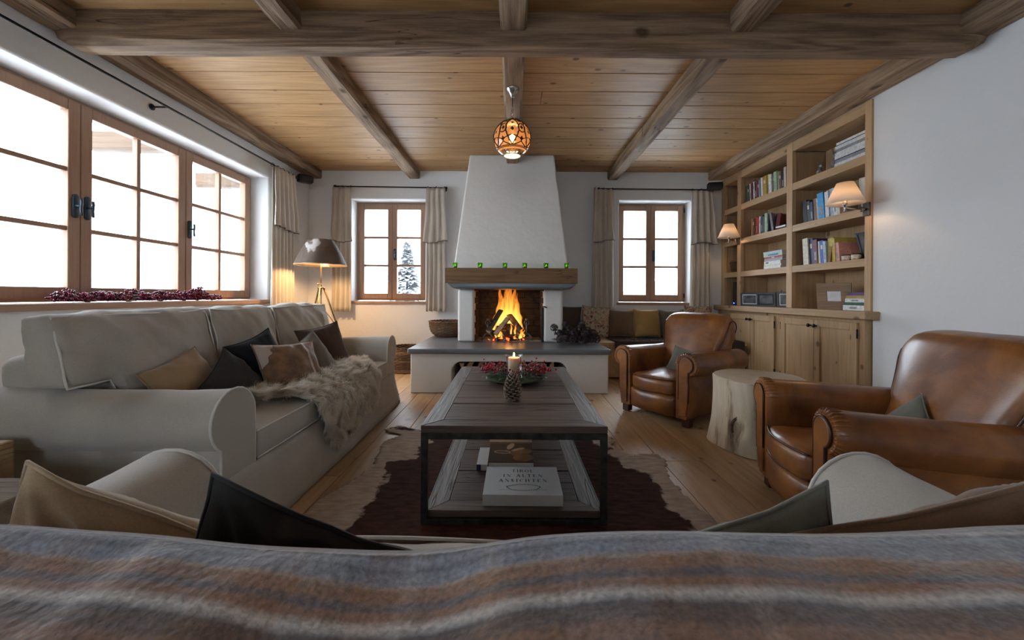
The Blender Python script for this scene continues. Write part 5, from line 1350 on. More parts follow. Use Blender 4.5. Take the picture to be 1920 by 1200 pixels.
# ---------------------------------------------------------------- coffee table
m_top = wood('reclaimed dark oak', (0.145, 0.105, 0.083), (0.05, 0.034, 0.027), 'x', 26, rough=0.5, crack=0.9, bumpst=0.6, vary=0.22, kscale=3)
m_topy = wood('reclaimed oak border sheen grey', (0.22, 0.195, 0.18), (0.075, 0.064, 0.058), 'y', 26, rough=0.48, crack=0.8, bumpst=0.6, vary=0.10, kscale=3)  # side boards' paler grey has the reflected sheen put into it
m_steel = plain('aged iron frame', (0.045, 0.048, 0.045), 0.5, 0.5, nscale=25, noise_amt=0.3)
ct = empty('coffee_table', (0.012, 2.18, 0), 0, 'low coffee table of dark reclaimed planks in an iron frame with lower shelf', 'coffee table')
hw, hl, tz = 0.372, 0.643, 0.402
def slabset(name, hw, hl, z0, z1, npl):
    bw = 0.078
    s = empty(name, (0, 0, 0)); s.parent = ct
    def pc(poly, nm, mat): MB().prism(poly, z0, z1-R.uniform(0, 0.0015), 'xy').obj(nm, mat, s, bevel=0.0022)
    g = 0.0012
    pc([(-hw, -hl), (-hw+bw, -hl+bw), (-hw+bw, hl-bw), (-hw, hl)], 'border_board', m_topy)
    pc([(hw, -hl), (hw, hl), (hw-bw, hl-bw), (hw-bw, -hl+bw)], 'border_board', m_topy)
    pc([(-hw+g, -hl), (hw-g, -hl), (hw-bw-g, -hl+bw-g), (-hw+bw+g, -hl+bw-g)], 'border_board', m_top)
    pc([(-hw+g, hl), (-hw+bw+g, hl-bw+g), (hw-bw-g, hl-bw+g), (hw-g, hl)], 'border_board', m_top)
    ys_ = [-hl+bw]; 
    while ys_[-1] < hl-bw-0.02: ys_.append(ys_[-1]+R.choice((0.10, 0.12, 0.14, 0.16)))
    k = (hl-bw+hl-bw)/(ys_[-1]-ys_[0]); ys_ = [-hl+bw+(y+hl-bw)*k for y in ys_]
    for a, b in zip(ys_, ys_[1:]):
        MB().box(-hw+bw+g, hw-bw-g, a+0.0018, b-0.0018, z0, z1-R.uniform(0, 0.003)).obj('plank', m_top, s, bevel=0.0022)
slabset('tabletop', hw, hl, tz-0.030, tz, 8)
slabset('lower_shelf', hw-0.022, hl-0.016, 0.028, 0.056, 8)
fw = 0.013
fr = MB()
for zc in (tz-0.030-fw, 0.014):
    for s in (-1, 1):
        box_obj('frame_rail', -hw+2*fw, hw-2*fw, s*(hl-fw)-fw, s*(hl-fw)+fw, zc-fw, zc+fw, m_steel, ct, 0.002)
        box_obj('frame_rail', s*(hw-fw)-fw, s*(hw-fw)+fw, -hl+0.001, hl-0.001, zc-fw+0.0005, zc+fw-0.0005, m_steel, ct, 0.002)
for sx in (-1, 1):
    for sy in (-1, 1):
        box_obj('leg', sx*(hw-fw)-fw, sx*(hw-fw)+fw, sy*(hl-fw)-fw, sy*(hl-fw)+fw, 0.002, tz-0.0305, m_steel, ct, 0.002)

# ---------------------------------------------------------------- cowhide rug
def rug_mat():
    m, t, b = nt('cowhide'); L = t.links.new
    at = N(t, 'ShaderNodeAttribute', attribute_name='patch'); tc = N(t, 'ShaderNodeTexCoord')
    mp = N(t, 'ShaderNodeMapping'); mp.inputs['Scale'].default_value = (14, 40, 1); L(tc.outputs['Object'], mp.inputs['Vector'])
    n = N(t, 'ShaderNodeTexNoise', i_Scale=1.0, i_Detail=5.0); L(mp.outputs[0], n.inputs['Vector'])
    n2 = N(t, 'ShaderNodeTexNoise', i_Scale=22.0, i_Detail=4.0); L(tc.outputs['Object'], n2.inputs['Vector'])
    d = mth(t, 'ADD', at.outputs['Fac'], mth(t, 'MULTIPLY', mth(t, 'SUBTRACT', n2.outputs[0], 0.5), 0.09))
    br = ramp(t, [(0.3, (0.022, 0.008, 0.005)), (0.7, (0.085, 0.030, 0.018))]); L(n.outputs[0], br.inputs[0])
    cr = ramp(t, [(0.3, (0.36, 0.29, 0.235)), (0.7, (0.56, 0.48, 0.42))]); L(n.outputs[0], cr.inputs[0])
    mr = N(t, 'ShaderNodeMapRange', i_From_Min=-0.008, i_From_Max=0.008); L(d, mr.inputs[0])
    # stray spots
    v = N(t, 'ShaderNodeTexVoronoi', i_Scale=5.0); L(tc.outputs['Object'], v.inputs['Vector']); sp = N(t, 'ShaderNodeSeparateColor'); L(v.outputs['Color'], sp.inputs[0])
    dd = mth(t, 'ADD', v.outputs['Distance'], mth(t, 'MULTIPLY', mth(t, 'SUBTRACT', n2.outputs[0], 0.5), 0.5))
    spt = mth(t, 'MULTIPLY', mth(t, 'LESS_THAN', dd, 0.16), mth(t, 'GREATER_THAN', sp.outputs[0], 0.72))
    c = mixc(t, cr.outputs[0], br.outputs[0], mth(t, 'MAXIMUM', mr.outputs[0], mth(t, 'MULTIPLY', spt, 0.9)))
    L(c, b.inputs['Base Color']); b.inputs['Roughness'].default_value = 0.8; b.inputs['Specular IOR Level'].default_value = 0.08
    bump(t, b, n.outputs[0], 0.5, 0.006); return m
OUT = [(-0.86, 2.62), (-0.80, 2.70), (-0.70, 2.66), (-0.58, 2.60), (-0.45, 2.66), (-0.2, 2.80), (0.0, 2.86), (0.3, 2.80), (0.5, 2.62), (0.64, 2.50), (0.66, 2.43), (0.60, 2.36), (0.70, 2.22), (0.84, 2.26), (0.87, 2.15), (0.80, 1.98), (0.80, 1.80), (0.82, 1.64), (0.86, 1.5), (0.95, 1.28), (0.85, 1.1), (0.5, 0.98), (0.1, 0.9), (-0.3, 0.95), (-0.7, 1.1), (-0.86, 1.35), (-0.87, 1.55), (-0.86, 1.70), (-0.78, 1.92), (-0.74, 2.12), (-0.78, 2.25), (-0.80, 2.40), (-0.74, 2.48), (-0.70, 2.52), (-0.80, 2.56)]
BRN = [(-0.87, 2.63), (-0.80, 2.70), (-0.70, 2.64), (-0.56, 2.56), (-0.5, 2.4), (-0.56, 2.32), (-0.54, 2.18), (-0.655, 2.09), (-0.65, 1.98), (-0.60, 1.80), (-0.63, 1.6), (-0.66, 1.4), (-0.6, 1.2), (-0.3, 1.08), (0.1, 1.05), (0.5, 1.12), (0.72, 1.3), (0.70, 1.58), (0.69, 1.72), (0.68, 1.84), (0.70, 1.98), (0.62, 2.07), (0.56, 2.22), (0.52, 2.4), (0.42, 2.6), (0.2, 2.72), (-0.1, 2.74), (-0.4, 2.58)]
def pip_dist(p, poly):
    """signed distance, positive inside"""
    x, y = p; ins = False; md = 1e9; n = len(poly)
    for i in range(n):
        x1, y1 = poly[i]; x2, y2 = poly[(i+1) % n]
        if (y1 > y) != (y2 > y) and x < (x2-x1)*(y-y1)/(y2-y1)+x1: ins = not ins
        dx, dy = x2-x1, y2-y1; t_ = clampf(((x-x1)*dx+(y-y1)*dy)/(dx*dx+dy*dy), 0, 1)
        md = min(md, math.hypot(x-x1-t_*dx, y-y1-t_*dy))
    return md if ins else -md
gx, gy = 150, 170
vs = []; idx = {}; pat = []
def gp(i, j): return (-1.0+2.1*i/gx, 0.85+2.05*j/gy)
dist = {}
for i in range(gx+1):
    for j in range(gy+1):
        x, y = gp(i, j); dist[i, j] = pip_dist((x, y), OUT) + 0.02*nz(x*9, y*9, 1) + 0.008*nz(x*30, y*30, 4)
def vid(i, j):
    if (i, j) not in idx:
        x, y = gp(i, j); z = 0.0045 + 0.002*abs(nz(x*5, y*5, 2))
        if dist[i, j] < 0.03: z += 0.006*max(0, nz(x*7, y*7, 9))
        idx[i, j] = len(vs); vs.append((x, y, z)); pat.append(pip_dist((x, y), BRN) + 0.035*nz(x*8, y*8, 12) + 0.02*nz(x*22, y*22, 3))
    return idx[i, j]
fs = []
for i in range(gx):
    for j in range(gy):
        if sum(dist[a, b] > 0 for a, b in ((i, j), (i+1, j), (i+1, j+1), (i, j+1))) >= 3: fs.append((vid(i, j), vid(i+1, j), vid(i+1, j+1), vid(i, j+1)))
me = bpy.data.meshes.new('cowhide_rug'); me.from_pydata(vs, [], fs); me.materials.append(rug_mat())
at = me.attributes.new('patch', 'FLOAT', 'POINT')
for i, v_ in enumerate(pat): at.data[i].value = v_
me.shade_smooth()
rug = bpy.data.objects.new('cowhide_rug', me); COL.objects.link(rug); q = rug.modifiers.new('s', 'SOLIDIFY'); q.thickness = 0.003; q.offset = 1
tag(rug, 'dark brown and cream cowhide rug on the boards under the coffee table', 'rug')

# ---------------------------------------------------------------- window bench with cushions
m_bn = m_caseY
bn = empty('window_bench', (0, 0, 0), 0, 'built-in timber bench under the right window with a fur cover', 'bench')
box_obj('seat_board', 0.935, 2.585, 4.25, YB-0.004, 0.375, 0.41, m_caseY, bn, 0.006)
box_obj('front_panel', 0.935, 2.585, 4.28, 4.32, 0.02, 0.375, m_caseY, bn, 0.004)
m_furd = fabric('dark brown fur', (0.06, 0.042, 0.032), 90, 0.6, sheen=0.0)
def fur_s(a, b):
    x = 1.13+1.42*a; s = b*0.72
    if s < 0.62: return V((x, 4.86-s, 0.418+0.006*nz(x*6, s*6, 3)))
    return V((x, 4.24-0.004, 0.418-(s-0.62)-0.02*max(0, nz(x*5, 1, 1))*(b > 0.9)))
ft = MB().grid(lambda a, b: tuple(fur_s(a, b)), 40, 24).obj('fur_throw', m_furd, smooth=True); q = ft.modifiers.new('s', 'SOLIDIFY'); q.thickness = 0.008; q.offset = 1
tag(ft, 'dark brown fur throw covering the bench under the right window', 'throw')
vs = []; fs = []
for i in range(12000):
    a, b = R.random(), R.random(); p = fur_s(a, b)+V((0, 0, 0.004)); d = V((R.uniform(-.6, .6), -0.5+R.uniform(-.5, .3), R.uniform(0.1, 0.9))).normalized()*R.uniform(0.012, 0.024); sd = V((0.0012, 0, 0.0004))
    k = len(vs); vs += [p-sd, p+sd, p+d]; fs += [(k, k+1, k+2)]
me = bpy.data.meshes.new('fur'); me.from_pydata([tuple(p) for p in vs], [], fs); me.materials.append(m_furd)
nap = bpy.data.objects.new('fur', me); COL.objects.link(nap); nap.parent = ft; nap['kind'] = 'stuff'
def suzani():
    m, t, b = nt('embroidered cotton'); L = t.links.new
    tc = N(t, 'ShaderNodeTexCoord')
    v = N(t, 'ShaderNodeTexVoronoi', i_Scale=17.0, i_Randomness=0.75); L(tc.outputs['Object'], v.inputs['Vector'])
    sp = N(t, 'ShaderNodeSeparateColor'); L(v.outputs['Color'], sp.inputs[0])
    n = N(t, 'ShaderNodeTexNoise', i_Scale=26.0, i_Detail=1.0); L(tc.outputs['Object'], n.inputs['Vector'])
    c = ramp(t, [(0.0, (0.30, 0.05, 0.03)), (0.45, (0.05, 0.03, 0.05)), (0.6, (0.36, 0.09, 0.04)), (0.8, (0.10, 0.06, 0.03)), (1, (0.3, 0.04, 0.03))]); L(sp.outputs[0], c.inputs[0])
    c.color_ramp.interpolation = 'CONSTANT'
    col = mixc(t, (0.48, 0.36, 0.24), c.outputs[0], mth(t, 'LESS_THAN', v.outputs['Distance'], 0.36))
    col = mixc(t, col, (0.52, 0.40, 0.27), mth(t, 'LESS_THAN', mth(t, 'ABSOLUTE', mth(t, 'SUBTRACT', v.outputs['Distance'], 0.22)), 0.05))
    ln = mth(t, 'LESS_THAN', mth(t, 'ABSOLUTE', mth(t, 'SUBTRACT', n.outputs[0], 0.5)), 0.022)
    col = mixc(t, col, (0.09, 0.06, 0.03), ln)
    L(col, b.inputs['Base Color']); b.inputs['Roughness'].default_value = 0.9; return m
m_suz = suzani()
GB = 'cushions on the window bench'
def bpil(px, s, mat, label, seed, roll_=0.0, dy=0.0, h=None, yaw=0.0, zz=0.0):
    x = (px-960)/F*(4.78+dy); h = h or s
    pillow('cushion', s, h, 0.12, (x, 4.80+dy, 0.432+h/2*0.95+zz), (yaw, -0.20, roll_), mat, label, GB, seed, wr=0.005, n=26, corner=0.06)
bpil(1063, 0.36, m_dkbr, 'dark brown cushion beside the chimney breast on the window bench', 31, 0.05, -0.02, 0.37)
bpil(1117, 0.34, m_suz, 'floral embroidered cushion under the left curtain on the window bench', 32, 0.10, -0.10, 0.37)
bpil(1166, 0.32, m_brn, 'brown cushion left of the gold one on the window bench', 33, 0.03, -0.07, 0.335)
bpil(1214, 0.31, m_gold, 'gold-brown cushion in the middle of the window bench', 34, 0.0, -0.09, 0.34)
bpil(1262, 0.32, m_olv, 'olive brown cushion right of the gold one on the window bench', 35, -0.03, -0.04, 0.335)
bpil(1312, 0.34, m_suz, 'floral embroidered cushion behind the leather chair on the window bench', 36, 0.04, -0.03, 0.385)
# ================================================================ CURTAINS
m_curt = fabric('unbleached linen curtain', (0.72, 0.65, 0.56), 260, 0.15, sheen=0.2)
_t = m_curt.node_tree; _b = _t.nodes['Principled BSDF']; _tr = N(_t, 'ShaderNodeBsdfTranslucent'); _tr.inputs[0].default_value = (0.5, 0.44, 0.36, 1)
_mx = N(_t, 'ShaderNodeMixShader'); _mx.inputs[0].default_value = 0.22; _o = [n for n in _t.nodes if n.type == 'OUTPUT_MATERIAL'][0]
_t.links.new(_b.outputs[0], _mx.inputs[1]); _t.links.new(_tr.outputs[0], _mx.inputs[2]); _t.links.new(_mx.outputs[0], _o.inputs[0])
m_trim = fabric('brown curtain trim', (0.07, 0.04, 0.03), 300, 0.2)
def curtain(label, P, U, Nn, w_, z0, z1, zv, folds, seed, flare=0.35, group=None, skew=0.0, wb=1.0):
    """P start point (x,y) on the rod, U unit vector along the rod, Nn unit vector into the room."""
    r = empty('curtain', (0, 0, 0), 0, label, 'curtain', group)
    def at(s, n_, z): return (P[0]+U[0]*s+Nn[0]*n_, P[1]+U[1]*s+Nn[1]*n_, z)
    def drape(u, v):
        z = z1+(z0-z1)*v
        wd = w_*(0.90+(wb-0.9)*v); s = w_/2 + (u-0.5)*wd + 0.012*nz(u*5+seed, v*2, 1)*v
        n_ = 0.020*sin(2*pi*folds*u+seed+0.8*nz(v*1.5, u*2, seed))*(0.55+0.45*v) + 0.006*nz(u*14, v*3, seed)
        return at(s, n_, z + 0.006*sin(u*folds*6+seed)*v)
    o = MB().grid(drape, 80, 26).obj('drape', m_curt, r, smooth=True); q = o.modifiers.new('s', 'SOLIDIFY'); q.thickness = 0.003
    def val(u, v):
        z = z1+0.004+(zv-z1)*v + 0.015*sin(u*5+seed)*v
        wd = w_*(0.92+flare*v); s = w_/2 + (u-0.5)*wd + skew*v*w_ + 0.02*nz(u*4+seed, v*2, 7)*v
        n_ = 0.034+0.016*v + 0.020*sin(2*pi*(folds-0.5)*u+seed*2+1.1*nz(v*2, u*2, seed+2))*(0.5+0.5*v) + 0.008*nz(u*9, v*5, seed+4)
        return at(s, n_, z)
    o = MB().grid(val, 80, 16).obj('valance', m_curt, r, smooth=True); q = o.modifiers.new('s', 'SOLIDIFY'); q.thickness = 0.003
    MB().tube([val(k/60, 1.0) for k in range(61)], 0.0045, 5).obj('trim', m_trim, o, smooth=True)
    for k in range(max(3, folds-1)):
        s = w_*(0.08+0.84*k/max(2, folds-2)); c = at(s, 0.0, z1+0.018)
        # ring hangs round the rod: circle in the plane normal to U
        MB().tube([(c[0]+Nn[0]*0.017*cos(a), c[1]+Nn[1]*0.017*cos(a), c[2]+0.017*sin(a)) for a in [2*pi*i/14 for i in range(14)]], 0.0028, 5, closed=True).obj('ring', m_iron, r, smooth=True)
    return r
def rod(label, A, B, nrm, wallv, brackets):
    r = empty('curtain_rod', (0, 0, 0), 0, label, 'curtain rod', 'black iron curtain rods')
    A = V(A); B = V(B)
    MB().tube([A, (A+B)/2, B], 0.0085, 8).obj('rod', m_iron, r, smooth=True)
    for p in (A, B): MB().ball(p, 0.017, 10, 8).obj('finial', m_iron, r, smooth=True)
    for t_ in brackets:
        p = A+(B-A)*t_; q = p+V(nrm)*wallv
        MB().tube([p, q], 0.0065, 6).lathe([(0.022, 0), (0.022, 0.006), (0, 0.006)], 12, T(*q) @ (V(nrm).to_track_quat('-Z', 'Y').to_matrix().to_4x4())).obj('bracket', m_iron, r, smooth=True)
    return r
ZR = 2.272
rod('black iron curtain rod along the long left window', (-2.50, 1.2, ZR), (-2.50, 4.47, ZR), (-1, 0, 0), 0.118, (0.0, 0.49, 0.97))
rod('black iron curtain rod over the window left of the hearth', (-2.235, 4.87, 2.285), (-0.835, 4.87, 2.27), (0, 1, 0), 0.098, (0.02, 0.98))
rod('black iron curtain rod over the window right of the hearth', (1.085, 4.87, 2.27), (2.52, 4.87, 2.262), (0, 1, 0), 0.098, (0.02, 0.97))
GCu = 'linen curtains with valance'
curtain('linen curtain at the far end of the long left window', (-2.50, 3.99), (0, 1), (1, 0), 0.43, 0.735, 2.252, 1.62, 6, 1.0, 0.22, GCu, 0.04)
curtain('linen curtain behind the floor lamp', (-2.27, 4.87), (1, 0), (0, -1), 0.25, 0.705, 2.262, 1.585, 4, 2.0, 0.18, GCu, 0.06)
curtain('linen curtain between the left back window and the chimney breast', (-1.085, 4.87), (1, 0), (0, -1), 0.25, 0.715, 2.255, 1.58, 4, 3.3, 0.22, GCu, 0.0)
curtain('linen curtain between the chimney breast and the right back window', (1.015, 4.87), (1, 0), (0, -1), 0.265, 0.735, 2.25, 1.60, 4, 4.1, 0.12, GCu, 0.0, 1.05)
curtain('linen curtain in the corner beside the bookcase', (2.245, 4.87), (1, 0), (0, -1), 0.26, 0.735, 2.242, 1.575, 4, 5.2, 0.30, GCu, 0.05)

# ================================================================ LAMPS
m_brass = plain('aged brass', (0.30, 0.20, 0.085), 0.35, 0.9)
m_nick = plain('nickel', (0.45, 0.42, 0.40), 0.25, 1.0); m_bron = plain('bronze', (0.12, 0.09, 0.075), 0.4, 0.8)
def hide_shade():
    m, t, b = nt('cowhide lampshade'); L = t.links.new
    tc = N(t, 'ShaderNodeTexCoord'); n = N(t, 'ShaderNodeTexNoise', i_Scale=3.2, i_Detail=3.0, i_Distortion=0.6); L(tc.outputs['Object'], n.inputs['Vector'])
    r = ramp(t, [(0.0, (0.06, 0.042, 0.032)), (0.42, (0.10, 0.072, 0.055)), (0.57, (0.15, 0.11, 0.085)), (0.61, (0.50, 0.46, 0.43)), (0.66, (0.45, 0.41, 0.37)), (0.70, (0.05, 0.035, 0.03))]); L(n.outputs[0], r.inputs[0])
    L(r.outputs[0], b.inputs['Base Color']); b.inputs['Roughness'].default_value = 0.75; b.inputs['Specular IOR Level'].default_value = 0.15; return m
fl_ = empty('floor_lamp', (-2.075, 4.20, 0), 0, 'brass tripod floor lamp with a cowhide shade in the left corner', 'floor lamp')
sh = MB(); NS = 48
def shf(u, v):
    a = 2*pi*u; k = 6; seg = cos(pi/k)/cos((a+0.3) % (2*pi/k)-pi/k)
    rr = (0.130+(0.272-0.130)*v) * (0.55+0.45*seg) * (1+0.05*sin(pi*v))
    z = 1.512-0.272*v - 0.012*(1-seg)*6*v*0.1 + 0.004*nz(cos(a)*3, sin(a)*3, v*4)
    return (rr*cos(a), rr*sin(a), z)
sh.grid(shf, NS, 12, closeu=True); MB().lathe([(0.0, 1.500), (0.118, 1.500), (0.118, 1.503), (0, 1.503)], 24).obj('uplight_stop', plain('uplight stop', (0.6, 0.5, 0.4), 0.8), fl_)  # added disc closes the shade so the lamp does not light the ceiling
so_ = sh.obj('lamp_shade', hide_shade(), fl_, smooth=True); q = so_.modifiers.new('s', 'SOLIDIFY'); q.thickness = 0.004
MB().tube([V(shf(k/48, 1.0)) for k in range(48)], 0.004, 5, closed=True).obj('shade_rim', plain('lit rim', (0.7, 0.5, 0.3), 0.6), so_, smooth=True)
MB().tube([(0, 0, 0.92), (0, 0, 1.33)], 0.007, 10).lathe([(0.0, 0.995), (0.020, 0.995), (0.020, 1.0), (0.010, 1.02), (0.012, 1.035), (0.0, 1.04)], 14).obj('pole', m_brass, fl_, smooth=True)
MB().tube([(0.0, 0, 1.03), (-0.03, -0.01, 1.03)], 0.005, 8).ball((-0.032, -0.01, 1.03), 0.009, 8, 6).obj('knob', m_brass, fl_, smooth=True)
MB().lathe([(0.0, 0.985), (0.035, 0.985), (0.040, 0.99), (0.035, 1.0), (0, 1.0)], 18).obj('collar', m_brass, fl_, smooth=True)
for k in range(3):
    a = 2*pi*k/3 - pi/2 + 0.12
    lg = MB().tube([(0.03*cos(a), 0.03*sin(a), 0.99), (0.14*cos(a), 0.14*sin(a), 0.66), (0.31*cos(a), 0.31*sin(a), 0.13), (0.34*cos(a), 0.34*sin(a), 0.004)], 0.011, 8, taper=lambda t: 1-0.2*t).obj('leg', m_brass, fl_, smooth=True)
    MB().tube([(0.0, 0.0, 0.80), (0.10*cos(a), 0.10*sin(a), 0.66), (0.20*cos(a), 0.20*sin(a), 0.49)], 0.0045, 6).obj('brace', m_brass, fl_, smooth=True)
MB().tube([(0, 0, 0.99), (0, 0, 0.60)], 0.008, 8).obj('centre_rod', m_brass, fl_, smooth=True)
m_bulb = plain('lit bulb', (1, 0.9, 0.7), 0.4, emit=(1.0, 0.62, 0.28), estr=18)
MB().ball((0, 0, 1.385), 0.028, 12, 10).obj('bulb', m_bulb, fl_, smooth=True)
lamp('floor lamp light', (-2.075, 4.20, 1.33), 24, (1.0, 0.60, 0.27), 0.05)
# wall lamps
def shade_mat():
    m = bpy.data.materials.new('pleated cream shade'); m.use_nodes = True; t = m.node_tree; t.nodes.clear(); L = t.links.new
    d = N(t, 'ShaderNodeBsdfDiffuse'); d.inputs[0].default_value = (0.90, 0.82, 0.74, 1)
    tr = N(t, 'ShaderNodeBsdfTranslucent'); tr.inputs[0].default_value = (1.0, 0.90, 0.80, 1)
    mx = N(t, 'ShaderNodeMixShader'); mx.inputs[0].default_value = 0.55; L(d.outputs[0], mx.inputs[1]); L(tr.outputs[0], mx.inputs[2])
    o = N(t, 'ShaderNodeOutputMaterial'); L(mx.outputs[0], o.inputs[0]); return m
m_shade = shade_mat()
def wall_lamp(yb, C, label, pw):
    """yb: position of the plate on the bookcase stile; C: shade centre (x,y)."""
    r = empty('wall_lamp', (0, 0, 0), 0, label, 'wall lamp', 'wall lamps on the bookcase')
    zb = 1.585
    box_obj('wall_plate', 2.672, 2.686, yb-0.028, yb+0.028, zb-0.05, zb+0.05, m_bron, r, 0.004)
    MB().tube([(2.672, yb, zb), (2.645, yb, zb)], 0.009, 10).tube([(2.645, yb, zb+0.018), (2.645, yb, zb-0.018)], 0.010, 10).obj('joint', m_nick, r, smooth=True)
    cx, cy = C
    MB().tube([(2.645, yb, zb), ((2.645+cx)/2, (yb+cy)/2, zb-0.004), (cx+0.004, cy, zb-0.006)], 0.0055, 8).obj('arm', m_nick, r, smooth=True)
    MB().lathe([(0.0, -0.036), (0.006, -0.034), (0.009, -0.026), (0.005, -0.018), (0.008, -0.006), (0.008, 0.008), (0.014, 0.012), (0.014, 0.045), (0, 0.046)], 14, T(cx, cy, zb)).obj('stem', m_nick, r, smooth=True)
    MB().ball((cx, cy, zb+0.075), 0.020, 10, 8, (1, 1, 1.3)).obj('bulb', m_bulb, r, smooth=True)
    o = MB().lathe([(0.116, zb+0.025), (0.052, zb+0.180)], 40, T(cx, cy, 0), cap=False).obj('lamp_shade', m_shade, r, smooth=True); q = o.modifiers.new('s', 'SOLIDIFY'); q.thickness = 0.002
    lamp('wall lamp light', (cx, cy, zb+0.085), pw, (1.0, 0.64, 0.36), 0.018)
    return r
wall_lamp(2.925, (2.46, 2.86), 'wall lamp with cream cone shade on the near end of the bookcase', 11.0)
wall_lamp(4.585, (2.53, 4.52), 'wall lamp with cream cone shade on the far stile of the bookcase', 9.0)
# pendant
pl_ = empty('pendant_lamp', (-0.004, 2.79, 0), 0, 'pendant globe lamp with bronze filigree over amber glass', 'pendant lamp')
zc = 2.045; RG = 0.134
MB().lathe([(0.0, 2.412), (0.050, 2.412), (0.052, 2.404), (0.030, 2.385), (0.016, 2.362), (0.012, 2.35), (0.0, 2.346)], 24).obj('canopy', m_nick, pl_, smooth=True)
MB().tube([(0, 0, 2.35), (0.001, 0, 2.28)], 0.0035, 6).obj('cord', m_iron, pl_, smooth=True)
ch = MB()
for i in range(4):
    z = 2.272-0.020*i; ch.tube([((0.007*cos(a)) if i % 2 else 0, 0 if i % 2 else 0.007*cos(a), z+0.013*sin(a)) for a in [2*pi*k/12 for k in range(12)]], 0.0022, 5, closed=True)
ch.obj('chain', m_nick, pl_, smooth=True)
MB().lathe([(0.0, 2.205), (0.010, 2.203), (0.020, 2.190), (0.020, 2.182), (0.008, 2.174), (0.0, 2.172)], 16).obj('finial', m_nick, pl_, smooth=True)
def amber():
    m = bpy.data.materials.new('amber filigree glass'); m.use_nodes = True; t = m.node_tree; t.nodes.clear(); L = t.links.new
    tr = N(t, 'ShaderNodeBsdfTransparent'); tr.inputs[0].default_value = (1.0, 0.80, 0.55, 1)
    tl = N(t, 'ShaderNodeBsdfTranslucent'); tl.inputs[0].default_value = (0.50, 0.25, 0.10, 1)
    df = N(t, 'ShaderNodeBsdfDiffuse'); df.inputs[0].default_value = (0.40, 0.24, 0.14, 1)
    gl = N(t, 'ShaderNodeBsdfGlossy', i_Roughness=0.08)
    a = N(t, 'ShaderNodeMixShader'); a.inputs[0].default_value = 0.55; L(tl.outputs[0], a.inputs[1]); L(df.outputs[0], a.inputs[2])
    c = N(t, 'ShaderNodeMixShader'); c.inputs[0].default_value = 0.7; L(tr.outputs[0], c.inputs[1]); L(a.outputs[0], c.inputs[2])
    lw = N(t, 'ShaderNodeLayerWeight', i_Blend=0.4); d = N(t, 'ShaderNodeMixShader'); L(lw.outputs['Fresnel'], d.inputs[0]); L(c.outputs[0], d.inputs[1]); L(gl.outputs[0], d.inputs[2])
    o = N(t, 'ShaderNodeOutputMaterial'); L(d.outputs[0], o.inputs[0]); return m
def sph(az, el, r=RG): return V((r*cos(el)*sin(az), -r*cos(el)*cos(az), zc+r*sin(el)))
MB().lathe([(RG*cos(e), zc+RG*sin(e)) for e in [1.5-(1.5+0.80)*k/20 for k in range(21)]], 48, cap=False).obj('amber_globe', amber(), pl_, smooth=True)
MB().lathe([(RG*cos(e), zc+RG*sin(e)) for e in [-0.80-(1.10-0.80)*k/8 for k in range(9)]], 48, cap=False).obj('clear_globe', thin_glass('clear globe', (0.95, 0.97, 0.98), 0.5), pl_, smooth=True)
m_brz = plain('dark bronze filigree', (0.05, 0.028, 0.018), 0.4, 0.5)
fi = MB()
R2 = RG+0.0015
for k in range(6):
    a0 = 2*pi*k/6
    for s in (-1, 1):
        fi.tube([sph(a0+s*0.36*sin(pi*t/20), 1.15-1.75*t/20, R2) for t in range(21)], 0.0042, 5)
        fi.tube([sph(a0+s*(0.05+0.47*sin(pi*t/16)), -0.62+0.50*(t/16), R2) for t in range(17)], 0.0036, 5)
    for (ce, rr_) in ((0.30, 0.20),):
        fi.tube([sph(a0+pi/6+0.20*cos(a)/cos(ce), ce+0.26*sin(a), R2) for a in [2*pi*q/20 for q in range(20)]], 0.0036, 5, closed=True)
    fi.tube([sph(a0+pi/6+0.04*q*cos(q*1.3), 0.85+0.03*q*sin(q*1.3), R2) for q in range(7)], 0.0036, 5)
    # small leaf plates
    for (da, de, sz) in ((0, 0.18, 0.13), (0, 0.60, 0.10), (pi/6, 0.30, 0.15), (pi/6, -0.25, 0.12), (0.16, -0.38, 0.09), (-0.16, -0.38, 0.09), (pi/6-0.2, 0.72, 0.08), (pi/6+0.2, 0.72, 0.08), (0.3, 0.0, 0.07), (-0.3, 0.0, 0.07)):
        c0 = a0+da; pts = [sph(c0, de+sz, R2), sph(c0-sz*0.7, de, R2), sph(c0, de-sz*0.7, R2), sph(c0+sz*0.7, de, R2)]
        inn = [p+(p-V((0, 0, zc))).normalized()*-0.002 for p in pts]
        fi.add(pts+inn, [(0, 1, 2, 3), (7, 6, 5, 4), (0, 4, 5, 1), (1, 5, 6, 2), (2, 6, 7, 3), (3, 7, 4, 0)])
for e in (-0.62, -0.68, 1.2):
    fi.tube([sph(2*pi*q/40, e, R2) for q in range(40)], 0.0028, 5, closed=True)
fi.obj('filigree', m_brz, pl_, smooth=True)
zb_ = zc-RG*sin(1.10); rb_ = RG*cos(1.10)
MB().tube([(rb_*cos(a), rb_*sin(a), zb_) for a in [2*pi*q/32 for q in range(32)]], 0.0035, 6, closed=True).obj('bottom_ring', m_brass, pl_, smooth=True)
MB().lathe([(0.0, zb_+0.002), (rb_*0.94, zb_+0.002), (rb_*0.94, zb_+0.006), (0, zb_+0.006)], 24).obj('glare_disc', plain('lit diffuser', (1, 0.9, 0.8), 0.4, emit=(1.0, 0.78, 0.50), estr=3.0), pl_)  # glowing disc stands for bulb glare in the open bottom
MB().ball((0, 0, zc+0.005), 0.022, 12, 10, (1, 1, 1.5)).obj('bulb', m_bulb, pl_, smooth=True)
lamp('pendant light', (-0.004, 2.79, zc-0.03), 1.6, (1.0, 0.66, 0.33), 0.02)

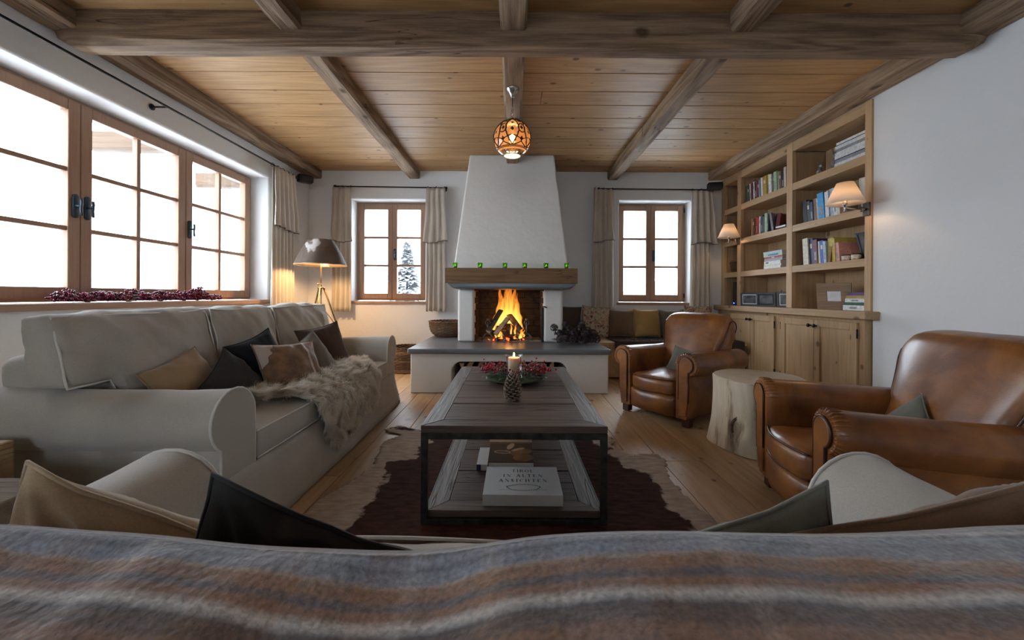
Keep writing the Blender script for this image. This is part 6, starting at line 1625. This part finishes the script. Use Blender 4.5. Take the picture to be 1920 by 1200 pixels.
# ================================================================ SPEAKERS
m_blk_ = plain('black speaker', (0.012, 0.012, 0.013), 0.5)
def spk(loc, rz_, label, wv):
    r = empty('wall_speaker', loc, rz_, label, 'speaker', 'small black wall speakers')
    softbox(-0.085, 0.085, -0.05, 0.05, -0.045, 0.045, 0.02, n=(8, 6, 6), wr=0).obj('cabinet', m_blk_, r, smooth=True)
    MB().tube([(0.0, 0.04, 0.0), (0.0, wv, 0.0)], 0.010, 8).box(-0.02, 0.02, wv-0.004, wv, -0.025, 0.025).obj('bracket', m_iron, r, bevel=0.002)
spk((-2.50, 4.66, 2.31), 0.75, 'small black speaker on the left wall near the corner', 0.12)
spk((2.47, 4.72, 2.265), -0.25, 'small black speaker above the curtain beside the bookcase', 0.15)
bx_ = box_obj('junction_box', 2.44, 2.54, YB-0.02, YB-0.001, 0.68, 0.74, plain('white plastic', (0.7, 0.7, 0.7), 0.4), None, 0.004); tag(bx_, 'small white socket box under the worktop end beside the bench', 'socket')

# ================================================================ ON THE COFFEE TABLE
TZ = 0.4035
def letter(ch):
    """didone capitals: (x0,y0,x1,y1,width) strokes in a box of height 1"""
    t, h = 0.15, 0.022
    L_ = {'T': (0.72, [(0.36, 0, 0.36, 1, t), (0, 0.99, 0.72, 0.99, h), (0.01, 0.86, 0.01, 1, h), (0.71, 0.86, 0.71, 1, h), (0.24, 0.01, 0.48, 0.01, h)]),
          'I': (0.34, [(0.17, 0, 0.17, 1, t), (0.05, 0.01, 0.29, 0.01, h), (0.05, 0.99, 0.29, 0.99, h)]),
          'R': (0.74, [(0.15, 0, 0.15, 1, t), (0.03, 0.01, 0.27, 0.01, h), (0.03, 0.99, 0.45, 0.99, h), (0.15, 0.5, 0.45, 0.5, h), (0.52, 0.60, 0.52, 0.90, t*0.8), (0.45, 0.5, 0.52, 0.6, h), (0.45, 0.99, 0.52, 0.9, h), (0.50, 0.02, 0.50, 0.46, t*0.75), (0.52, 0.03, 0.68, 0.03, h)]),
          'L': (0.62, [(0.15, 0, 0.15, 1, t), (0.03, 0.99, 0.27, 0.99, h), (0.03, 0.01, 0.60, 0.01, h), (0.59, 0, 0.59, 0.2, h)]),
          'N': (0.78, [(0.12, 0, 0.12, 1, h), (0.66, 0, 0.66, 1, h), (0.14, 0.97, 0.64, 0.03, t), (0.03, 0.01, 0.22, 0.01, h), (0.56, 0.99, 0.76, 0.99, h)]),
          'A': (0.76, [(0.36, 0.97, 0.66, 0.03, t), (0.37, 0.97, 0.10, 0.02, h), (0.2, 0.34, 0.52, 0.34, h), (0.02, 0.01, 0.2, 0.01, h), (0.54, 0.01, 0.76, 0.01, h)]),
          'E': (0.64, [(0.15, 0, 0.15, 1, t), (0.03, 0.99, 0.58, 0.99, h), (0.03, 0.01, 0.60, 0.01, h), (0.15, 0.52, 0.42, 0.52, h), (0.59, 0, 0.59, 0.2, h), (0.57, 0.82, 0.57, 1, h), (0.42, 0.42, 0.42, 0.62, h)]),
          'S': (0.56, [(0.12, 0.82, 0.44, 0.24, t), (0.12, 0.82, 0.2, 0.98, h), (0.2, 0.98, 0.4, 0.97, h), (0.44, 0.76, 0.44, 1, h), (0.44, 0.24, 0.36, 0.02, h), (0.36, 0.02, 0.16, 0.03, h), (0.09, 0, 0.09, 0.26, h)]),
          'C': (0.70, [(0.14, 0.22, 0.14, 0.78, t), (0.14, 0.78, 0.34, 0.99, h*2), (0.14, 0.22, 0.34, 0.01, h*2), (0.34, 0.99, 0.6, 0.88, h), (0.34, 0.01, 0.62, 0.14, h), (0.60, 0.70, 0.60, 1, h)]),
          'H': (0.84, [(0.15, 0, 0.15, 1, t), (0.67, 0, 0.67, 1, t), (0.15, 0.51, 0.67, 0.51, h), (0.03, 0.01, 0.27, 0.01, h), (0.03, 0.99, 0.27, 0.99, h), (0.55, 0.01, 0.8, 0.01, h), (0.55, 0.99, 0.8, 0.99, h)]),
          'O': (0.80, [(0.13, 0.25, 0.13, 0.75, t), (0.67, 0.25, 0.67, 0.75, t), (0.13, 0.75, 0.3, 0.98, h*2), (0.3, 0.98, 0.5, 0.98, h), (0.5, 0.98, 0.67, 0.75, h*2), (0.13, 0.25, 0.3, 0.02, h*2), (0.3, 0.02, 0.5, 0.02, h), (0.5, 0.02, 0.67, 0.25, h*2)])}
    return L_.get(ch, (0.4, []))
def write(mb, text, cx, y, hh, z, th=0.0004, track=0.16):
    wds = [(letter(c)[0]+track) for c in text]; tot = (sum(wds)-track)*hh; x = cx-tot/2
    for c, w_ in zip(text, wds):
        for (x0, y0, x1, y1, t) in letter(c)[1]:
            a = V((x+x0*hh, y+y0*hh, 0)); b = V((x+x1*hh, y+y1*hh, 0)); d = (b-a).normalized(); n_ = V((-d.y, d.x, 0))*t*hh/2
            p = [a-n_, b-n_, b+n_, a+n_]; mb.add([(q.x, q.y, z) for q in p]+[(q.x, q.y, z+th) for q in p], [(3, 2, 1, 0), (4, 5, 6, 7)]+[(i, (i+1) % 4, 4+(i+1) % 4, 4+i) for i in range(4)])
        x += w_*hh
m_bw = plain('white dust jacket', (0.62, 0.63, 0.63), 0.45, noise_amt=0.02); m_ink = plain('dark ink', (0.03, 0.035, 0.04), 0.6); m_gink = plain('green ink', (0.09, 0.13, 0.09), 0.6, nscale=90, noise_amt=0.3)
bk1 = empty('picture_book', (0.049, 1.585, 0.0562), 0.0, 'thick white book reading TIROL IN ALTEN ANSICHTEN on the lower table shelf', 'book')
bk1.rotation_euler = (0, 0, -0.006)
bw_, bd_, bt_ = 0.330, 0.262, 0.046
MB().box(-bw_/2, bw_/2, 0, bd_, 0, 0.003).box(-bw_/2, bw_/2, 0, bd_, bt_-0.003, bt_).box(-bw_/2, bw_/2, 0.0, 0.003, 0.003, bt_-0.003).obj('cover', m_bw, bk1, bevel=0.0012)
MB().box(-bw_/2+0.004, bw_/2-0.004, 0.003, bd_-0.004, 0.0031, bt_-0.0031).obj('pages', m_pages, bk1)
tx = MB(); write(tx, 'TIROL', 0.003, 0.205, 0.026, bt_); write(tx, 'IN ALTEN', 0.003, 0.158, 0.026, bt_, track=0.26); write(tx, 'ANSICHTEN', 0.003, 0.112, 0.026, bt_, track=0.26); tx.obj('title', m_ink, bk1)
gr = MB()
for k in range(46):
    a = 2*pi*k/46; c = V((0.004+0.070*cos(a)*(1+0.05*sin(5*a)), 0.063+0.026*sin(a), bt_+0.0002)); q = 0.008 if k % 2 else 0.005
    d = a+pi/2+(0.5 if k % 2 else -0.5)
    p = [c+V((cos(d)*q, sin(d)*q*0.7, 0)), c+V((-sin(d)*0.002, cos(d)*0.002, 0)), c-V((cos(d)*q, sin(d)*q*0.7, 0)), c-V((-sin(d)*0.002, cos(d)*0.002, 0))]
    gr.add([tuple(v_) for v_ in p]+[(v_.x, v_.y, v_.z+0.0003) for v_ in p], [(3, 2, 1, 0), (4, 5, 6, 7)]+[(i, (i+1) % 4, 4+(i+1) % 4, 4+i) for i in range(4)])
gr.box(-0.10, -0.03, 0.0425, 0.0432, bt_, bt_+0.0003).box(0.05, 0.105, 0.0418, 0.0425, bt_, bt_+0.0003).obj('garland_emblem', m_gink, bk1)
bk2 = empty('picture_book', (-0.055, 1.905, 0.0562), 0.0, 'white book with navy spine edge lying under the black photo book', 'book')
MB().box(-0.115, 0.15, 0, 0.215, 0, 0.003).box(-0.115, 0.15, 0, 0.215, 0.027, 0.030).box(-0.115, -0.112, 0, 0.215, 0.0031, 0.0269).obj('cover', m_bw, bk2, bevel=0.001)
MB().box(-0.111, 0.146, 0.004, 0.211, 0.0031, 0.0269).obj('pages', m_pages, bk2)
MB().box(-0.1155, -0.095, -0.0008, 0.0005, 0.0, 0.0302).obj('spine_label', bmat('navy', CC['navy']), bk2)
MB().box(-0.055, -0.051, 0.03, 0.19, 0.0301, 0.0305).obj('cover_line', bmat('magenta', CC['magenta']), bk2)
bk3 = empty('picture_book', (0.0, 1.865, 0.0875), 0.0, 'black photo book showing leather shoes on the lower table shelf', 'book')
MB().box(-0.113, 0.112, 0, 0.245, 0, 0.003).box(-0.113, 0.112, 0, 0.245, 0.025, 0.028).box(-0.113, -0.110, 0, 0.245, 0.0031, 0.0249).obj('cover', bmat('black', CC['black'], 0.3), bk3, bevel=0.001)
MB().box(-0.109, 0.108, 0.004, 0.241, 0.0031, 0.0249).obj('pages', m_pages, bk3)
def blob(mb, pts, z, th=0.0004):
    n = len(pts); mb.add([(x, y, z) for x, y in pts]+[(x, y, z+th) for x, y in pts], [tuple(range(n)), tuple(range(2*n-1, n-1, -1))]+[(i, (i+1) % n, n+(i+1) % n, n+i) for i in range(n)])
def ell(cx, cy, a, b, r_, n=20): return [(cx+a*cos(t)*cos(r_)-b*sin(t)*sin(r_), cy+a*cos(t)*sin(r_)+b*sin(t)*cos(r_)) for t in [2*pi*k/n for k in range(n)]]
m_sh1 = plain('pale leather print', (0.36, 0.30, 0.24), 0.4, nscale=40); m_sh2 = plain('brown leather print', (0.16, 0.085, 0.05), 0.4, nscale=25, noise_amt=0.3)
q_ = MB(); blob(q_, ell(0.06, 0.055, 0.052, 0.045, 0.1), 0.028); blob(q_, ell(0.055, 0.125, 0.055, 0.035, 0.25), 0.0282); blob(q_, ell(0.01, 0.10, 0.06, 0.016, -0.9), 0.0283); q_.obj('shoe_print', m_sh2, bk3)
q_ = MB(); blob(q_, ell(-0.045, 0.12, 0.043, 0.021, -0.15), 0.0286); blob(q_, ell(-0.003, 0.195, 0.042, 0.017, 1.25), 0.0286); blob(q_, ell(0.035, 0.155, 0.040, 0.014, 0.55), 0.0286); q_.obj('sole_print', m_sh1, bk3)
q_ = MB(); blob(q_, ell(-0.045, 0.12, 0.035, 0.014, -0.15), 0.0290); q_.obj('shadow_print', bmat('dark grey', CC['dark grey']), bk3)
bk4 = empty('picture_book', (0.0, 2.135, 0.0562), 0.0, 'brown backed book standing furthest back on the lower table shelf', 'book')
MB().box(-0.12, 0.115, 0, 0.20, 0, 0.004).box(-0.12, 0.115, 0, 0.20, 0.051, 0.055).box(-0.12, -0.116, 0, 0.2, 0.004, 0.051).obj('cover', bmat('tan', CC['tan']), bk4, bevel=0.001)
MB().box(-0.114, 0.11, 0.004, 0.196, 0.0041, 0.0509).obj('pages', m_pages, bk4)
# wreath with candle
WX, WY = 0.018, 2.36
m_plate = plain('dark green glazed plate', (0.03, 0.07, 0.025), 0.6, noise_amt=0.2)
pt = MB().lathe([(0.0, 0.0), (0.10, 0.0), (0.14, 0.008), (0.175, 0.018), (0.173, 0.022), (0.138, 0.012), (0.10, 0.006), (0.0, 0.006)], 48, T(WX, WY, TZ)).obj('plate', m_plate, smooth=True); tag(pt, 'dark green glazed plate under the candle wreath on the coffee table', 'plate')
cn = empty('pillar_candle', (WX-0.004, WY, TZ+0.0065), 0, 'thick burning ivory candle inside the glass on the coffee table', 'candle')
MB().lathe([(0.0, 0.0), (0.036, 0.0), (0.036, 0.128), (0.033, 0.132), (0.028, 0.127), (0.0, 0.124)], 28).obj('wax', m_wax, cn, smooth=False)
MB().tube([(0, 0, 0.122), (0.001, 0, 0.138)], 0.0012, 5).obj('wick', m_char, cn)
MB().lathe([(0.0, 0.132), (0.004, 0.138), (0.0055, 0.144), (0.0035, 0.154), (0.001, 0.163), (0.0, 0.165)], 10).obj('flame', m_wick, cn, smooth=True)
lamp('candle light', (WX-0.004, WY, TZ+0.155), 0.35, (1.0, 0.58, 0.22), 0.008)
hg = MB().lathe([(0.0, 0.0), (0.048, 0.0), (0.048, 0.12), (0.050, 0.140), (0.060, 0.150), (0.0575, 0.152), (0.048, 0.142), (0.0455, 0.12), (0.0455, 0.003), (0.0, 0.003)], 36, T(WX-0.004, WY, TZ+0.0064)).obj('hurricane_glass', thin_glass('hurricane glass', (0.97, 0.98, 0.98), 0.25), smooth=True); tag(hg, 'clear flared glass cylinder around the burning candle', 'glass')
wr_ = empty('fir_wreath', (WX, WY, TZ+0.02), 0, 'fir and red berry wreath around the candle glass', 'wreath')
m_fir = plain('fir needles', (0.075, 0.18, 0.095), 0.6, nscale=30, noise_amt=0.4); m_fir2 = plain('bluish fir needles', (0.14, 0.27, 0.20), 0.6, nscale=30, noise_amt=0.3); m_twig = plain('twig', (0.10, 0.06, 0.04), 0.8)
m_berry = plain('red berries', (0.50, 0.012, 0.03), 0.22, nscale=60, noise_amt=0.3); m_berryd = plain('dark red berries', (0.20, 0.012, 0.045), 0.25, nscale=60, noise_amt=0.4)
ne = MB(); ne2 = MB(); tw = MB()
for i in range(95):
    a = R.uniform(0, 2*pi); r0 = R.uniform(0.065, 0.13); out = R.uniform(0.05, 0.11); dev = R.uniform(-0.9, 0.9)
    p0 = V((r0*cos(a), r0*sin(a), R.uniform(-0.004, 0.045))); d = V((cos(a+dev), sin(a+dev), R.uniform(-0.05, 0.45))).normalized()
    tgt = ne if R.random() < 0.6 else ne2
    tw.tube([p0, p0+d*out*0.5, p0+d*out+V((0, 0, -0.006))], 0.0016, 4)
    for k in range(44):
        t_ = k/44*out; q = p0+d*t_; nd = (V((R.uniform(-1, 1), R.uniform(-1, 1), R.uniform(-0.6, 1))).normalized()+d*0.9).normalized()*R.uniform(0.014, 0.024); sd = nd.cross(V((0.3, 0.2, 1))).normalized()*0.0013
        n0 = len(tgt.v); tgt.v += [tuple(q-sd), tuple(q+sd), tuple(q+nd)]; tgt.f.append((n0, n0+1, n0+2))
ne.obj('needles', m_fir, wr_, fix=False)['kind'] = 'stuff'; ne2.obj('pale_needles', m_fir2, wr_, fix=False)['kind'] = 'stuff'; tw.obj('twigs', m_twig, wr_)['kind'] = 'stuff'
be = MB(); be2 = MB()
for (a, cnt, rr0) in ((2.2, 12, 0.13), (3.25, 26, 0.14), (-0.1, 26, 0.155), (0.4, 20, 0.15), (3.45, 30, 0.15), (3.05, 22, 0.15), (2.75, 16, 0.16), (3.9, 18, 0.12), (4.35, 10, 0.10), (0.15, 34, 0.15), (-0.35, 34, 0.15), (0.7, 30, 0.14), (1.15, 18, 0.12), (-0.8, 16, 0.13), (1.7, 12, 0.12), (5.1, 8, 0.11)):
    for k in range(cnt):
        c = V((rr0*1.08*cos(a)+R.gauss(0, 0.024), rr0*sin(a)+R.gauss(0, 0.020), 0.036+abs(R.gauss(0.016, 0.016))))
        (be if R.random() < 0.6 else be2).ball(c, R.uniform(0.0052, 0.0074), 7, 5)
be.obj('berries', m_berry, wr_, smooth=True)['kind'] = 'stuff'; be2.obj('dark_berries', m_berryd, wr_, smooth=True)['kind'] = 'stuff'
m_leaf = plain('glossy leaf', (0.04, 0.075, 0.02), 0.3, noise_amt=0.3)
def leaf(mb, c, d, ln, wd, up=0.2, curl=0.3):
    d = V(d).normalized(); s = d.cross(V((0, 0, 1))).normalized(); c = V(c)
    prof = [(0, 0.02), (0.25, 0.75), (0.5, 1), (0.75, 0.7), (1, 0.02)]; vs = []
    for t_, w_ in prof:
        p = c+d*ln*t_+V((0, 0, up*ln*t_-curl*ln*t_*t_)); vs += [p-s*wd*w_/2+V((0, 0, 0.12*wd*w_)), p, p+s*wd*w_/2+V((0, 0, 0.12*wd*w_))]
    n0 = len(mb.v); mb.v += [tuple(p) for p in vs]
    for i in range(4):
        for j in range(2): mb.f.append((n0+i*3+j, n0+i*3+j+1, n0+(i+1)*3+j+1, n0+(i+1)*3+j))
for (a, r0, ln) in ((3.9, 0.10, 0.09), (3.6, 0.11, 0.09), (4.3, 0.09, 0.085), (5.5, 0.10, 0.09), (5.9, 0.11, 0.095), (-0.15, 0.12, 0.09), (3.3, 0.12, 0.085)):
    mb = MB(); leaf(mb, (r0*cos(a), r0*sin(a), 0.012), (cos(a+0.2), sin(a+0.2), 0), ln, 0.042, 0.0, 0.05); mb.obj('leaf', m_leaf, wr_, smooth=True, fix=False).modifiers.new('s', 'SOLIDIFY').thickness = 0.0008
# pine cone standing in front
pc = empty('pine_cone', (0.006, 1.915, TZ), 0, 'large brown pine cone standing in front of the candle wreath', 'pine cone')
m_cone = plain('cone scale', (0.075, 0.040, 0.026), 0.6, nscale=70, noise_amt=0.3); m_conet = plain('cone tip', (0.27, 0.18, 0.125), 0.6, nscale=70, noise_amt=0.2)
MB().lathe([(0.0, 0.004), (0.022, 0.012), (0.026, 0.05), (0.018, 0.10), (0.0, 0.135)], 12).obj('core', m_cone, pc, smooth=True)
for i in range(104):
    t_ = i/104; a = i*2.39996; z = 0.012+0.118*t_; rr_ = 0.046*(sin(pi*min(1, 0.22+0.72*t_)))**0.7*(1-0.35*t_)
    tilt = -0.25+1.15*t_; wd = 0.022*(1-0.45*t_); ln = rr_+0.006
    m_ = T(0, 0, z) @ Rm(a, 'Z') @ Rm(-tilt, 'Y')
    mb = MB(); x0, x1, x2 = 0.008, ln*0.8, ln
    vs = [(x0, -wd*0.25, -0.002), (x0, wd*0.25, -0.002), (x1, wd*0.5, -0.003), (x2, wd*0.28, 0.0), (x2, -wd*0.28, 0.0), (x1, -wd*0.5, -0.003), (x0, -wd*0.25, 0.003), (x0, wd*0.25, 0.003), (x1, wd*0.5, 0.004), (x2+0.001, wd*0.25, 0.006), (x2+0.001, -wd*0.25, 0.006), (x1, -wd*0.5, 0.004)]
    mb.add([m_ @ V(v_) for v_ in vs], [(0, 1, 2, 5), (5, 2, 3, 4), (7, 6, 11, 8), (8, 11, 10, 9), (0, 5, 11, 6), (1, 7, 8, 2), (2, 8, 9, 3), (4, 3, 9, 10), (5, 4, 10, 11), (0, 6, 7, 1)])
    o = mb.obj('scale', [m_cone, m_conet], pc)
    for k, pl in enumerate(o.data.polygons):
        if k in (3, 6, 7, 8): pl.material_index = 1

# ================================================================ BERRY BRANCHES ON THE SILL
def berry_branch(y0, y1, humps, label, seed, dens=1.0):
    rr = random.Random(seed); r = empty('berry_branch', (0, 0, 0), 0, label, 'berry branch', 'red berry branches on the window sill')
    b1_ = MB(); b2_ = MB(); tw = MB(); n = int(420*dens)
    base = [(-2.69+0.03*nz(k*0.5, seed, 0), y0+(y1-y0)*k/14, 0.872+0.006*sin(k)) for k in range(15)]
    tw.tube(base, 0.003, 5)
    def hh(t): return 0.036+sum(1.15*h*exp(-((t-c)/w_)**2) for c, h, w_ in humps)
    for i in range(n):
        t = rr.random(); y = y0+(y1-y0)*t; h = hh(t)
        a = rr.uniform(0, pi); q = sqrt(rr.random()); x = -2.69+0.042*q*cos(a)*(0.7+6*h); z = 0.873+h*q*sin(a)
        (b1_ if rr.random() < 0.6 else b2_).ball((x, y+rr.uniform(-0.01, 0.01), z), rr.uniform(0.007, 0.0095), 7, 5)
        if i % 5 == 0: tw.tube([(-2.69, y, 0.874), ((x-2.69)/2, y+0.01, (z+0.874)/2+0.004), (x, y, z)], 0.0012, 3)
    b1_.obj('berries', m_sb, r, smooth=True)['kind'] = 'stuff'; b2_.obj('dark_berries', m_sb2, r, smooth=True)['kind'] = 'stuff'; tw.obj('twigs', m_twig, r)['kind'] = 'stuff'
m_sb = plain('crimson berries', (0.24, 0.018, 0.055), 0.2, nscale=60, noise_amt=0.3); m_sb2 = plain('wine berries', (0.10, 0.008, 0.03), 0.22, nscale=60, noise_amt=0.3)
berry_branch(2.26, 2.84, [(0.12, 0.035, 0.08), (0.45, 0.022, 0.2), (0.85, 0.045, 0.12)], 'crimson berry branch on the sill under the nearest casement post', 5, 1.0)
berry_branch(2.80, 3.26, [(0.35, 0.030, 0.2), (0.75, 0.040, 0.1)], 'crimson berry branch on the sill under the middle casement', 6, 0.9)
berry_branch(3.18, 3.56, [(0.25, 0.060, 0.16), (0.45, 0.05, 0.1), (0.85, 0.010, 0.1)], 'crimson berry branch heaped at the sill under the far casement', 7, 1.0)

# ================================================================ DRIED HYDRANGEAS ON THE HEARTH
m_hyd = plain('dried hydrangea petal', (0.045, 0.018, 0.032), 0.7, nscale=30, noise_amt=0.4); m_hyg = plain('dried hydrangea green', (0.11, 0.13, 0.06), 0.7, nscale=30, noise_amt=0.4)
hy = empty('dried_hydrangeas', (0.68, 4.02, 0.422), 0, 'bunch of dark dried hydrangeas lying on the right of the hearth slab', 'flowers')
hm = MB(); rg = random.Random(4)
for k in range(70):
    z = rg.uniform(-0.5, 1); a = rg.uniform(0, 2*pi); s_ = sqrt(max(0, 1-z*z)); n_ = V((s_*cos(a), s_*sin(a), z)); c = n_*0.05
    t1 = n_.orthogonal().normalized(); t2 = n_.cross(t1)
    for j in range(4):
        an = j*pi/2+k; d = t1*cos(an)+t2*sin(an); e = t1*cos(an+pi/2)+t2*sin(an+pi/2)
        n0 = len(hm.v); hm.v += [tuple(c), tuple(c+d*0.010+e*0.006+n_*0.004), tuple(c+d*0.016+n_*0.001), tuple(c+d*0.010-e*0.006+n_*0.004)]; hm.f.append((n0, n0+1, n0+2, n0+3))
hme = hm.mesh('flower_head', [m_hyd, m_hyg], fix=False)
for k, pl in enumerate(hme.polygons):
    if rg.random() < 0.13: pl.material_index = 1
hme2 = hme.copy()
for (x, y, z, s_) in ((-0.24, 0.0, 0.165, 0.75), (-0.19, 0.02, 0.10, 0.85), (-0.17, 0.0, 0.045, 0.9), (-0.12, -0.02, 0.05, 0.9), (-0.10, 0.02, 0.145, 0.95), (-0.12, 0.03, 0.20, 0.65), (-0.05, -0.03, 0.05, 0.9), (-0.03, 0.03, 0.12, 1.0), (0.02, -0.02, 0.05, 0.9), (0.04, 0.03, 0.14, 1.0), (0.05, 0.03, 0.19, 0.75), (0.09, -0.02, 0.05, 0.9), (0.11, 0.03, 0.12, 1.0), (0.15, -0.02, 0.05, 0.85), (0.17, 0.02, 0.10, 0.9), (0.20, 0.0, 0.045, 0.8), (0.0, 0.08, 0.10, 1.0), (-0.12, 0.08, 0.09, 1.0), (0.12, 0.08, 0.09, 1.0), (-0.05, -0.05, 0.10, 0.85), (0.07, -0.05, 0.10, 0.85)):
    o = bpy.data.objects.new('flower_head', hme); COL.objects.link(o); o.parent = hy; o.location = (x, y, z); o.scale = (s_,)*3; o.rotation_euler = (rg.uniform(-0.6, 0.6), rg.uniform(-0.6, 0.6), rg.uniform(0, 6))
mb = MB()
for k in range(14): mb.tube([(0.05*rg.uniform(-1, 1), 0.05, 0.02+0.01*k % 0.05), (rg.uniform(0.10, 0.27)*rg.choice((-1, 1)), rg.uniform(0.0, 0.12), rg.uniform(0.01, 0.12))], 0.003, 5)
mb.obj('stems', m_twig, hy)['kind'] = 'stuff'
# outside: distant house and tree, paled by overexposure
mo = plain('far timber wall', (0.11, 0.11, 0.115), 0.9); mo2 = plain('far roof snow', (0.6, 0.62, 0.65), 0.9); mow = plain('far house window', (0.08, 0.085, 0.09), 0.5)
hs_ = empty('far_house', (0, 0, 0), 0, 'distant snow-roofed house seen through the right back window', 'house')
mb = MB(); mb.box(6.5, 14.0, 22, 28, -1.5, 0.5).obj('wall', plain('far plaster', (0.135, 0.137, 0.14), 0.9), hs_)
MB().prism([(6.0, 0.5), (14.5, 0.5), (10.2, 2.0)], 21.7, 28.3, 'xz').obj('roof', mo, hs_)
MB().box(7.6, 9.4, 21.9, 22.0, -0.7, 0.1).obj('window', mow, hs_)
tr_ = empty('far_tree', (-4.75, 17.5, -0.9), 0, 'faint hazed fir tree behind the right pane of the left back window', 'tree')
MB().tube([(0, 0, 0), (0, 0, 4.2)], 0.09, 8, taper=lambda t: 1-0.8*t).obj('trunk', mo, tr_)
mb = MB(); m_ft = plain('hazed fir', (0.24, 0.245, 0.25), 0.9, nscale=3, noise_amt=0.12)  # haze is put into the pale grey of the boughs
for k in range(420):
    t_ = R.random()**0.8; z = 0.4+3.8*t_; a = R.uniform(0, 2*pi); ln = 1.25*(1-t_)+0.12
    leaf(mb, (0, 0, z), (cos(a), sin(a), 0), ln*R.uniform(0.7, 1.1), 0.34, 0.15, 0.35)
mb.obj('boughs', m_ft, tr_, fix=False)['kind'] = 'stuff'
